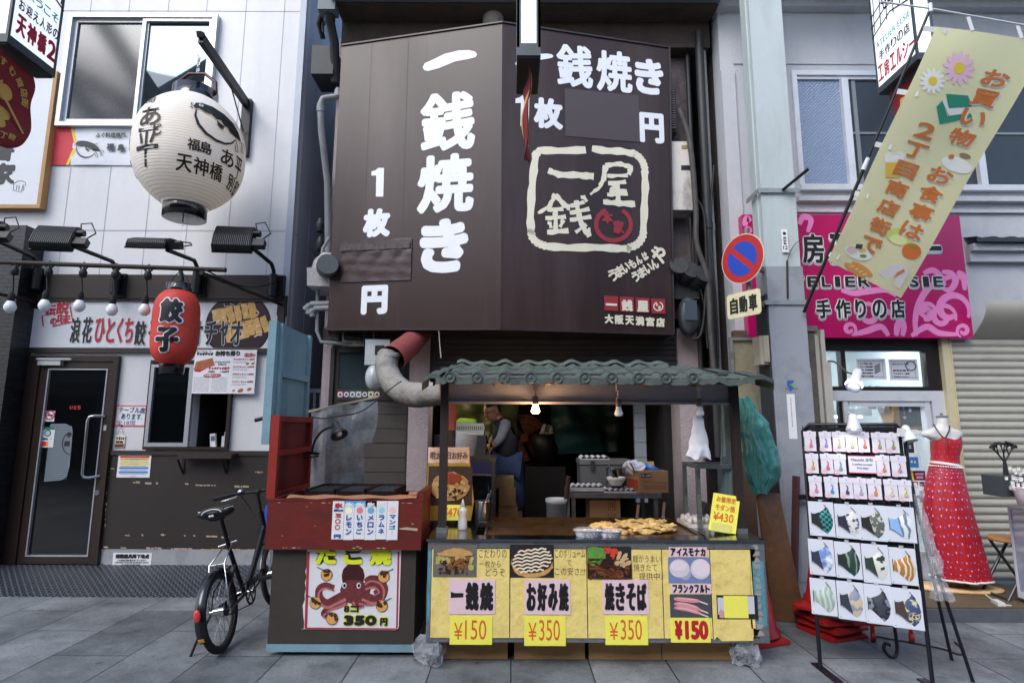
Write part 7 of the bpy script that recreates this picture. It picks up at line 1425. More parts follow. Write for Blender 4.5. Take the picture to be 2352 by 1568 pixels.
# ================================================================ bicycle, built along +x then turned
BK=thing('bicycle','black small wheeled bicycle with a white piped saddle parked beside the red cart','bicycle',(0,0,0));
bkp=M('black_bike_paint',(16,17,19),.25,.2,coat=.5);spk=M('spoke_steel',(150,152,156),.3,.9)
WR=.262
def wheel(x,name):
    g=MB();c=V((x,0,WR));rx_=Matrix.Rotation(R(90),3,'X')
    g.lathe([(WR-.03+.026*math.cos(t_),.022*math.sin(t_))for t_ in[2*math.pi*k/12 for k in range(13)]],c,44,rx_);w0=g.build('wheel',rubber,BK)
    g=MB();g.lathe([(WR-.052,-.012),(WR-.040,-.014),(WR-.040,.014),(WR-.052,.012),(WR-.052,-.012)],c,44,rx_,0,False);g.build('rim',M('rim_alloy',(120,124,128),.35,.8),w0)
    g=MB()
    for k in range(28):
        t0=2*math.pi*k/28;s_=.028*(1 if k%2 else-1);t1=t0+(.35 if k%4<2 else-.35)
        g.tube([c+V((.028*math.cos(t1),s_,.028*math.sin(t1))),c+V(((WR-.05)*math.cos(t0),0,(WR-.05)*math.sin(t0)))],.0016,4,0,False)
    g.build('spokes',spk,w0)
    g=MB();g.tube([c+V((0,-.06,0)),c+V((0,.06,0))],.012,8);g.tube([c+V((0,-.035,0)),c+V((0,.035,0))],.026,12);g.build('hub',chrome,w0)
    g=MB();n=22;a0,a1=(R(-20),R(150))if x==0 else(R(20),R(160))
    if x==0:a0,a1=R(35),R(205)
    g.grid(lambda u,v:c+V(((WR+.018-.012*abs(2*v-1)**2)*math.cos(a0+(a1-a0)*u),(v-.5)*.062,(WR+.018-.012*abs(2*v-1)**2)*math.sin(a0+(a1-a0)*u))),n,6);g.build('mudguard',bkp,BK)
wheel(0,'rear');wheel(1.0,'front')
bb=V((.40,0,.27));st0=V((.24,0,.60));sd0=V((.14,0,.86));hd0,hd1=V((.86,0,.80)),V((.91,0,.62));ra=V((0,0,WR));fa_=V((1.0,0,WR))
g=MB();g.tube([bb,st0],.017,12);g.tube([hd1+V((-.01,0,.05)),V((.62,0,.42)),bb+V((.02,0,.0))],.02,12);g.tube([hd1+V((-.005,0,.02)),V((.55,0,.33)),bb],.014,10);g.tube([hd0,hd1],.02,12)
for s in(-1,1):g.tube([bb+V((0,s*.02,0)),V((.2,s*.045,.265)),ra+V((0,s*.058,0))],.012,8);g.tube([st0+V((.02,s*.015,-.1)),ra+V((.05,s*.055,.12)),ra+V((0,s*.058,0))],.009,8)
g.build('frame',bkp,BK)
g=MB();g.tube([st0,sd0],.0135,10);g.tube([st0-V((.012,0,-.024)),st0+V((-.012,0,.03))],.022,10);g.build('seat_post',blackm,BK)
g=MB()
def sad(u,v):
    a=2*math.pi*u;x=-.13+.27*v;wd=.098*(1-max(0,v-.35)/.65)**.75*(min(1,v/.12))**.4+.018;ht=.04*(min(1,v/.1))**.5;return sd0+V((x,wd*math.cos(a),.035+ht*math.sin(a)*(1 if math.sin(a)>0 else 1.1)+.012*(1-v)))
g.grid(sad,28,18);g.add([sad(i/28,0)for i in range(28)],[tuple(range(27,-1,-1))]);g.add([sad(i/28,1)for i in range(28)],[tuple(range(28))]);sdl=g.build('saddle',M('saddle_black',(20,21,23),.6,bump=.1),BK)
g=MB();g.tube([sad(.52,.02)+V((-.006,0,.0)),sad(.40,.02)+V((-.006,0,.002)),sad(.32,.02)+V((-.004,0,.005)),sad(.25,.02)+V((-.003,0,.006)),sad(.18,.02)+V((-.004,0,.005)),sad(.1,.02)+V((-.006,0,.002)),sad(.98,.02)+V((-.006,0,0))],.004,6)
for s in(.42,.08):g.tube([sad(s,k/16)for k in range(1,17)],.0035,5)
for a in(.33,.17):p=sad(a,.0);g.ball(p+V((-.006,0,-.02)),.009,8,6)
g.build('piping',M('white_piping',(206,208,210),.4),sdl)
g=MB();g.tube([sd0+V((-.1,-.04,.0)),sd0+V((-.02,-.02,-.015)),sd0+V((.1,-.015,.01))],.005,6);g.tube([sd0+V((-.1,.04,.0)),sd0+V((-.02,.02,-.015)),sd0+V((.1,.015,.01))],.005,6);g.build('saddle_rail',blackm,sdl)
g=MB();st=hd0+V((-.03,0,.16));g.tube([hd0,st],.014,10);g.tube([st+V((0,0,-.02)),st+V((.05,0,.0))],.02,10);g.build('stem',blackm,BK)
hb=st+V((.05,0,.0));g=MB();g.tube([hb+V((-.10,.31,.0)),hb+V((-.06,.2,.01)),hb+V((0,.06,0)),hb+V((0,-.06,0)),hb+V((-.06,-.2,.01)),hb+V((-.10,-.31,.0))],.0115,10);g.build('handlebar',blackm,BK)
g=MB();[g.tube([hb+V((-.105,s*.33,.0)),hb+V((-.07,s*.21,.008))],.017,10)for s in(-1,1)];g.build('grip',rubber,BK)
g=MB();[g.tube([hb+V((-.02,s*.17,.0)),hb+V((.0,s*.2,-.02)),hb+V((-.04,s*.3,-.035))],.007,6)for s in(-1,1)];g.build('brake_lever',chrome,BK)
g=MB();g.lathe([(0,.03),(.02,.027),(.029,.012),(.029,0),(0,0)],hb+V((-.03,.14,.012)),16);g.build('bell',chrome,BK)
g=MB();[g.tube([hd1+V((0,s*.02,-.01)),hd1+V((.03,s*.05,-.06)),fa_+V((0,s*.055,0))],.011,8)for s in(-1,1)];g.build('fork',bkp,BK)
g=MB();g.lathe([(.075,-.003),(.09,-.003),(.09,.003),(.075,.003),(.075,-.003)],bb+V((0,-.05,0)),28,Matrix.Rotation(R(90),3,'X'),0,False)
for k in range(5):t0=k*1.2566;g.bar(bb+V((0,-.05,0)),bb+V((.08*math.cos(t0),-.05,.08*math.sin(t0))),.012,.005,0,(0,1,0))
g.build('chain_ring',blackm,BK)
g=MB();g.tube([bb+V((.0,-.045,.088)),ra+V((0,-.045,.035))],.004,5);g.tube([bb+V((0,-.045,-.088)),ra+V((0,-.045,-.035))],.004,5);g.tube([ra+V((0,-.05,0)),ra+V((0,-.04,0))],.035,14);g.build('chain',blackm,BK)
g=MB();g.bar(bb+V((0,-.06,0)),bb+V((.15,-.07,.05)),.014,.02);g.bar(bb+V((0,.06,0)),bb+V((-.15,.07,-.05)),.014,.02);g.tube([bb+V((0,-.07,0)),bb+V((0,.07,0))],.018,10);g.build('crank',chrome,BK);g=MB();g.obox(bb+V((.155,-.115,.05)),(.08,.09,.02));g.obox(bb+V((-.155,.115,-.05)),(.08,.09,.02));g.build('pedal',rubber,BK)
g=MB();[g.tube([st0+V((-.005,s*.02,.06)),V((.02,s*.05,.56)),ra+V((.0,s*.07,.0))],.005,6)for s in(-1,1)];g.tube([V((.02,-.05,.56)),V((.02,.05,.56))],.004,6);g.tube([st0+V((-.01,-.06,.07)),st0+V((-.02,.07,.05))],.008,6);g.build('rear_stay',chrome,BK)
g=MB();t0=R(172);c=ra+V(((WR+.03)*math.cos(t0),0,(WR+.03)*math.sin(t0)));g.ball(c+V((-.004,0,.02)),(.014,.022,.038),14,10);g.build('reflector',M('reflector_red',(196,62,66),.25),BK)
g=MB();t0=R(200);g.obox(ra+V(((WR+.02)*math.cos(t0),0,(WR+.02)*math.sin(t0))),(.004,.035,.022),Matrix.Rotation(R(-20),3,'Y'));g.build('tag_sticker',M('tag_orange',(196,140,50),.5),BK)
g=MB();g.tube([ra+V((.02,.06,-.01)),ra+V((-.04,.13,-.13)),ra+V((-.06,.19,-.255))],.009,7);g.build('kickstand',blackm,BK)
g=MB();g.tube(spline([hb+V((-.02,.15,-.01)),hb+V((.06,.12,-.12)),hb+V((.02,.05,-.28)),hd1+V((-.02,.02,.0))],6),.004,5);g.tube(spline([hb+V((-.02,-.15,-.01)),hb+V((.1,-.05,-.1)),hb+V((.05,.06,-.3)),hd1+V((.02,.02,-.05))],6),.004,5);g.build('brake_cable',wirek,BK)
BKR=Matrix.Translation(V((-1.915,4.03,.0)))@Matrix.Rotation(R(93),4,'Z')@Matrix.Rotation(R(-9.5),4,'X')
BK.location=BKR.to_translation();BK.rotation_euler=BKR.to_euler()
pb=BKR@V((.99,-.05,.80));g=MB()
def bb_(u,v):a=2*math.pi*u;k=1+.16*math.sin(a*5+v*6);return pb+V((.04+.085*math.cos(a)*k*(.6+.4*v),.10*math.sin(a)*k*(.6+.4*v),-.26+.26*v))
g.grid(bb_,26,12);g.jitter(.03,3,9);g.solo('blue_bag','blue plastic bag hanging from the bicycle handlebar beside the red cart','bag',M('blue_bag',(36,84,186),.4,bump=.5,bs=14))
# ================================================================ arcade lightboxes and hanging flags
boxg=M('lightbox_frame',(72,80,82),.45,.3,var=.2,vs=8);boxd=M('lightbox_bottom',(30,33,35),.5)
litw=M('lit_panel',(235,238,242),.4,emit=(225,232,245),es=.38)
H0=2.5
def lightbox(label,X0,X1,Ya,Yb_,zb_,side):
    T=thing('lightbox_sign',label,'lightbox',V(((X0+X1)/2,(Ya+Yb_)/2,zb_)),None);zt_=zb_+1.5
    g=MB();e=.018;g.box(X0,X1,Ya,Yb_,zb_,zb_+.06);g.box(X0,X1,Ya,Ya+e,zb_+.06,zt_)if side else None
    for(x,y)in((X0,Ya),(X1-e,Ya),(X0,Yb_-e),(X1-e,Yb_-e)):g.box(x,x+e,y,y+e,zb_+.06,zt_)
    g.box(X0,X1,Ya,Yb_,zt_,zt_+.05);g.build('frame',boxg,T)
    g=MB();[g.tube([((X0+X1)/2,y,zt_+.05),((X0+X1)/2,y,8.4)],.015,6)for y in(Ya+.06,Yb_-.06)];g.build('hanger',boxg,T)
    g=MB();g.box(X0+.01,X1-.01,Ya+.01,Yb_-.01,zb_-.01,zb_-.001);g.build('base_plate',boxd,T)
    g=MB();g.box(X0+.004,X1-.004,Ya+e+.002,Yb_-e-.002,zb_+.06,zt_-.002);g.box(X0+.03,X1-.03,Ya-.003,Ya+.01,zb_+.09,zt_-.04);g.build('lit_panel',litw,T)
    return T
Yn,Yf_=H0/.730,H0/.654;XL=-.877*Yf_
LBX=lightbox('lit white lightbox at the left reading welcome in green black and red',XL-.14,XL,Yn,Yf_,EYE+H0,0)
fl3=Fr((XL,Yn,EYE+H0),(0,1,0),(0,0,1)) # its face toward the middle of the street
def lz(g,s,x0,y0,x1,y1,bo,mi=0): # corners of the word's left-bottom and right-top ends on the slanted face
    a0,b0=fl3.px(*z1(x0,y0));a1,b1=fl3.px(*z1(x1,y1));return a0,b0,a1,b1
W_=Yf_-Yn;fH=0
def rowL(g,fr,s,a0,a1,b0,b1,bo,flip=False):
    n=len(s);w_=(a1-a0)/n
    for i,ch in enumerate(s):text(g,fr,ch,a0+i*w_+.004,b0,a0+(i+1)*w_-.004,b1,.002,0,bo)
g=MB();rowL(g,fl3,'天神橋2',.10*W_,.96*W_,.10,.25,.006);g.build('red_lettering',inkred,LBX)
g=MB();rowL(g,fl3,'お迎え人形の',.10*W_,.96*W_,.28,.36,.002);g.build('black_lettering',ink,LBX)
g=MB();rowL(g,fl3,'ようこそ',.22*W_,.92*W_,.40,.47,.002);g.build('green_lettering',M('teal_lettering',(70,168,150),.5),LBX)
def trellis(fr,T,W_,b0):
    g=MB()
    for k in range(3):g.stroke(fr,[(0,b0+.02+k*.1),(W_*.5,b0+.10+k*.1),(W_,b0+.02+k*.1)],.016,.0025)
    for k in range(6):g.stroke(fr,[(W_*(k+.5)/6,b0+.05),(W_*(k+.5)/6+.02,b0+.45)],.012,.003)
    for k in range(5):t0=R(90+72*k);g.stroke(fr,[(W_*.5+.055*math.cos(t0)+.04*math.cos(j*.6),b0+.25+.055*math.sin(t0)+.04*math.sin(j*.6))for j in range(11)],.013,.0035)
    g.build('plum_lattice',blackm,T)
trellis(fl3,LBX,W_,.52)
def flag(label,X,ya,yb,zt_,hgt,draw=None,sgn=1):
    T=thing('hanging_flag',label,'flag',V((X,(ya+yb)/2,zt_-hgt)))
    def prof(v):return 1 if v<.62 else math.sqrt(max(0,1-((v-.62)/.38)**2))
    def at(u,v,off=0):
        k=prof(v)*(.96+.04*math.sin(v*14));y=(ya+yb)/2+(yb-ya)*(u-.5)*k;return V((X+.02*math.sin(u*5+v*4)+.012*math.sin(v*9)+off*sgn,y,zt_-hgt*v))
    g=MB();g.grid(lambda u,v:at(u,v),20,26);g.grid(lambda u,v:at(1-u,v,-.003),20,26);g.build('cloth',M('burgundy_cloth',(128,18,30),.75,var=.1,vs=9),T)
    gg=MB()
    if draw:draw(gg,at)
    else:gg.grid(lambda u,v:at(.3+.4*u,.2+.6*v,.004),8,12);gg.grid(lambda u,v:at(.3+.4*u,.2+.6*v,-.007),8,12);gg.grid(lambda u,v:at(.0+.1*u,v,.004),4,16)
    gg.build('gold_print',M('gold_print',(206,160,72),.6,var=.15,vs=20),T);return T
def draw_left(g,at):
    S=yb_f-ya_f;Hh=.62
    def mp2(a,b_,dd):return at(a,1-b_,.004+dd)
    def T2(s,a0,b0,a1,b1,bo,rot=0):text(g,None,s,a0,b0,a1,b1,.0,0,bo,rot=rot,mapf=mp2,k=6)
    for i,s in enumerate('ろがはすむ商店街'):t_=R(150-i*21);T2(s,.5+.42*math.cos(t_)-.05,.62+.27*math.sin(t_)-.045,.5+.42*math.cos(t_)+.05,.62+.27*math.sin(t_)+.045,.004,rot=t_-R(90))
    for k in range(5):
        t0=R(90+72*k);c=(.5+.14*math.cos(t0),.36+.10*math.sin(t0));g.add([mp2(c[0]+.105*math.cos(j*.45),c[1]+.075*math.sin(j*.45),.0005*k)for j in range(14)],[tuple(range(14))])
    for s in(-1,1):
        g.add([mp2(.5+s*.15+.11*math.cos(j*.45),.62+.08*math.sin(j*.45),.001)for j in range(14)],[tuple(range(14))]);pts=[(.15 if s<0 else.85,.40),(.5,.55),(.5+s*.3,.62)]
        g.add([mp2(.5+s*.42,.28,.002),mp2(.5+s*.40,.26,.002),mp2(.5-s*.1,.70,.002),mp2(.5-s*.08,.72,.002)],[(0,1,2,3)])
    T2('天',.15,.16,.25,.23,.003);T2('神',.25,.135,.35,.205,.003);T2('橋',.35,.115,.45,.185,.003);T2('2',.47,.09,.60,.2,.006);T2('丁',.63,.1,.73,.18,.004);T2('目',.75,.13,.84,.2,.004)
ya_f,yb_f=Yn+.0-.22,Yf_-.08
flag('burgundy scalloped flag with gold plum blossom print below the left lightbox',XL-.075,Yn-.25,Yf_-.06,EYE+H0-.03,.66,draw_left,1)
YcA,YcB=H0/.705,H0/.624;xc0,xc1=P(1187,128,YcA).x,P(1242,128,YcA).x
lightbox('lit lightbox seen edge on in front of the brown sign',xc0,xc1,YcA,YcB,EYE+H0,1)
flag('burgundy and gold flag seen edge on below the middle lightbox',(xc0+xc1)/2-.01,YcA+.03,YcB-.03,EYE+H0-.03,.62)
HR=3.0;YR0,YR1=HR/.70,HR/.625;XR=P(2016,215,YR1).x
RBX=lightbox('lit white lightbox at the right naming a handicraft studio',XR,XR+.16,YR0,YR1,EYE+HR,0)
fr3=Fr((XR,YR1,EYE+HR),(0,-1,0),(0,0,1));W_=YR1-YR0
g=MB();rowL(g,fr3,'工房エルシー',.06*W_,1.0*W_,.10,.25,.004);g.build('red_lettering',inkred,RBX)
g=MB();rowL(g,fr3,'手作りの店',.12*W_,.92*W_,.29,.38,.002);g.build('black_lettering',ink,RBX)
g=MB();text(g,fr3,'ATELIER ELSIE',.08*W_,.42,.95*W_,.48,.002,0,.001);g.build('green_lettering',M('teal_lettering'),RBX)
trellis(fr3,RBX,W_,.54)
flag('red and gold flag half hidden by the yellow banner below the right lightbox',XR+.08,YR0+.05,YR1-.05,EYE+HR-.03,.6,None,-1)
# ================================================================ right building
WR_=5.5;fR=FY(WR_)
RB=thing('studio_building','pale rendered building with a pink studio sign and a lowered beige shutter','building',(4.5,WR_,0))
mst=M('white_render',(184,186,192),.8,var=.06,vs=2,bump=.55,bs=70,dirt=.3,ds=2,streak=4,dcol=(112,114,120))
RX0=2.19;wx0=fR.px(1825,300)[0];wz0,wz1=fR.px(1900,440)[1],fR.px(1900,166)[1];dx0,dx1=fR.px(1872,1000)[0],fR.px(2166,900)[0];dzt=fR.px(2070,785)[1];shx1=7.0;sx0=fR.px(2186,900)[0];szt=fR.px(2270,700)[1]
g=MB();g.box(RX0,wx0,WR_,WR_+.2,0,8);g.box(wx0,8,WR_,WR_+.2,wz1,8);g.box(wx0,8,WR_,WR_+.2,dzt+.03,wz0);g.box(wx0,dx0,WR_,WR_+.2,0,dzt+.03)
g.box(RX0-.0,RX0+.14,WR_-.025,WR_,0,5.2);g.build('rendered_wall',mst,RB)
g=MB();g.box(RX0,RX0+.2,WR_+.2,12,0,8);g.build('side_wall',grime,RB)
zc1=fR.px(2000,30)[1];g=MB();g.box(RX0-.02,8,WR_-.10,WR_+.1,zc1,zc1+.14);g.box(RX0-.02,8,WR_-.55,WR_+.1,zc1+.14,zc1+.32,1);g.build('cornice',[mst,M('cornice_grey',(88,88,92),.8,var=.2)],RB)  # projecting top slab in a darker grey
g=MB();z_=fR.px(1950,145)[1];g.box(RX0+.14,8,WR_-.012,WR_,z_-.02,z_+.008);z_=fR.px(1950,455)[1];g.box(wx0-.04,8,WR_-.06,WR_,z_-.05,z_+.0);g.box(wx0-.04,8,WR_-.03,WR_,z_-.16,z_-.13);g.build('ledge',mst,RB)
# window band upstairs
alw=M('white_aluminium',(206,208,212),.4,.2,dirt=.15,ds=5);g=MB()
g.slab(fR,wx0,wz1-.05,8,wz1,-.02,.03);g.slab(fR,wx0,wz0,8,wz0+.06,-.02,.05);g.slab(fR,wx0,wz0+.06,wx0+.05,wz1-.05,-.02,.03);g.slab(fR,wx0+.05,wz1-.085,8,wz1-.05,-.02,.01)
m1=fR.px(*zf(1080,870))[0];m2=fR.px(*zf(1960,1150))[0]
for x in(m1,m2,m2+1.1):g.slab(fR,x-.035,wz0+.06,x+.035,wz1-.085,-.02,.035)
wn2=g.build('window',alw,RB)
mpg=M('pattern_glass',(124,142,170),.12,spec=.6);t,b,L=nodes_of(mpg);tc=t.nodes.new('ShaderNodeTexCoord');mpn=t.nodes.new('ShaderNodeMapping');mpn.inputs['Rotation'].default_value=(0,R(45),0);L(tc.outputs['Object'],mpn.inputs[0])
vo=t.nodes.new('ShaderNodeTexVoronoi');vo.inputs['Scale'].default_value=38;vo.inputs['Randomness'].default_value=.15;L(mpn.outputs[0],vo.inputs[0]);bp=t.nodes.new('ShaderNodeBump');bp.inputs['Strength'].default_value=.9;bp.inputs['Distance'].default_value=.02;L(vo.outputs[0],bp.inputs['Height']);L(bp.outputs[0],b.inputs['Normal'])
g=MB();g.slab(fR,wx0+.05,wz0+.06,m1-.035,wz1-.085,-.03,-.012);g.build('pattern_pane',mpg,wn2)
g=MB();g.slab(fR,m1+.035,wz0+.06,m2-.035,wz1-.085,-.035,-.015);g.slab(fR,m2+.035,wz0+.06,m2+1.065,wz1-.085,-.035,-.015);g.slab(fR,m2+1.135,wz0+.06,8,wz1-.085,-.035,-.015);g.build('pane',M('grey_window_glass',(46,52,56),.15,spec=.5,var=.1,vs=1),wn2)
g=MB();zh_=fR.px(*zf(1250,872))[1];xm=fR.px(*zf(1135,700))[0];g.slab(fR,xm-.02,wz0+.06,xm+.02,zh_-.012,-.015,-.005);g.slab(fR,xm-.02,zh_+.012,xm+.02,wz1-.085,-.015,-.005);g.slab(fR,m1+.035,zh_-.012,m2-.035,zh_+.012,-.015,-.004);g.slab(fR,m2+.035,zh_-.012,8,zh_+.012,-.015,-.004);g.build('glazing_bar',M('bar_grey',(120,126,130),.5),wn2)
# old tile ledge at the right of the sign
g=MB();tz0=fR.px(2290,560)[1];tx_=fR.px(2214,560)[0]
g.grid(lambda u,v:V((tx_+3*u,WR_-.16+.2*v,tz0+.05*v+.025*abs(math.sin((tx_+3*u)*17)))),160,4);g.grid(lambda u,v:V((tx_+3*u,WR_-.16,tz0-.03+(.03+.025*abs(math.sin((tx_+3*u)*17)))*v)),160,1);g.build('tile_ledge',M('dark_ledge_tile',(52,54,58),.5,var=.2),RB)
g=MB();g.box(tx_,7,WR_-.11,WR_,tz0-.10,tz0-.031);g.box(tx_,7,WR_-.06,WR_,tz0-.2,tz0-.1);g.build('ledge_fascia',mst,RB)
# shutter box and shutter
mbg=M('beige_shutter',(166,162,149),.5,.15,var=.05,vs=3,dirt=.25,ds=4,dcol=(120,116,104));bx_=fR.px(2224,730)[0]-.02;szb=fR.px(2270,780)[1]
g=MB();rb_=(szt-szb)/2;g.grid(lambda u,v:V((bx_+(7-bx_)*u,WR_-.02-.22*math.sin(math.pi*min(1,v*1.0)*.62),szb+(szt-szb)*v)),1,16);g.grid(lambda u,v:V((bx_+(7-bx_)*u,WR_-.02-.001*v,szb)),1,1);g.build('shutter_box',mbg,RB)
g=MB();z_=.11;pz_=szb+.03;ph=.072
n=int((pz_-z_)/ph)
for i in range(n):
    zz=z_+i*ph;g.grid(lambda u,v,zz=zz:V((sx0+(7-sx0)*u,WR_-.03-.016*math.sin(math.pi*min(1,v*1.08)),zz+ph*v)),1,7,0,True)
g.build('shutter',mbg,RB)
g=MB();g.box(dx1-.0,dx1+.075,WR_-.05,WR_+.1,.1,pz_);g.box(dx1+.075,sx0,WR_-.06,WR_+.05,.1,pz_);g.build('shutter_jamb',M('beige_jamb',(190,180,146),.5,dirt=.2,ds=5),RB)
# show window and door of the studio
fW=FY(WR_+.02);T0=fW.px(2070,888)[1];ddk=M('dark_bronze',(40,36,34),.4,.3)
vx0=fR.px(1990,900)[0]-.5
g=MB();g.slab(fW,vx0,T0-.04,dx1,T0,-.06,.02);g.slab(fW,vx0,dzt-.09,dx1,dzt+.03,-.06,.02);g.slab(fW,fR.px(*zg(1600,1050))[0],T0,dx1,dzt-.09,-.06,.02);xmm=fR.px(*zg(1055,1050))[0];g.slab(fW,xmm-.02,T0,xmm+.025,dzt-.09,-.06,.02);tr_w=g.build('transom',ddk,RB)
g=MB();g.slab(fW,vx0,T0,dx1-.1,dzt-.09,-.03,-.025);g.build('transom_pane',M('thin_glass',(225,235,235),.03,alpha=.08),tr_w)
T1=fW.px(2070,921)[1];g=MB();X_=lambda x,y:fR.px(*zr(x,y))[0]
g.slab(fW,vx0,T1,dx1,T0-.04,-.05,.03);g.slab(fW,X_(325,700),.1,X_(392,700),T1,-.05,.02);g.slab(fW,X_(1400,700),.1,X_(1465,700),T1,-.05,.02);g.slab(fW,X_(392,480),T1-.05,X_(1400,480),T1,-.05,.015);g.slab(fW,X_(1475,600),.1,dx1,T1,-.05,.03);g.slab(fW,X_(392,700),.1,X_(1400,700),.35,-.05,.01);g.box(vx0,X_(325,700),WR_+.05,WR_+.07,.1,.35)
dr2=g.build('door',alw,RB);g=MB();g.slab(fW,X_(392,700),.35,X_(1400,700),T1-.05,-.03,-.025);g.build('door_pane',M('thin_glass'),dr2)
g=MB();g.slab(fW,X_(285,700),.1,X_(325,700),T1,-.05,.0);g.build('meeting_stile',ddk,dr2)
g=MB();rz=dzt+.1;rx0_,rx1_=vx0-.1,dx1+.02;ry=WR_+1.5
g.box(rx0_,rx1_,ry,ry+.05,.1,rz);g.box(rx0_-.02,rx0_,WR_+.08,ry,.1,rz);g.box(rx1_,rx1_+.02,WR_+.08,ry,.1,rz);g.box(rx0_,rx1_,WR_+.08,ry,rz,rz+.03);g.box(rx0_,rx1_,WR_+.08,ry,.08,.1);g.build('studio_room',M('room_white',(206,212,214),.8),RB)
g=MB();g.box(rx0_+.1,rx1_-.1,WR_+.5,WR_+.62,rz-.03,rz-.002);g.build('ceiling_lamp',M('tube_light',(240,246,250),.4,emit=(225,240,250),es=16),RB)
g=MB();xa,xb=X_(400,700),X_(720,700)+.2;zz=fR.px(*zr(550,715))[1];g.box(xa,xb,WR_+.35,WR_+.7,zz-.02,zz+.05);g.box(xa,xb,WR_+.7,WR_+.75,.2,zz);g.build('shelf',M('room_white'),RB);g=MB();g.box(xa,xb-.1,WR_+.36,WR_+.4,zz-.04,zz-.021);g.build('shelf_lamp',M('tube_light'),RB)
# things seen behind the glass
def inbox(x0,y0,x1,y1,Y):
    f_=FY(Y);return(f_,)+tuple(f_.box(*zr(x0,y0),*zr(x1,y1)))
f_,a,b_,c,d=inbox(1040,500,1330,890,WR_+.25);T=thing('jewellery_board','navy necklace board in a gold frame seen through the studio door','display board',f_.pt((a+c)/2,b_));g=MB();g.slab(f_,a,b_,c,d,-.02,0);g.build('navy_panel',M('navy_velvet',(26,32,56),.9),T);g=MB();[g.slab(f_,*q,-.02,.01)for q in((a-.06,b_-.03,a,d),(c,b_-.03,c+.06,d),(a,b_-.04,c,b_))];g.build('gold_frame',M('gold_frame',(150,108,44),.4,.4),T)
g=MB();[g.tube([f_.pt(a+.05+i*.06,d-.02,.01),f_.pt(a+.05+i*.06,b_+.1+.07*(i%3),.01)],.003,4)for i in range(6)];[g.disc(f_,a+.05+i*.06,b_+.09+.07*(i%3),.018,.01,None,0,8)for i in range(6)];g.build('necklaces',chrome,T)
f_,a,b_,c,d=inbox(890,500,1010,850,WR_+.3);g=MB();g.slab(f_,a,b_,c,d,-.02,0);g.slab(f_,c,b_,c+.04,d,-.02,.01,1);[g.disc(f_,(a+c)/2+.02*(i-1),b_+.12+i*.08,.02,.003,None,2,8)for i in range(3)];g.solo('earring_board','brown jewellery board beside the navy necklace board','display board',[M('brown_velvet',(44,34,30),.9),M('gold_frame'),chrome])
f_,a,b_,c,d=inbox(760,590,960,900,WR_+.1);g=MB();g.poly(f_,[(a+.05,b_),(c,b_),(c-.09,d-.02),(a,d)],-.012,0);g.poly(f_,[(a+.07,b_),(a+.13,b_),(a+.08,d-.1),(a+.03,d-.09)],.002,None,1);g.disc(f_,(a+c)/2+.03,b_+.1,.04,.002,None,1,20,.12);g.solo('portrait_card','white framed card leaning inside the studio door glass','card',[paper,M('ochre_print',(176,150,96),.6)])
for i,(x0,x1,nm_)in enumerate(((478,632,'white payment method card on the shelf inside the studio'),(400,455,'small square code free leaflet at the left on the studio shelf'))):
    f_,a,b_,c,d=inbox(x0,520,x1,660,WR_+.45);g=MB();g.slab(f_,a,b_,c,d,-.01,0);
    if i==0:[g.quad(f_,a+.02+k*.05,b_+.06,a+.055+k*.05,b_+.08,.001,1+k)for k in range(3)];scrawl(g,f_,a+.02,d-.06,c-.02,d-.02,.001,1,1)
    else:scrawl(g,f_,a+.01,b_+.03,c-.01,d-.03,.001,1,3)
    g.solo('payment_card' if i==0 else 'leaflet',nm_.replace('code free ',''),'card',[paper,ink,inkred,M('decal_navy')])
f_,a,b_,c,d=inbox(660,510,790,660,WR_+.5);T=thing('pot_plant','trailing green pot plant on the shelf inside the studio','plant',f_.pt((a+c)/2,b_));g=MB();g.lathe([(0,0),(.06,0),(.08,.12),(.07,.12),(0,.1)],f_.pt((a+c)/2,b_+.0,-.05),16);g.build('pot',white_p,T);g=MB();rd=random.Random(2)
for i in range(60):p=f_.pt((a+c)/2+rd.uniform(-.1,.1),b_+.12+rd.uniform(-.04,.12),-.05+rd.uniform(-.06,.08));dd=V((rd.uniform(-1,1),rd.uniform(-1,1),rd.uniform(-1,.6))).normalized()*.045;s_=dd.orthogonal().normalized()*.012;g.add([p,p+dd*.5+s_,p+dd,p+dd*.5-s_],[(0,1,2,3)])
g.build('leaves',M('plant_leaf',(56,84,52),.6,var=.3),T)
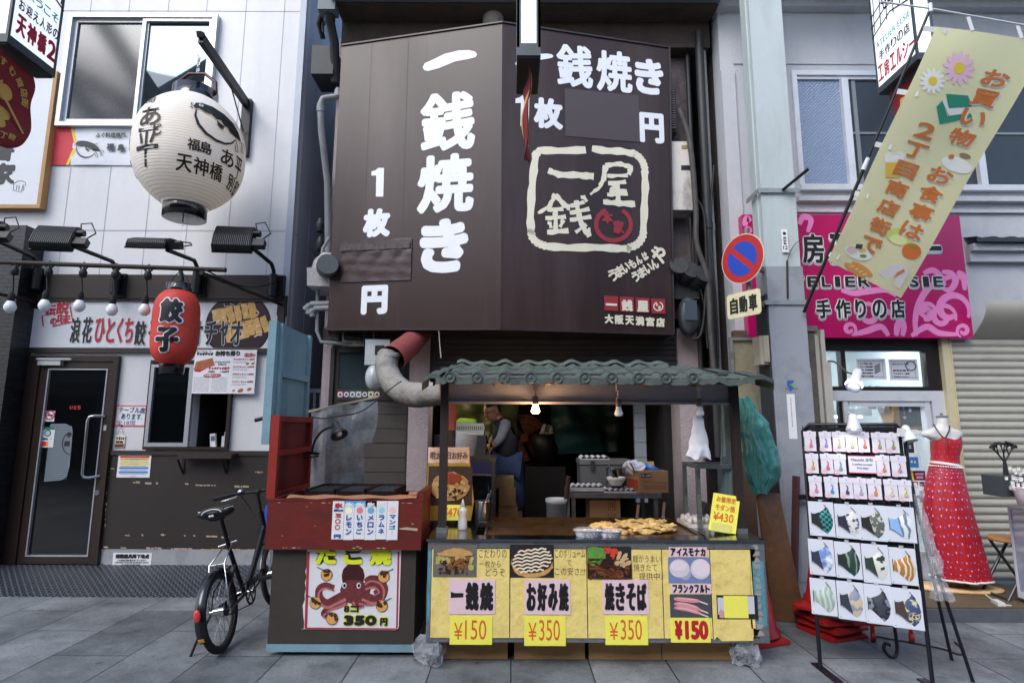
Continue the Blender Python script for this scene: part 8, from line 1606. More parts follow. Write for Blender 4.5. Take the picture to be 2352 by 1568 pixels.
for i,(x0,y0,x1,y1)in enumerate(((490,0,878,275),(918,5,1300,285))):
    f_,a,b_,c,d=inbox(x0,y0,x1,y1,WR_+.06);T=thing('repair_notice',('price list notice with slanted side note in the window above the studio door' if i==0 else 'price list notice with a bead bracelet picture above the studio door'),'notice',f_.pt((a+c)/2,b_));w_,h=c-a,d-b_
    g=MB();g.slab(f_,a,b_,c,d,-.003,0);g.build('sheet',M('bright_paper',(226,222,228),.6),T)
    g=MB();[g.quad(f_,*q,.002)for q in((a+.05*w_,d-.13*h,c-.06*w_,d-.11*h),(a+.05*w_,b_+.12*h,c-.06*w_,b_+.14*h),(a+.07*w_,b_+.08*h,a+.08*w_,d-.06*h),(c-.12*w_,b_+.08*h,c-.11*w_,d-.06*h))];g.build('border',M('navy_print'),T)
    g=MB();L_=('サイズ直し1480','チェーン切れ修理','金具、引き輪交換','数珠の糸替え','天珠ワイヤ交換')if i==0 else('石ブレスレットゴム替','','数珠糸替え','アクセサリー修理','アクセサリーリフォーム')
    for k,s in enumerate(L_):
        if s:text(g,f_,s,a+.12*w_,d-(.29+.15*k)*h,a+(.55 if i==0 else.68)*w_,d-(.2+.15*k)*h,.002,0,.0015)
    if i==0:
        for k in range(4):g.stroke(f_,[(a+.6*w_,d-(.42+.1*k)*h),(a+.8*w_,d-(.26+.1*k)*h)],.012,.002)
    g.build('lettering',ink,T)
    if i:g=MB();g.stroke(f_,[(a+.75*w_+.05*math.cos(t_*.3),d-.33*h+.045*math.sin(t_*.3))for t_ in range(21)],.012,.003,closed=True);g.build('bracelet',M('bead_green',(50,66,62),.3),T)
# pink studio sign
YPk=WR_-.12;fP=FY(YPk);px0,px1=fP.px(1710,600)[0],fP.px(2218,620)[0];pz0,pz1=fP.px(2000,775)[1],fP.px(2000,494)[1]
PS=thing('studio_sign','magenta signboard with pale pink scrolls and black raised studio lettering','sign',((px0+px1)/2,WR_-.06,pz0))
mag=M('magenta_panel',(176,8,92),.3,var=.04,coat=.2);g=MB();g.slab(fP,px0,pz0,px1,pz1,-.11,0);g.build('panel',mag,PS)
pinkm=M('pale_pink_print',(226,130,186),.45);g=MB()
def scr(pts,w_):q_=[fP.px(*zg(*p))for p in pts];sp2=spline([V((p[0],p[1],0))for p in q_],6);n=len(sp2);g.stroke(fP,[(min(max(p.x,px0+.01),px1-.01),min(max(p.y,pz0+.01),pz1-.01))for p in sp2],[w_*(.35+.65*math.sin(math.pi*min(1,.1+.9*i/n)))+.004 for i in range(n)],.002)
def spir(cx_,cy_,r0,r1,a0,turns,w_):scr([(cx_+(r0+(r1-r0)*i/14)*math.cos(R(a0+turns*360*i/14)),cy_+(r0+(r1-r0)*i/14)*math.sin(R(a0+turns*360*i/14)))for i in range(15)],w_)
for s in((1760,690,40,125,60,.9,.07),(1705,735,25,90,-20,1.1,.055),(1215,720,30,80,200,-1.0,.055),(1095,815,12,45,0,1.2,.04),(1840,825,12,45,180,-1.2,.04),(1600,700,30,60,90,.8,.05)):spir(*s)
for pts in(((1530,860),(1525,760),(1545,660),(1600,560),(1680,500),(1770,470),(1850,490)),((1440,860),(1450,800),(1420,740),(1330,700),(1260,740)),((1500,860),(1600,800),(1680,840),(1800,850)),((1350,860),(1300,800),(1200,830),(1120,850)),((1040,560),(1120,580),(1200,570),(1330,560),(1400,600)),((1700,440),(1760,450),(1790,500),(1750,560),(1690,540)),((1800,440),(1840,470),(1850,560)),((1580,450),(1640,430),(1690,470),(1720,530)),((765,130),(790,80),(840,100),(820,180)),((405,140),(420,90),(445,110)),((410,180),(430,160),(446,185)),((1400,860),(1410,790),(1440,740)),((1560,700),(1610,690),(1620,740),(1580,755))):scr(pts,.06)
g.build('scroll_print',pinkm,PS)
gs,gw,gb=MB(),MB(),MB()
def raised(s,x0,y0,x1,y1,bo,b2):
    a,b_,c,d=fP.box(*zg(x0,y0),*zg(x1,y1));text(gs,fP,s,a-.012,b_-.026,c+.012,d-.006,.003,0,bo+.004,k=8);text(gw,fP,s,a-.008,b_-.008,c+.008,d+.008,.006,0,bo,k=10);text(gb,fP,s,a,b_,c,d,.010,0,b2,k=6)
for s,x0,x1 in(('工',560,680),('房',780,925),('エ',960,1080),('ル',1110,1250),('シ',1290,1400),('ー',1560,1695)):raised(s,x0,190,x1,385,.024,.008)
for s,x0,x1 in zip('ATELIERELSIE',(640,725,815,908,995,1062,1148,1310,1400,1484,1572,1640),(705,795,885,968,1030,1130,1225,1375,1460,1545,1612,1705)):raised(s,x0,470,x1,540,.012,.005)
for s,x0,x1 in(('手',872,970),('作',1000,1100),('り',1128,1200),('の',1240,1335),('店',1362,1455)):raised(s,x0,620,x1,745,.018,.006)
gs.build('lettering_shade',M('letter_grey',(186,184,192),.5),PS);gw.build('lettering_outline',inkwhite,PS);gb.build('lettering',ink,PS)
# arcade column
CY=4.85;cx0,cx1=2.235,2.545;fc=FY(CY)
CO=thing('arcade_column','pale square arcade column with a patterned steel jacket between the stall and the studio','column',((cx0+cx1)/2,CY+.12,0))
mcol=M('pale_green_paint',(178,188,188),.5,var=.05,vs=2,dirt=.3,ds=3,streak=5,dcol=(120,118,112));zj1=fc.px(1810,612)[1]
g=MB();g.box(cx0,cx1,CY,CY+.2,zj1,8.5);g.box(cx0-.012,cx0+.012,CY+.06,CY+.09,zj1,8.5);g.build('shaft',mcol,CO)
mj=M('diamond_jacket',(150,153,160),.45,.1,dirt=.3,ds=3);t,b,L=nodes_of(mj);tc=t.nodes.new('ShaderNodeTexCoord');mpn=t.nodes.new('ShaderNodeMapping');mpn.inputs['Rotation'].default_value=(0,R(45),0);mpn.inputs['Scale'].default_value=(52,52,52);L(tc.outputs['Object'],mpn.inputs[0]);ck=t.nodes.new('ShaderNodeTexVoronoi');ck.distance='CHEBYCHEV';ck.inputs['Randomness'].default_value=0;ck.inputs['Scale'].default_value=1;L(mpn.outputs[0],ck.inputs[0]);bp=t.nodes.new('ShaderNodeBump');bp.invert=True;bp.inputs['Strength'].default_value=.8;bp.inputs['Distance'].default_value=.006;L(ck.outputs[0],bp.inputs['Height']);L(bp.outputs[0],b.inputs['Normal'])
g=MB();g.box(cx0+.0,cx1+.012,CY-.01,CY+.205,.0,zj1);g.box(cx0+.022,cx1+.016,CY-.016,CY-.01,.25,zj1-.9);g.build('jacket',mj,CO)
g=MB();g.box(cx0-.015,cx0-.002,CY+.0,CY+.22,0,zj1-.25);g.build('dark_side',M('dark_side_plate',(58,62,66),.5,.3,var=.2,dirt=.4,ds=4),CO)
for zz in(fc.px(1800,437)[1],fc.px(1820,693)[1]):
    g=MB();g.box(cx0-.025,cx1+.025,CY-.024,CY-.0165,zz-.03,zz+.01);g.box(cx0-.032,cx0-.025,CY-.024,CY+.24,zz-.03,zz+.01);g.build('clamp_band',M('band_grey',(150,156,156),.5,.4,dirt=.4,ds=9),CO)
g=MB();zz=fc.px(1800,437)[1];g.tube([V((2.42,CY-.03,zz-.01)),V((2.56,CY-.22,zz+.10))],.014,8);g.build('rod_stub',blackm,CO)
g=MB();zz=fc.px(1815,640)[1];g.tube([fc.pt(*fc.px(*zl(1105,430)),.02),fc.pt(*fc.px(*zl(1110,720)),.02)],.008,6);g.tube(spline([fc.pt(*fc.px(*zl(x,y)),.03)for x,y in((1105,430),(1125,370),(1160,310),(1215,270))],4),.004,4);g.build('rusty_chain',rust,CO)
for(x0,y0,x1,y1,nm_,kind)in((1065,192,1112,368,'narrow white address plate on the arcade column',0),(1112,1448,1173,1790,'blank white paper strip on the lower arcade column',1),(1100,1342,1170,1415,'blue and green leaf sticker on the arcade column',2)):
    q=fc.box(*zl(x0,y0),*zl(x1,y1));T=thing('column_sticker',nm_,'sticker',fc.pt((q[0]+q[2])/2,q[1],.02));a,b_,c,d=q
    if kind<2:g=MB();g.slab(fc,a,b_,c,d,.0165,.019);g.build('plate',paper,T)
    g=MB()
    if kind==0:g.disc(fc,(a+c)/2,d-.04,.016,.0195,None,0,6);column(g,fc,'天二ア東',a+.012,b_+.07,c-.012,d-.07,.0195,0,.001,.2);text(g,fc,'12',a+.008,b_+.025,c-.008,b_+.06,.0195,0,.001);g.build('lettering',ink,T)
    if kind==1:scrawl(g,fc,(a+c)/2-.006,b_+.1,(a+c)/2+.004,d-.03,.0195,0,16,None,.3);g.build('print',M('print_grey'),T)
    if kind==2:
        g.poly(fc,[(a+.01,d-.005),(c-.01,d),(c-.02,d-.07),((a+c)/2-.01,d-.10),(a+.012,b_+.03),(a+.005,d-.05)],.0175);g.build('leaf_blue',M('sticker_blue',(52,84,170),.5),T);g=MB();g.poly(fc,[(c-.012,d-.02),(c-.01,d-.07),((a+c)/2,b_+.04),(a+.02,b_+.035)],.018);g.build('leaf_green',M('sticker_green',(120,170,50),.5),T);g=MB();scrawl(g,fc,a-.01,b_+.0,c+.02,b_+.015,.0175,0,1);g.build('print',ink,T)
g=MB();q0=P(*zl(870,1120),4.9);g.box(cx0-.09,cx0-.016,4.86,5.0,q0.z-.12,q0.z+.13);g.box(cx0-.06,cx0-.016,4.84,4.86,q0.z-.1,q0.z+.13);g.solo('switch_box','small beige switch box on the dark left side of the arcade column','box',M('switch_beige',(170,160,144),.5,dirt=.4,ds=9))
# no parking sign and its plate
c=P(*zl(769,412),4.62);u_=V((.49,-.87,0)).normalized();fs=Fr(c,u_,(0,0,1));r=.212
NP=thing('no_parking_sign','round red and blue no parking sign on the side of the arcade column','road sign',c-V((0,0,r)))
g=MB();g.disc(fs,0,0,r,-.004,0,0,48);g.build('disc',M('sign_rim_white',(206,200,184),.5,dirt=.3,ds=20),NP)
g=MB();g.disc(fs,0,0,r*.965,.0015,None,0,48);g.build('red_ring',M('traffic_red',(176,30,32),.45,var=.05),NP);g=MB()
for s in(0,1):
    w_=.16;pts=[(r*.69*math.cos(R(135+180*s)-t_),r*.69*math.sin(R(135+180*s)-t_))for t_ in[(-math.pi/2+.155*0)+k*math.pi/20 for k in range(21)]]
    dv=V((math.cos(R(45)),math.sin(R(45))))*(1 if s==0 else-1)
    pts=[(r*.69*math.cos(R(45+180*s)+t_),r*.69*math.sin(R(45+180*s)+t_))for t_ in[R(-80+160*k/20)for k in range(21)]]
    g.poly(fs,pts,.003)
g.build('blue_field',M('traffic_blue',(28,64,170),.45,var=.04),NP)
g=MB();g.tube([c+V((.06,.03,-.3)),c+V((.06,.03,.27))],.022,10);g.bar(c+V((.06,.03,-.02)),V((cx0,4.9,c.z-.02)),.03,.05);g.bar(c+V((.06,.03,-.35)),V((cx0,4.9,c.z-.35)),.02,.03);g.build('mounting_tube',M('grey_tube',(120,112,106),.5,.3,dirt=.5,ds=10),NP)
c2=P(*zl(783,750),4.60);fs2=Fr(c2,u_,(0,0,1));q=fs2.box(*zl(652,690),*zl(912,810));a,b_,c_,d=q;b_,d=-.115,.095
T=thing('vehicle_plate','cream plate with black characters for motor vehicles below the round sign','road sign',fs2.pt((a+c_)/2,b_));rr_=.018;g=MB();g.poly(fs2,[(a+rr_,b_),(c_-rr_,b_),(c_,b_+rr_),(c_,d-rr_),(c_-rr_,d),(a+rr_,d),(a,d-rr_),(a,b_+rr_)],-.005,0);g.build('plate',M('cream_plate',(214,206,166),.5,var=.05,dirt=.25,ds=14,dcol=(120,84,50)),T)
g=MB();w_=(c_-a-.05)/3;[text(g,fs2,s,a+.025+i*w_+.006,b_+.035,a+.025+(i+1)*w_-.006,d-.035,.002,0,.005)for i,s in enumerate('自動車')];g.build('lettering',ink,T)
# old notice board and stone pier
fO=FY(5.35);a,b_,c_,d=fO.box(*zl(705,1040),*zl(880,1500));T=thing('old_notice_board','rusty framed old notice board in the gap left of the arcade column','notice board',fO.pt((a+c_)/2,b_-.4));g=MB();g.slab(fO,a,b_-.6,c_,d,-.03,0);g.build('board',M('mesh_cream',(150,144,118),.8,var=.2,vs=20,dirt=.6,ds=6,dcol=(80,76,66)),T);g=MB();[g.slab(fO,*s,-.03,.02)for s in((a-.03,b_-.6,a,d),(c_,b_-.6,c_+.03,d),(a-.03,d,c_+.03,d+.03))];g.build('frame',M('frame_grey',(140,140,138),.5,.3,dirt=.5,ds=9),T)
g=MB();x_=RX0-.06;g.box(x_,x_+.12,5.36,5.44,.0,P(1690,760,5.4).z);g.solo('brown_post','old brown wooden post against the pale wall left of the notice board','post',M('old_brown',(92,72,56),.8,var=.3,dirt=.3))
fQ=FY(5.3);a,b_,c_,d=fQ.box(*zg(805,830),*zg(882,1430));g=MB();g.box(a,c_,5.3,5.45,.1,d);g.jitter(.01,2,30);T=thing('stone_pier','narrow rough stone pier beside the studio window','pier',((a+c_)/2,5.37,.1));g.build('stone',M('rough_stone',(104,100,90),.9,var=.3,vs=9,bump=1,bs=24,dirt=.5,ds=6),T);g=MB();g.box(a-.005,c_+.03,5.28,5.46,d,d+.05);g.build('cap',M('pier_cap',(120,116,108),.8,dirt=.4),T)
a,b_,c_,d=fQ.box(*zg(885,820),*zg(985,1430));g=MB();w_=c_-a
for k in range(3):g.box(a+.005+k*w_/3,a+(k+1)*w_/3-.006,5.31-.02*(k%2),5.42,.1,d-.3*(k==2))
g.solo('cream_pilaster','grooved cream pilaster between the stone pier and the studio door','pilaster',M('cream_wood',(186,182,170),.6,var=.06,dirt=.3,ds=4,streak=5))
# yellow banner on its slanting pole
pa,pb_=P(1846,718,4.80),P(2137,20,4.06)
TLb,TRb,BRb,BLb=P(2150,62,4.07),P(2412,96,4.18),P(2066,684,4.86),P(1900,598,4.62)
BA=thing('street_banner','pale yellow shopping street banner hanging from a slanting black pole','banner',pa)
g=MB();g.tube([pa,pa.lerp(pb_,.55)],.014,10);g.tube([pa.lerp(pb_,.5),pb_],.011,10);g.build('pole',M('glossy_black_pole',(16,16,18),.3),BA)
g=MB();g.tube([pa.lerp(pb_,.49),pa.lerp(pb_,.53)],[.02,.016],10);cb0=pb_+(TLb-TRb)*.35;cb0=pb_-(TRb-TLb)*.42;g.tube([cb0,pb_,TRb+(pb_-TLb)*.7],.007,8);g.tube([pb_+V((0,0,-.03)),pb_+V((0,0,.04))],.017,8);g.build('crossbar',M('white_fitting',(206,208,210),.4),BA)
bn_=((TRb-TLb).cross(BLb-TLb)).normalized()
if bn_.dot(E0-TLb)<0:bn_=-bn_
def ban(u,v,off=0):return TLb.lerp(TRb,u).lerp(BLb.lerp(BRb,u),v)+bn_*(.012*math.sin(u*5+v*3)+.010*math.sin(v*9)+off+.02*math.sin(math.pi*u)*v)
mb_=M('street_banner_cloth',(236,234,178),.7,var=.02);t,b,L=nodes_of(mb_);tl_=t.nodes.new('ShaderNodeBsdfTranslucent');tl_.inputs[0].default_value=lin((255,255,236));ms=t.nodes.new('ShaderNodeMixShader');ms.inputs[0].default_value=.22;L(b.outputs[0],ms.inputs[1]);L(tl_.outputs[0],ms.inputs[2]);L(ms.outputs[0],t.nodes['Material Output'].inputs[0])
g=MB();g.grid(lambda u,v:ban(u,v),16,40);g.build('cloth',mb_,BA)
g=MB()
for v in(.015,.27,.49,.70,.97):p=ban(0,v);q_=pa.lerp(pb_,max(0,min(1,(p-pa).dot(pb_-pa)/(pb_-pa).length_squared)));g.bar(q_+bn_*.016,ban(.10,v,.004),.004,.04,0,(pb_-pa))
for u in(.3,.75):g.bar(ban(u,0,.003)+(TLb-BLb)*.0,ban(u,0,.003)+(pb_-TLb)*.75,.03,.004,0,bn_)
g.build('loop',M('white_tape',(212,208,206),.6),BA)
def binv(x,y):
    u,v=.5,.5
    for _ in range(30):
        L_=(2150-250*v,62+536*v);D_=(262-96*v,34+52*v);v+=((y-(L_[1]+u*D_[1]))/560);u=(x-(2150-250*v))/(262-96*v)
    return u,v
def bpoly(gg,pts,off=.004):
    uv=[binv(*p)for p in pts];ar=sum(uv[i-1][0]*uv[i][1]-uv[i][0]*uv[i-1][1]for i in range(len(uv)))
    if ar>0:uv=uv[::-1]
    gg.add([ban(u,v,off)for u,v in uv],[tuple(range(len(uv)))])
def btext(gg,s,u,v,wu,hv,bold):text(gg,None,s,.6*(u-wu/2),2.2*(-v-hv/2),.6*(u+wu/2),2.2*(-v+hv/2),.006,0,bold,mapf=lambda a,b_,dd:ban(a/.6,-b_/2.2,dd),k=8)
go,gl=MB(),MB();co_='お買い物・お食事は'
for i,s in enumerate(co_):
    v=.155+i*.0756
    if s=='・':go.add([ban(.715+.03*math.cos(k*.5),v+.009*math.sin(k*.5),.006)for k in range(12)],[tuple(range(11,-1,-1))]);continue
    btext(gl,s,.72,v+.002,.27,.064,.011);btext(go,s,.71,v,.26,.06,.005)
    go_=None
for i,s in enumerate('2丁目商店街で'):v=.395+i*.079;btext(go,s,.335+.005*i,v,.24 if s!='2' else.2,.06,.005)
for q in gl.v:q-=bn_*.0025
gl.build('lettering_outline',M('banner_pale',(236,230,214),.7),BA);go.build('orange_lettering',M('banner_orange',(206,118,52),.7),BA)
PR={}
def pr(colname,col):return PR.setdefault(colname,(MB(),M('print_'+colname,col,.7)))[0]
def ell(cx_,cy_,rx,ry,n=18,rot=0):return[(cx_+rx*math.cos(t_)*math.cos(rot)-ry*math.sin(t_)*math.sin(rot),cy_+rx*math.cos(t_)*math.sin(rot)+ry*math.sin(t_)*math.cos(rot))for t_ in[2*math.pi*k/n for k in range(n)]]
for(cx_,cy_,r_,nme,col)in((2198,154,38,'petal_pink',(232,190,206)),(2138,182,29,'petal_white',(236,236,226))):
    for k in range(13):t0=k*.483;bpoly(pr(nme,col),ell(cx_+r_*.62*math.cos(t0),cy_+r_*.62*math.sin(t0),r_*.4,r_*.15,9,t0),.003+.0001*k)
    bpoly(pr('yellow',(226,200,60)),ell(cx_,cy_,r_*.34,r_*.34),.0045)
bpoly(pr('book_green',(40,140,112)),[zf(*p)for p in((1720,600),(1870,608),(1905,675),(1745,690))]);bpoly(pr('book_green',0),[zf(*p)for p in((1662,680),(1700,640),(1740,740),(1900,720),(1912,742),(1690,790))],.003);bpoly(pr('book_white',(230,232,222)),[zf(*p)for p in((1745,690),(1900,680),(1890,715),(1750,735),(1700,650),(1715,625))],.0036)
bpoly(pr('beer_amber',(226,186,76)),[zf(*p)for p in((1340,1040),(1450,1040),(1430,1140),(1335,1140))]);bpoly(pr('petal_white',0),[zf(*p)for p in((1335,1045),(1330,990),(1360,970),(1400,985),(1440,965),(1470,990),(1455,1045))],.0035);bpoly(pr('petal_white',0),ell(*zf(1820,1050),38,17,18,.3),.003);bpoly(pr('coffee',(150,120,92)),ell(*zf(1875,990),14,6,12,.3),.0036)
bpoly(pr('tomato',(216,112,44)),ell(*zg(1495,285),23,19),.004);bpoly(pr('leaf',(120,150,60)),[zg(*p)for p in((1470,240),(1500,250),(1540,245),(1520,265),(1490,262))],.0045);bpoly(pr('lettuce',(200,212,110)),ell(*zg(1420,190),32,20,14,.2),.003);bpoly(pr('lettuce2',(226,230,160)),ell(*zg(1410,210),20,12,12,.2),.0035)
bpoly(pr('petal_white',0),ell(*zg(1145,305),31,17,18,.3),.003);bpoly(pr('egg',(226,190,110)),ell(*zg(1170,285),9,6),.004);bpoly(pr('pork',(226,196,186)),ell(*zg(1105,285),13,9),.004);bpoly(pr('nori',(60,70,60)),[zg(*p)for p in((1130,245),(1175,248),(1165,280),(1125,275))],.0045);bpoly(pr('leaf',0),ell(*zg(1175,325),8,4),.0045)
bpoly(pr('bread',(216,152,78)),ell(*zg(1120,425),28,9,16,.62),.004);bpoly(pr('bread',0),ell(*zg(1165,415),28,9,16,.62),.0043)
for k in range(4):bpoly(pr('bread_cut',(236,204,140)),ell(*zg(1100+k*27,400+k*17),7,2,8,-.3),.005)
bpoly(pr('dress_white',(228,220,216)),[zg(*p)for p in((1345,380),(1460,375),(1470,440),(1410,545),(1270,440))],.003);bpoly(pr('ribbon',(214,130,70)),[zg(*p)for p in((1440,405),(1445,425),(1365,470),(1395,430))],.0038)
for k,(mb2,mt)in PR.items():mb2.build('printed_picture',mt,BA)
# platform and mat of the studio
g=MB();g.box(2.62,9,4.66,5.6,0,.095);struct(g,'shop_step',M('step_concrete',(84,88,94),.8,var=.15,vs=3,dirt=.3,ds=2))
g=MB();g.box(2.75,fR.px(2250,1300)[0]+.05,4.68,5.38,.096,.106);g.solo('door_mat','brown coir mat on the studio step in front of the door','mat',M('coir',(92,78,56),.95,var=.2,vs=30,bump=.6,bs=120))
# ================================================================ rack of earrings and masks
A_,B_=V((1.93,3.80,0)),V((2.43,3.57,0));uK=(B_-A_).normalized();wK=V((.05,.11,1.49)).normalized();fk=Fr(A_,uK,wK)
RK=thing('display_rack','black wire display rack full of earring cards and cloth masks','display rack',(A_+B_)/2)
KW=(B_-A_).length
def zhb(x0,y0,x1,y1):return fk.box(*zh(x0,y0),*zh(x1,y1))
top=fk.px(*zh(600,85))[1];aL=fk.px(*zh(312,300))[0];aR=fk.px(*zh(900,300))[0];aLb,aRb=aL,aR;pb0=fk.px(*zh(650,1210))[1]
gm=M('rack_black',(18,20,30),.4,.2);g=MB()
g.tube([fk.pt(aL,0),fk.pt(aL,top-.04),fk.pt(aL+.04,top),fk.pt(aR-.04,top),fk.pt(aR,top-.04),fk.pt(aR,0)],.012,10);g.tube([fk.pt(aL,pb0),fk.pt(aR,pb0)],.012,8)
g.build('frame',gm,RK)
g=MB()
for zz in[pb0+.02+i*.0385 for i in range(int((top-pb0)/.0385))]:g.tube([fk.pt(aL,zz,-.002),fk.pt(aR,zz,-.002)],.003,4,0,False)
for i in range(13):x=aL+(aR-aL)*i/12;g.tube([fk.pt(x,pb0,-.006),fk.pt(x,top-.01,-.006)],.003,4,0,False)
g.build('wire_grid',gm,RK)
g=MB();g.slab(fk,aL+.012,pb0+.01,aR-.012,top-.012,-.022,-.016);g.build('back_panel',M('navy_black_panel',(16,18,34),.5),RK)
bk0,bk1=G(*zs(1800,1130),0),G(*zs(1420,880),0)
g=MB();hz=fk.pt(aR,top-.25,-.02);g.tube([hz,bk0],.010,8);g.tube([fk.pt(aR-.03,top-.25,-.02),V((bk0.x-.12,bk0.y-.32,.0))],.010,8);g.build('rear_leg',gm,RK)
g=MB();g.box(A_.x-.02+aL,A_.x+.03+aL,A_.y-.26,A_.y+.08,.001,.009);g.build('foot',gm,RK);g=MB();q=fk.pt(aR,0);g.box(q.x-.025,q.x+.025,q.y-.2,q.y+.1,.001,.009);g.build('foot',gm,RK)
g=MB();c=G(*zs(1370,1100),0);g.tube(spline([V((c.x+.02,c.y+.05,.42)),V((c.x+.02,c.y+.02,.2)),V((c.x,c.y-.02,.04)),V((c.x-.06,c.y-.05,.015)),V((c.x-.11,c.y-.06,.06)),V((c.x-.10,c.y-.06,.10)),V((c.x-.07,c.y-.06,.09))],6),.011,8);g.solo('scroll_iron_stand','black iron stand foot with a scrolled end under the display rack','stand',gm)
# earring cards
EC=((305,125,375,237),(393,127,462,238),(467,127,540,240),(542,129,611,242),(612,130,680,243),(692,132,770,246),(770,134,850,248),(315,252,388,363),(400,253,473,366),(474,255,546,370),(718,262,796,379),(803,265,891,383),(333,381,408,496),(421,384,501,502),(508,388,586,508),(586,391,664,511),(668,395,750,514),(762,399,842,518),(843,403,922,523))
ecn=[('pink flower',(206,120,130)),('lilac ring',(150,120,190)),('white and gold',(190,160,110)),('gold drop',(196,160,90)),('red and cream',(190,90,70)),('green and gold',(150,150,90)),('olive and gold',(140,150,80)),('yellow and red',(206,150,70)),('rose',(200,100,110)),('aqua and gold',(110,160,150)),('cream and red',(200,130,100)),('mauve and gold',(180,130,130)),('pink ball',(196,120,150)),('bright blue',(60,140,200)),('dark violet',(66,60,110)),('pale grey',(170,170,180)),('orange',(206,130,70)),('pale cream',(206,196,160)),('yellow green',(190,190,110))]
rown=['top','second','third']
ecm=M('card_white',(204,201,212),.5);ecp=M('card_pink_print',(226,180,190),.6)
for i,(q,(nm_,col))in enumerate(zip(EC,ecn)):
    a,b_,c_,d=zhb(q[0]+2,q[1],q[2]-2,q[3]);row=0 if i<7 else(1 if i<12 else 2);w_,h=c_-a,d-b_
    T=thing('earring_card','white card with a %s knotted earring in the %s row of the rack'%(nm_,rown[row]),'earring card',fk.pt((a+c_)/2,b_,.01),'earring cards on the rack')
    dd=.012+.002*(i%3);g=MB();g.slab(fk,a,b_,c_,d-.25*h,dd,dd+.002);g.slab(fk,a-.003,d-.27*h,c_+.003,d,dd+.002,dd+.004);g.slab(fk,(a+c_)/2-.012,d,(a+c_)/2+.012,d+.006,dd+.002,dd+.004);g.build('card',ecm,T)
    g=MB();g.disc(fk,(a+c_)/2+.004,b_+.28*h,.011,dd+.004,dd+.009,0,12);g.tube([fk.pt((a+c_)/2+.008*math.sin(k),b_+.36*h+.012*k,dd+.006)for k in range(4)],.0035,6);g.build('earring',M('knot_'+nm_.replace(' ','_'),col,.4,var=.2,vs=90),T)
    g=MB();g.tube([fk.pt((a+c_)/2,d-.07*h,dd+.002),fk.pt((a+c_)/2,d-.12*h,dd+.016),fk.pt((a+c_)/2,d-.08*h,dd+.022)],.002,5);g.build('hook',chrome,T)
    g=MB();[g.stroke(fk,[(a+.22*w_+.012*math.cos(t_*.9+k)+.009*math.cos(k*1.25),b_+.12*h+.012*math.sin(t_*.9+k)+.009*math.sin(k*1.25))for t_ in range(7)],.002,dd+.0028+.0002*k)for k in range(5)];g.build('flower_print',ecp,T)
a,b_,c_,d=zhb(560,264,716,364);T=thing('souvenir_label','white label with pink bars and English souvenir lettering in the middle of the rack','label',fk.pt((a+c_)/2,b_,.014));w_,h=c_-a,d-b_
g=MB();g.slab(fk,a,b_,c_,d,.014,.017);g.build('sheet',ecm,T);g=MB();g.quad(fk,a,d-.05*h,c_,d,.0175);g.quad(fk,a+.0,b_,c_,b_+.05*h,.0175);g.build('pink_bar',M('bar_pink',(206,100,120),.5),T)
g=MB();text(g,fk,'Mizuhiki 水引',a+.1*w_,d-.32*h,c_-.1*w_,d-.13*h,.018,0,.0006);text(g,fk,'A perfect souvenir',a+.12*w_,d-.57*h,c_-.12*w_,d-.43*h,.018,0,.0003);text(g,fk,'from Japan',a+.3*w_,d-.78*h,c_-.28*w_,d-.63*h,.018,0,.0003);g.build('lettering',M('slate_print',(86,92,122),.6),T)
# masks in clear bags
MK=((330,527,480,722),(480,541,636,736),(613,546,776,748),(770,556,942,756),(330,742,480,946),(480,758,634,964),(635,770,794,991),(792,790,949,998),(340,968,492,1174),(493,984,652,1201),(650,1000,808,1224),(803,1022,983,1250))
def patt(name,c1,c2,kind='noise',sc=30,c3=None,lo=.48,hi=.54):
    if name in MC:return MC[name]
    m=M(name,c1,.7);t,b,L=nodes_of(m);tc=t.nodes.new('ShaderNodeTexCoord')
    if kind=='check':
        mpn=t.nodes.new('ShaderNodeMapping');L(tc.outputs['Object'],mpn.inputs[0]);n=t.nodes.new('ShaderNodeTexBrick');n.offset=0;
        sx=t.nodes.new('ShaderNodeSeparateXYZ');L(mpn.outputs[0],sx.inputs[0]);cx_=t.nodes.new('ShaderNodeCombineXYZ');L(sx.outputs[0],cx_.inputs[0]);L(sx.outputs[2],cx_.inputs[1]);n=t.nodes.new('ShaderNodeTexChecker');n.inputs['Scale'].default_value=sc;L(cx_.outputs[0],n.inputs[0]);n.inputs[1].default_value=lin(c1);n.inputs[2].default_value=lin(c2);L(n.outputs[0],b.inputs['Base Color']);return m
    n=t.nodes.new('ShaderNodeTexNoise' if kind=='noise' else 'ShaderNodeTexWave');n.inputs['Scale'].default_value=sc
    if kind=='wave':n.inputs['Distortion'].default_value=6;n.inputs['Detail'].default_value=2
    mpn=t.nodes.new('ShaderNodeMapping');mpn.inputs['Location'].default_value=(len(name)*1.7,0,ord(name[-1])*.31);L(tc.outputs['Object'],mpn.inputs[0]);L(mpn.outputs[0],n.inputs['Vector'])
    cr=t.nodes.new('ShaderNodeValToRGB');e=cr.color_ramp.elements;e[0].position=lo;e[0].color=lin(c1);e[1].position=hi;e[1].color=lin(c2)
    if c3:k=e.new(min(.95,hi+.06));k.color=lin(c2);k=e.new(min(.98,hi+.09));k.color=lin(c3)
    L(n.outputs['Fac'],cr.inputs[0]);L(cr.outputs[0],b.inputs['Base Color']);return m
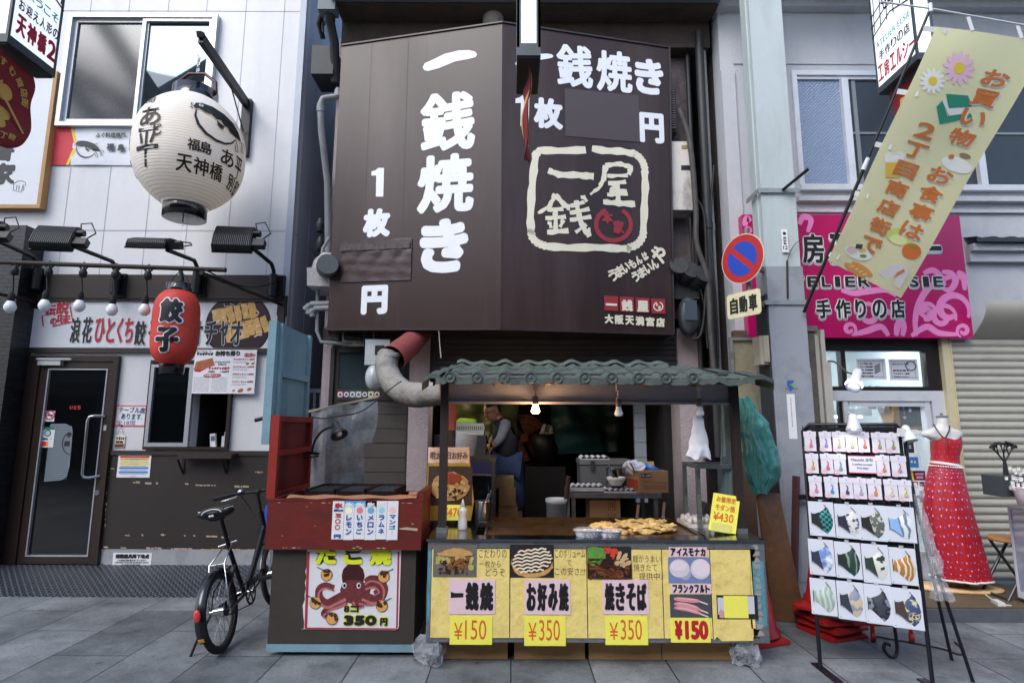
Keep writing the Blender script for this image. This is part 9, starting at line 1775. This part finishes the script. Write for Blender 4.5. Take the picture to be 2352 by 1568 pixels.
MS=[('teal and black checked front and a black side',(28,28,30),patt('mask_check',(22,40,44),(40,140,140),'check',62)),('navy side and a white figure printed front',(32,36,60),patt('mask_figures',(206,206,204),(70,76,96),'noise',34,None,.52,.58)),('black side and a grey green crane print',(26,26,28),patt('mask_crane',(84,96,88),(190,186,176),'noise',26,(150,60,50),.5,.55)),('pale blue side and a grey dragon print',(130,170,216),patt('mask_dragon',(206,214,220),(110,118,130),'wave',9,None,.62,.72)),('navy side and a blue sky cloud print',(38,44,70),patt('mask_clouds',(96,126,180),(220,226,232),'noise',16,None,.45,.6)),('black green side and a dark green marble print',(24,32,32),patt('mask_marble',(26,56,48),(120,140,124),'wave',7,None,.82,.9)),('green side and a white print crossed by black bars',(30,54,44),patt('mask_cross',(204,206,196),(40,50,48),'noise',20,None,.54,.57)),('tiger print all over it',None,patt('mask_tiger',(168,112,44),(52,40,28),'wave',14,(206,196,170),.5,.6)),('pale green swirls all over it',None,patt('mask_swirl',(146,164,154),(180,194,184),'wave',12,None,.5,.6)),('navy side and a grey front with a beige animal',(42,48,66),patt('mask_animal',(132,138,156),(190,176,150),'noise',14,None,.52,.56)),('dark grey camouflage all over it',None,patt('mask_camo',(52,56,68),(30,32,38),'noise',18,(120,126,140),.46,.5)),('brown side and a blue yellow camouflage front',(66,50,46),patt('mask_bright_camo',(56,72,110),(200,190,150),'noise',30,(40,60,48),.5,.56))]
mrow=['upper','middle','lowest'];mshape=[(.11,.64),(.25,.645),(.45,.70),(.60,.76),(.70,.86),(.80,.76),(.90,.62),(.95,.46),(.92,.30),(.84,.18),(.68,.07),(.50,.18),(.30,.30),(.11,.38)]
for i,(q,(nm_,sc_,pm))in enumerate(zip(MK,MS)):
    a,b_,c_,d=zhb(q[0]+3,q[1],q[2]-3,q[3]);w_,h=c_-a,d-b_;T=thing('cloth_mask','cloth mask with %s, %s row'%(nm_,mrow[i//4]),'mask',fk.pt((a+c_)/2,b_,.01),'cloth masks on the rack');dd=.010+.003*(i%4)
    g=MB();g.slab(fk,a,b_,c_,d,dd,dd+.003);g.slab(fk,a+.006,b_-.003,c_+.002,d-.01,dd-.005,dd-.001);g.build('card',M('mask_card',(198,203,214),.4),T);X=lambda p:(a+p[0]*w_,b_+p[1]*h)
    g=MB();pts=[X(p)for p in mshape];ci=V((sum(p[0]for p in pts)/len(pts),sum(p[1]for p in pts)/len(pts)));n=len(pts)
    g.add([fk.pt(p[0],p[1],dd+.004)for p in pts]+[fk.pt(ci.x+(p[0]-ci.x)*.6,ci.y+(p[1]-ci.y)*.6,dd+.012)for p in pts]+[fk.pt(ci.x,ci.y,dd+.014)],[((k+1)%n,k,n+k,n+(k+1)%n)for k in range(n)]+[(n+(k+1)%n,n+k,2*n)for k in range(n)],0,True);g.build('fabric',pm,T)
    if sc_:g=MB();g.poly(fk,[X(p)for p in((.115,.632),(.25,.64),(.40,.68),(.44,.50),(.54,.165),(.30,.305),(.115,.385))],dd+.0142,dd+.0148);g.build('side_panel',M('mask_side_%d'%i,sc_,.8,var=.1,vs=40),T)
    g=MB();g.stroke(fk,[X(p)for p in((.11,.68),(.11,.34))],.004,dd+.0155);g.stroke(fk,[X(p)for p in((.62,.93),(.70,.86),(.80,.77))],.004,dd+.0155);g.build('ear_loop',ink,T)
    g=MB();g.slab(fk,(a+c_)/2-.012,d-.002,(a+c_)/2+.012,d+.014,dd+.004,dd+.007);g.build('hanger',clearp,T);g=MB();g.disc(fk,a+.08*w_,b_+.05*h,.003,dd+.0035,None,0,8);g.build('dot_print',M('dot_teal',(40,120,90),.6),T)
g=MB();g.grid(lambda u,v:fk.pt(aR+.03+.06*v+.045*math.cos(2*math.pi*u)*(.4+.9*v),top-.36-.66*v,-.02+.05*math.sin(2*math.pi*u)*(.4+.9*v)),18,20);g.jitter(.04,1,9);g.jitter(.015,2,30);g.s=[False]*len(g.s);g.solo('clear_rain_cover','crumpled clear plastic cover tied to the right side of the rack','cover',wrap)
# lamps on the rack
def cone(name,label,c0,c1,r0,r1,mat,extra=None):
    ax=(c1-c0).normalized();rm=V((0,0,1)).rotation_difference(ax).to_matrix();L_=(c1-c0).length;T=thing(name,label,'lamp',c0);g=MB();g.lathe([(0,0),(r0,0),(r0*1.02,L_*.25),(r0*1.08,L_*.32),(r1*.75,L_*.6),(r1,L_*.95),(r1*.98,L_),(r1*.9,L_),(r0*.9,L_*.4),(0,L_*.38)],c0,24,rm);g.build('shade',mat,T)
    if extra:extra(T)
    return T
lmw=M('lamp_white',(212,212,210),.35)
ypk=fk.pt(aL+.27,top-.0,.1);cA,cB=P(*zr(446,742),ypk.y),P(*zr(457,945),ypk.y-.02)
def ex1(T):g=MB();g.ball(cB+V((0,0,.03)),.026,12,8);g.build('bulb',M('led_cool',(240,244,255),.4,emit=(205,215,255),es=4),T);g=MB();g.tube([cA,cA+V((0,.05,.02)),fk.pt(aL+.27,top,.0)],.006,6);g.build('arm',lmw,T)
TL_=cone('clip_lamp','white lamp shining down from the top middle of the rack',cA,cB,.028,.047,lmw,ex1);ll=bpy.data.lights.new('rack_light','SPOT');ll.energy=.7;ll.color=(.85,.9,1);ll.spot_size=R(130);ll.spot_blend=.6;ll.shadow_soft_size=.025;lo=bpy.data.objects.new('rack_light',ll);COL.objects.link(lo);lo.parent=TL_;lo.location=cB-cA+V((0,-.01,-.005));lo.rotation_euler=V((0,-.35,1)).to_track_quat('Z','Y').to_euler()
yq=fk.pt(aR,top,.0).y;cA,cB=P(*zr(1135,915),yq-.02),P(*zr(1205,1085),yq-.05)
def ex2(T):g=MB();q0,q1=P(*zr(1045,985),yq-.03),P(*zr(1280,960),yq-.03);g.bar(q0,q1,.03,.028);g.bar(q0+V((0,0,.01)),q0.lerp(q1,.3)+V((0,0,-.0)),.035,.05);g.ball(cA,.022,12,8);g.build('clip',lmw,T)
cone('clip_lamp','white clip lamp at the top right corner of the rack beside the dress form',cA,cB,.022,.042,lmw,ex2)
cA,cB=P(*zr(510,165),5.05),P(*zr(445,385),4.98)
def ex3(T):
    g=MB();g.tube(spline([P(*zr(x,y),5.25-.03*k)for k,(x,y)in enumerate(((110,35),(190,40),(270,90),(350,170),(440,200)))],6),.008,8);g.build('arm',M('bronze_arm',(70,60,52),.4),T);g=MB()
    for k in range(10):t_=k*.63;ax=(cB-cA).normalized();o=ax.orthogonal().normalized();p=cA+(cB-cA)*.82;g.obox(p+(o*math.cos(t_)+ax.cross(o)*math.sin(t_))*.062,(.016,.016,.03),V((0,0,1)).rotation_difference(ax).to_matrix())
    g.build('lit_slot',M('slot_glow',(255,235,240),.4,emit=(255,226,232),es=1),T);g=MB();g.ball(cA+(cB-cA)*.8,.03,10,8);g.build('bulb',M('led_cool'),T)
cone('wall_lamp','white slotted spot lamp on a curved arm beside the studio window',cA,cB,.036,.062,lmw,ex3)
# ---------------------------------------------------------------- dress form in a red dress
Yd=5.18
def zmp(x,y,dy=0):return P(*zm(x,y),Yd+dy)
sec=lambda y,xl,xr,dp:(zmp((xl+xr)/2,y),(zmp(xr,y).x-zmp(xl,y).x)/2*.93,dp*.8)
def loft(g,secs,n=40,wob=None,cap=True,mi=0):
    vs=[]
    for i,(c,hw,dp)in enumerate(secs):
        for k in range(n):
            a=2*math.pi*k/n;w_=wob(a,i/(len(secs)-1))if wob else 1;vs.append(V((c.x+hw*math.cos(a)*w_,Yd+dp*math.sin(a)*w_,c.z)))
    m_=len(secs);g.add(vs,[(i*n+k,i*n+(k+1)%n,(i+1)*n+(k+1)%n,(i+1)*n+k)[::-1]for i in range(m_-1)for k in range(n)],mi,True)
    return vs
DF=thing('dress_form','white headless dress form in a red heart print dress on the studio step','dress form',V((zmp(400,1190).x,Yd,.107)))
g=MB();loft(g,[sec(146,299,364,.05),sec(152,300,366,.055),sec(185,302,364,.055),sec(205,295,368,.058),sec(218,265,400,.065),sec(228,225,440,.075),sec(242,203,462,.08),sec(262,193,468,.08),sec(278,240,446,.09),sec(300,284,434,.10),sec(330,286,430,.10),sec(420,288,420,.08),sec(470,286,426,.09)]);g.build('torso',M('mannequin_white',(206,204,200),.45,var=.03),DF)
g=MB();c=zmp(332,146);g.lathe([(0,.03),(.012,.03),(.012,.006),(.052,.006),(.055,0),(0,0)],c,20);g.build('neck_cap',gsteel,DF)
red=M('red_dress',(172,20,34),.5,var=.14,vs=5,bump=.2,bs=10)
fold=lambda a,t:1+.055*t*math.sin(a*7+t*2+.6*math.sin(t*5))+.03*t*math.sin(a*13-t)
sk=[sec(440,262,446,.125),sec(470,258,452,.14),sec(520,245,464,.15),sec(600,232,484,.165),sec(700,226,508,.185),sec(800,226,534,.20),sec(900,236,558,.215),sec(1000,256,582,.225),sec(1080,276,602,.23),sec(1128,288,614,.235)]
g=MB();loft(g,sk,64,fold);g.build('skirt',red,DF)
bo=[sec(278,277,440,.125),sec(300,271,446,.132),sec(340,272,443,.132),sec(390,274,432,.115),sec(430,268,436,.118),sec(446,262,444,.126)]
g=MB();loft(g,bo,48,lambda a,t:1.015+.012*math.sin(a*9+t*5))
for k,p in enumerate(g.v[:48]):a=2*math.pi*k/48;p.z+=.035*abs(math.cos(a-.0))*(1 if math.sin(a)<0 else.2)-.012
g.build('bodice',red,DF)
def onskirt(u,t,off=.004):
    i=min(len(sk)-2,int(t*(len(sk)-1)));f_=t*(len(sk)-1)-i;a=2*math.pi*u;w_=fold(a,t);c=sk[i][0].lerp(sk[i+1][0],f_);hw=sk[i][1]*(1-f_)+sk[i+1][1]*f_;dp=sk[i][2]*(1-f_)+sk[i+1][2]*f_
    return V((c.x+(hw*w_+off)*math.cos(a),Yd+(dp*w_+off)*math.sin(a),c.z))
gh,gv=MB(),MB();Hs=sk[0][0].z-sk[-1][0].z
heart=[(0,-.5),(.45,.0),(.45,.3),(.22,.42),(0,.22),(-.22,.42),(-.45,.3),(-.45,0)]
rd=random.Random(3)
for j in range(17):
    for k in range(20):
        u=.5+(k+.5*(j%2)+rd.uniform(-.18,.18))/40;t0=min(.985,max(.015,(j+.5+rd.uniform(-.22,.22))/17));s_=.012/Hs;i_=min(len(sk)-2,int(t0*(len(sk)-1)));R_=sk[i_][1]*1.5
        (gh if(k+j)%2 else gv).add([onskirt(u+p[0]*.017/(2*math.pi*R_),t0-p[1]*.019/Hs)for p in heart],[tuple(range(len(heart)))])
gh.build('heart_print',M('heart_pink',(226,160,190),.6),DF);gv.build('heart_print',M('heart_blue',(92,96,190),.6),DF)
gh=MB()
for j in range(5):
    for k in range(9):
        i=min(len(bo)-2,int(j*.9)+0);c,hw,dp=bo[i];a=math.pi+(k+.5*(j%2)+.5)/9.5*math.pi;z_=bo[0][0].z-.03-j*(bo[0][0].z-bo[-1][0].z)/5.6
        gh.add([V((c.x+(hw*1.03+.006)*math.cos(a+p[0]*.05),Yd+(dp*1.03+.008)*math.sin(a+p[0]*.05),z_+p[1]*.014))for p in heart],[tuple(range(len(heart)))])
gh.build('heart_print',M('heart_lilac',(170,120,190),.6),DF)
g=MB();w1=[sec(428,264,442,.135),sec(442,262,446,.14)];loft(g,w1,40)
for k in range(44):a=2*math.pi*k/44;c,hw,dp=w1[1];p=V((c.x+(hw+.004)*math.cos(a),Yd+(dp+.004)*math.sin(a),c.z-.014+.010*math.cos(a)));g.ball(p,.008,6,5)
for p in g.v:p.z+=.018*-(p.x-w1[0][0].x)/w1[0][1]
g.build('lace_belt',M('lace_white',(222,214,206),.8),DF)
g=MB();[g.tube([onskirt(k/64,1.0,.003)+V((0,0,-.004))for k in range(65)],.009,6)];g.build('lace_hem',M('lace_white'),DF)
g=MB();pts=spline([zmp(284,195,-.06),zmp(300,222,-.09),zmp(330,262,-.12),zmp(352,275,-.135),zmp(366,255,-.12),zmp(378,230,-.09),zmp(380,205,-.05)],7);[g.ball(p,.0065,6,5)for p in pts[::1]];[g.ball(zmp(366+k*1.5,288+k*14,-.145),.0065,6,5)for k in range(4)];g.build('necklace',M('dark_beads',(26,40,38),.3),DF)
g=MB();b0=zmp(415,1190);rot_=Matrix.Rotation(R(-10),3,'Z');g.lathe([(.0,0),(.36,0),(.37,.012),(.36,.024),(0,.024)],V((b0.x,Yd-.0,.107)),30,rot_,sx=1,sy=.45);g.build('wooden_base',M('base_wood',(206,172,122),.5,var=.08),DF);g=MB();[g.tube([V((b0.x+s*.1,Yd,.13)),V((b0.x+s*.1-.02,Yd,.4))],.02,8)for s in(-1,1)];g.build('base_post',M('base_post_wood',(150,110,80),.5),DF)
# ---------------------------------------------------------------- cones, boards and the rest at ground level
mc=M('cone_red',(156,28,26),.4,var=.1,vs=5,dirt=.35,ds=7,dcol=(110,30,30))
def conebase(g,c,s,ang,z0):
    rm=Matrix.Rotation(R(ang),3,'Z');pts=[]
    for k in range(4):
        for t_ in(-5,0,5):a=R(45+90*k+t_);rr_=s*(1.30 if t_==0 else 1.28);pts.append((rr_*math.cos(a)*.78,rr_*math.sin(a)*.78))
    n=len(pts);lo_=[c+rm@V((x,y,z0))for x,y in pts];mi_=[c+rm@V((x,y,z0+.018))for x,y in pts];hi_=[c+rm@V((x*.6,y*.6,z0+.05))for x,y in pts]
    g.add(lo_+mi_+hi_,[(k*n+i,k*n+(i+1)%n,(k+1)*n+(i+1)%n,(k+1)*n+i)for k in range(2)for i in range(n)]);g.add(hi_,[tuple(range(n))]);g.add(lo_,[tuple(range(n-1,-1,-1))])
def tcone(label,c,s,ang,z0,full=True,tilt=0):
    T=thing('traffic_cone',label,'traffic cone',c+V((0,0,z0)),'red traffic cones');g=MB();conebase(g,c,s,ang,z0);g.build('base',mc,T);g=MB()
    g.lathe([(.155,z0+.045),(.15,z0+.075),(.135,z0+.085),(.03,z0+.68),(.024,z0+.7),(0,z0+.7)]if full else[(.155,z0+.045),(.15,z0+.075),(.135,z0+.085),(.12,z0+.17)],c,28);g.build('body',mc,T);return T
cS=V((1.755,4.30,0));tcone('single red traffic cone partly hidden behind the right end of the stall',cS,.21,20,.002)
cK=V((2.36,4.44,0))
tcone('lowest red traffic cone of the stack behind the display rack',cK,.23,18,.002,False);tcone('second red traffic cone from below in the stack behind the display rack',cK+V((.01,0,0)),.23,24,.052,False);tcone('third red traffic cone from below in the stack behind the display rack',cK+V((-.01,.01,0)),.23,12,.10,False);tcone('top red traffic cone of the stack behind the display rack',cK+V((-.02,0,0)),.245,44,.175)
g=MB();q=[P(*ze(1215,480),4.50),P(*ze(1340,480),4.62),G(*ze(1495,1228),0.006),G(*ze(1310,1210),0.006)];nrm=((q[1]-q[0]).cross(q[3]-q[0])).normalized()*.02;g.add(q+[p+nrm for p in q],[(0,1,2,3),(7,6,5,4),(0,4,5,1),(1,5,6,2),(2,6,7,3),(3,7,4,0)]);g.solo('leaning_board','dark brown stained board leaning between the stall and the arcade column','board',M('stained_board',(112,78,52),.7,var=.35,vs=3,dirt=.5,ds=2.5,dcol=(48,36,28)))
g=MB();a_,b2=P(*zh(260,380),4.79),P(*zh(228,960),4.72);b2.z=.004;g.bar(b2,a_,.045,.035);g.solo('dark_red_pole','dark red square pole leaning on the arcade column behind the rack','pole',M('dark_red_wood'));g=MB();c=P(*zh(300,500),4.78);g.box(c.x-.06,c.x+.16,4.76,4.79,c.z-.02,c.z+.02);g.solo('dark_rail','short dark rail across the lower arcade column behind the rack','rail',blackm)
g=MB();c0_=G(*zs(1200,990),0);c1_=G(*zs(1495,1000),0);T=thing('red_trolley','low red trolley frame on castors under the display rack','trolley',(c0_+c1_)/2)
for c in(c0_,c1_):g.bar(c+V((0,.0,.05)),c+V((0,0,.2)),.022,.022)
g.bar(c0_+V((-.14,.0,.12)),c1_+V((.0,0,.12)),.022,.022);g.bar(c0_+V((-.14,.18,.16)),c0_+V((0,0,.14)),.022,.022);g.build('frame',mc,T)
for c in(c0_,c1_):g=MB();g.lathe([(0,-.016),(.03,-.016),(.033,0),(.03,.016),(0,.016)],c+V((0,0,.034)),16,Matrix.Rotation(R(60),3,'Z')@Matrix.Rotation(R(90),3,'X'));g.build('castor',mc,T)
g=MB();g.tube(spline([V((c1_.x-.2,c1_.y+.1,.01)),V((c1_.x+.1,c1_.y-.1,.008)),V((c1_.x+.16,c1_.y-.22,.008)),V((c1_.x+.24,c1_.y-.16,.008)),V((c1_.x+.3,c1_.y-.0,.01))],6),.006,5);g.solo('ground_cable','thin dark cable lying on the paving under the rack','cable',wirek)
g=MB();zb_=lambda x,y,z:G(*zm(x,y),z);g.tube(spline([zb_(550,1185,.115),zb_(600,1235,.11),zb_(655,1275,.11)],6),.007,6);e0,e1=zb_(655,1275,.115),zb_(700,1300,.115);g.bar(e0,e1,.05,.035);g.tube(spline([e1,zb_(760,1305,.10),zb_(735,1340,.012),zb_(760,1370,.012),zb_(800,1350,.012),zb_(830,1270,.1)],6),.007,6);g.solo('extension_lead','white extension lead and plug block on the studio step','cable',M('white_plastic_lead',(206,204,200),.4))
T=thing('folding_stool','folding stool with a round wooden seat and grey crossed legs at the right edge','stool',zmp(740,1150));Ys=4.98;ps=lambda x,y,d=0:P(*zm(x,y),Ys+d);sc_=ps(755,890);g=MB();g.lathe([(0,0),(.16,0),(.165,.012),(.155,.03),(0,.032)],V((sc_.x,Ys,sc_.z-.02)),26);g.build('seat',M('stool_wood',(186,138,84),.5,var=.1),T)
g=MB();lg=ps(596,1170);[g.tube([V((sc_.x+.09,Ys+d,sc_.z-.03)),V((sc_.x-.19,Ys+d,.107))],.013,8)for d in(-.13,.13)];g.tube([V((sc_.x-.19,Ys-.13,.12)),V((sc_.x-.19,Ys+.13,.12))],.012,8);g.build('leg',M('tube_grey',(84,88,94),.35,.6),T);g=MB();[g.tube([V((sc_.x-.09,Ys+d,sc_.z-.03)),V((sc_.x+.19,Ys+d,.107))],.013,8)for d in(-.11,.11)];g.tube([V((sc_.x+.19,Ys-.11,.12)),V((sc_.x+.19,Ys+.11,.12))],.012,8);g.build('leg',M('tube_grey'),T)
Yt=4.52;pt_=lambda x,y:P(*zm(x,y),Yt);tl2,bl2=P(*zm(733,695),Yt+.3),P(*zm(785,1250),Yt+.3);T=thing('display_case','clear sided display case on white legs at the right edge','display case',V((tl2.x+.4,Yt+.2,.0)))
x0=tl2.x;zt_,zb2=tl2.z,bl2.z;g=MB();g.box(x0,x0+.9,Yt,Yt+.3,zt_-.02,zt_);g.box(x0,x0+.9,Yt,Yt+.3,zb2,zb2+.05);[g.box(x,x+.02,y,y+.02,zb2+.05,zt_-.02)for x in(x0,x0+.88)for y in(Yt,Yt+.28)];g.build('frame',M('case_white',(196,200,206),.4),T)
g=MB();g.box(x0+.02,x0+.88,Yt+.005,Yt+.009,zb2+.05,zt_-.02);g.box(x0+.005,x0+.009,Yt+.02,Yt+.28,zb2+.05,zt_-.02);g.build('clear_panel',M('hazy_acrylic',(170,180,205),.15,alpha=.45),T)
g=MB();zmid=pt_(760,1020).z;g.box(x0+.05,x0+.8,Yt+.06,Yt+.26,zb2+.055,zmid);g.build('black_drawer',M('black_velvet',(22,24,28),.6),T);g=MB();[g.ball(V((x0+.1+i*.06,Yt+.05,zmid+.03+.02*(i%2))),.02,10,7)for i in range(5)];g.build('trinkets',M('trinket_blue',(150,180,214),.2,var=.4,vs=30),T);g=MB();[g.tube([V((x0+.1,Yt+.1+d,0.1)),V((x0+.02,Yt+.1+d,zb2))],.012,6)for d in(0,.16)];g.build('leg',M('case_white'),T)
tb0=pt_(795,510);T=thing('earring_tree','black metal jewellery tree standing on a dark box on the display case','jewellery stand',V((tb0.x,Yt+.1,tb0.z)));g=MB();rd=random.Random(9);base=V((tb0.x,Yt+.1,tb0.z));g.tube([base,base+V((0,0,.12))],[.02,.01],8)
def branch(p,d,l,r_,n):
    e=p+d*l;g.tube([p,e],[r_,r_*.7],6)
    if n:[branch(e,(d+V((rd.uniform(-.8,.8),rd.uniform(-.3,.3),rd.uniform(-.1,.6)))).normalized(),l*.75,r_*.7,n-1)for _ in range(3)]
    else:g.ball(e,.011,6,5)
[branch(base+V((0,0,.1)),V((x,0,1)).normalized(),.07,.008,2)for x in(-.7,0,.7)];g.build('tree',ink,T);g=MB();g.box(base.x-.12,base.x+.3,Yt+.02,Yt+.2,base.z-.16,base.z-.002);g.build('dark_box',M('grey_box',(60,64,70),.5),T)
fb0=pt_(800,690);T=thing('flower_bouquet','white artificial flowers in a clear wrap on the display case','flowers',V((fb0.x,Yt,fb0.z)));g=MB()
for i in range(70):p=V((fb0.x+rd.uniform(-.08,.14),Yt-.04+rd.uniform(-.03,.03),fb0.z+.09+rd.uniform(0,.2)));[g.add([p,p+V((math.cos(k*1.25)*.014-.004,-.004,math.sin(k*1.25)*.014)),p+V((math.cos(k*1.25+.5)*.016,-.004,math.sin(k*1.25+.5)*.016)),p+V((math.cos(k*1.25+1)*.014,-.003,math.sin(k*1.25+1)*.014))],[(0,1,2,3)])for k in range(5)]
g.build('blossoms',M('blossom_white',(222,220,214),.7),T);g=MB();g.lathe([(0,0),(.05,0),(.07,.1),(.09,.14)],V((fb0.x+.03,Yt-.04,fb0.z)),14);g.build('wrap',M('pink_wrap',(226,206,212),.4),T)
# pictures, stickers and cards low on the studio door
def card2(name,label,cat,x0,y0,x1,y1,Y,col,draw=()):
    f_=FY(Y);a,b_,c_,d=f_.box(*zm(x0,y0),*zm(x1,y1));T=thing(name,label,cat,f_.pt((a+c_)/2,b_));g=MB();g.slab(f_,a,b_,c_,d,-.008,0);g.build('sheet',M(name+'_'+str(x0),col,.5),T)
    for k,(cc,ps_)in enumerate(draw):
        g=MB();[g.quad(f_,a+(c_-a)*p[0],b_+(d-b_)*p[1],a+(c_-a)*p[2],b_+(d-b_)*p[3],.001+.0004*k)for p in ps_];g.build('print',M('cardprint_%d_%d'%(x0,k),cc,.5),T)
card2('earring_picture','white framed dark picture of a leaf earring beside the rack','frame',112,295,178,375,5.44,(206,210,214),(((30,36,44),((.1,.1,.75,.9),)),((120,150,160),((.3,.4,.5,.7),))))
card2('earring_picture','white framed bright blue picture of earrings below the leaf picture','frame',122,378,205,470,5.42,(206,212,218),(((40,110,170),((.08,.14,.8,.84),)),((190,200,196),((.25,.45,.38,.6),(.5,.42,.62,.58)))))
card2('camera_notice','yellow and maroon notice low on the studio door beside the dress','notice',130,478,232,535,5.46,(110,26,60),(((216,200,60),((.0,0,.28,1),)),((206,150,180),((.4,.55,.9,.8),(.45,.2,.85,.42)))))
card2('credit_card_sticker','white and red credit card sticker low on the studio door','sticker',150,540,232,576,5.46,(214,206,208),(((176,40,46),((.06,.1,.44,.9),(.55,.1,.95,.45))),((226,226,226),((.15,.25,.35,.75),)),((36,40,110),((.58,.55,.92,.85),))))
card2('leaflet','white leaflet with a small red drawing low on the studio door','leaflet',155,585,232,760,5.46,(214,216,220),(((130,40,46),((.55,.5,.95,.8),)),((70,60,56),((.2,.66,.6,.76),(.6,.8,.9,.92)))))
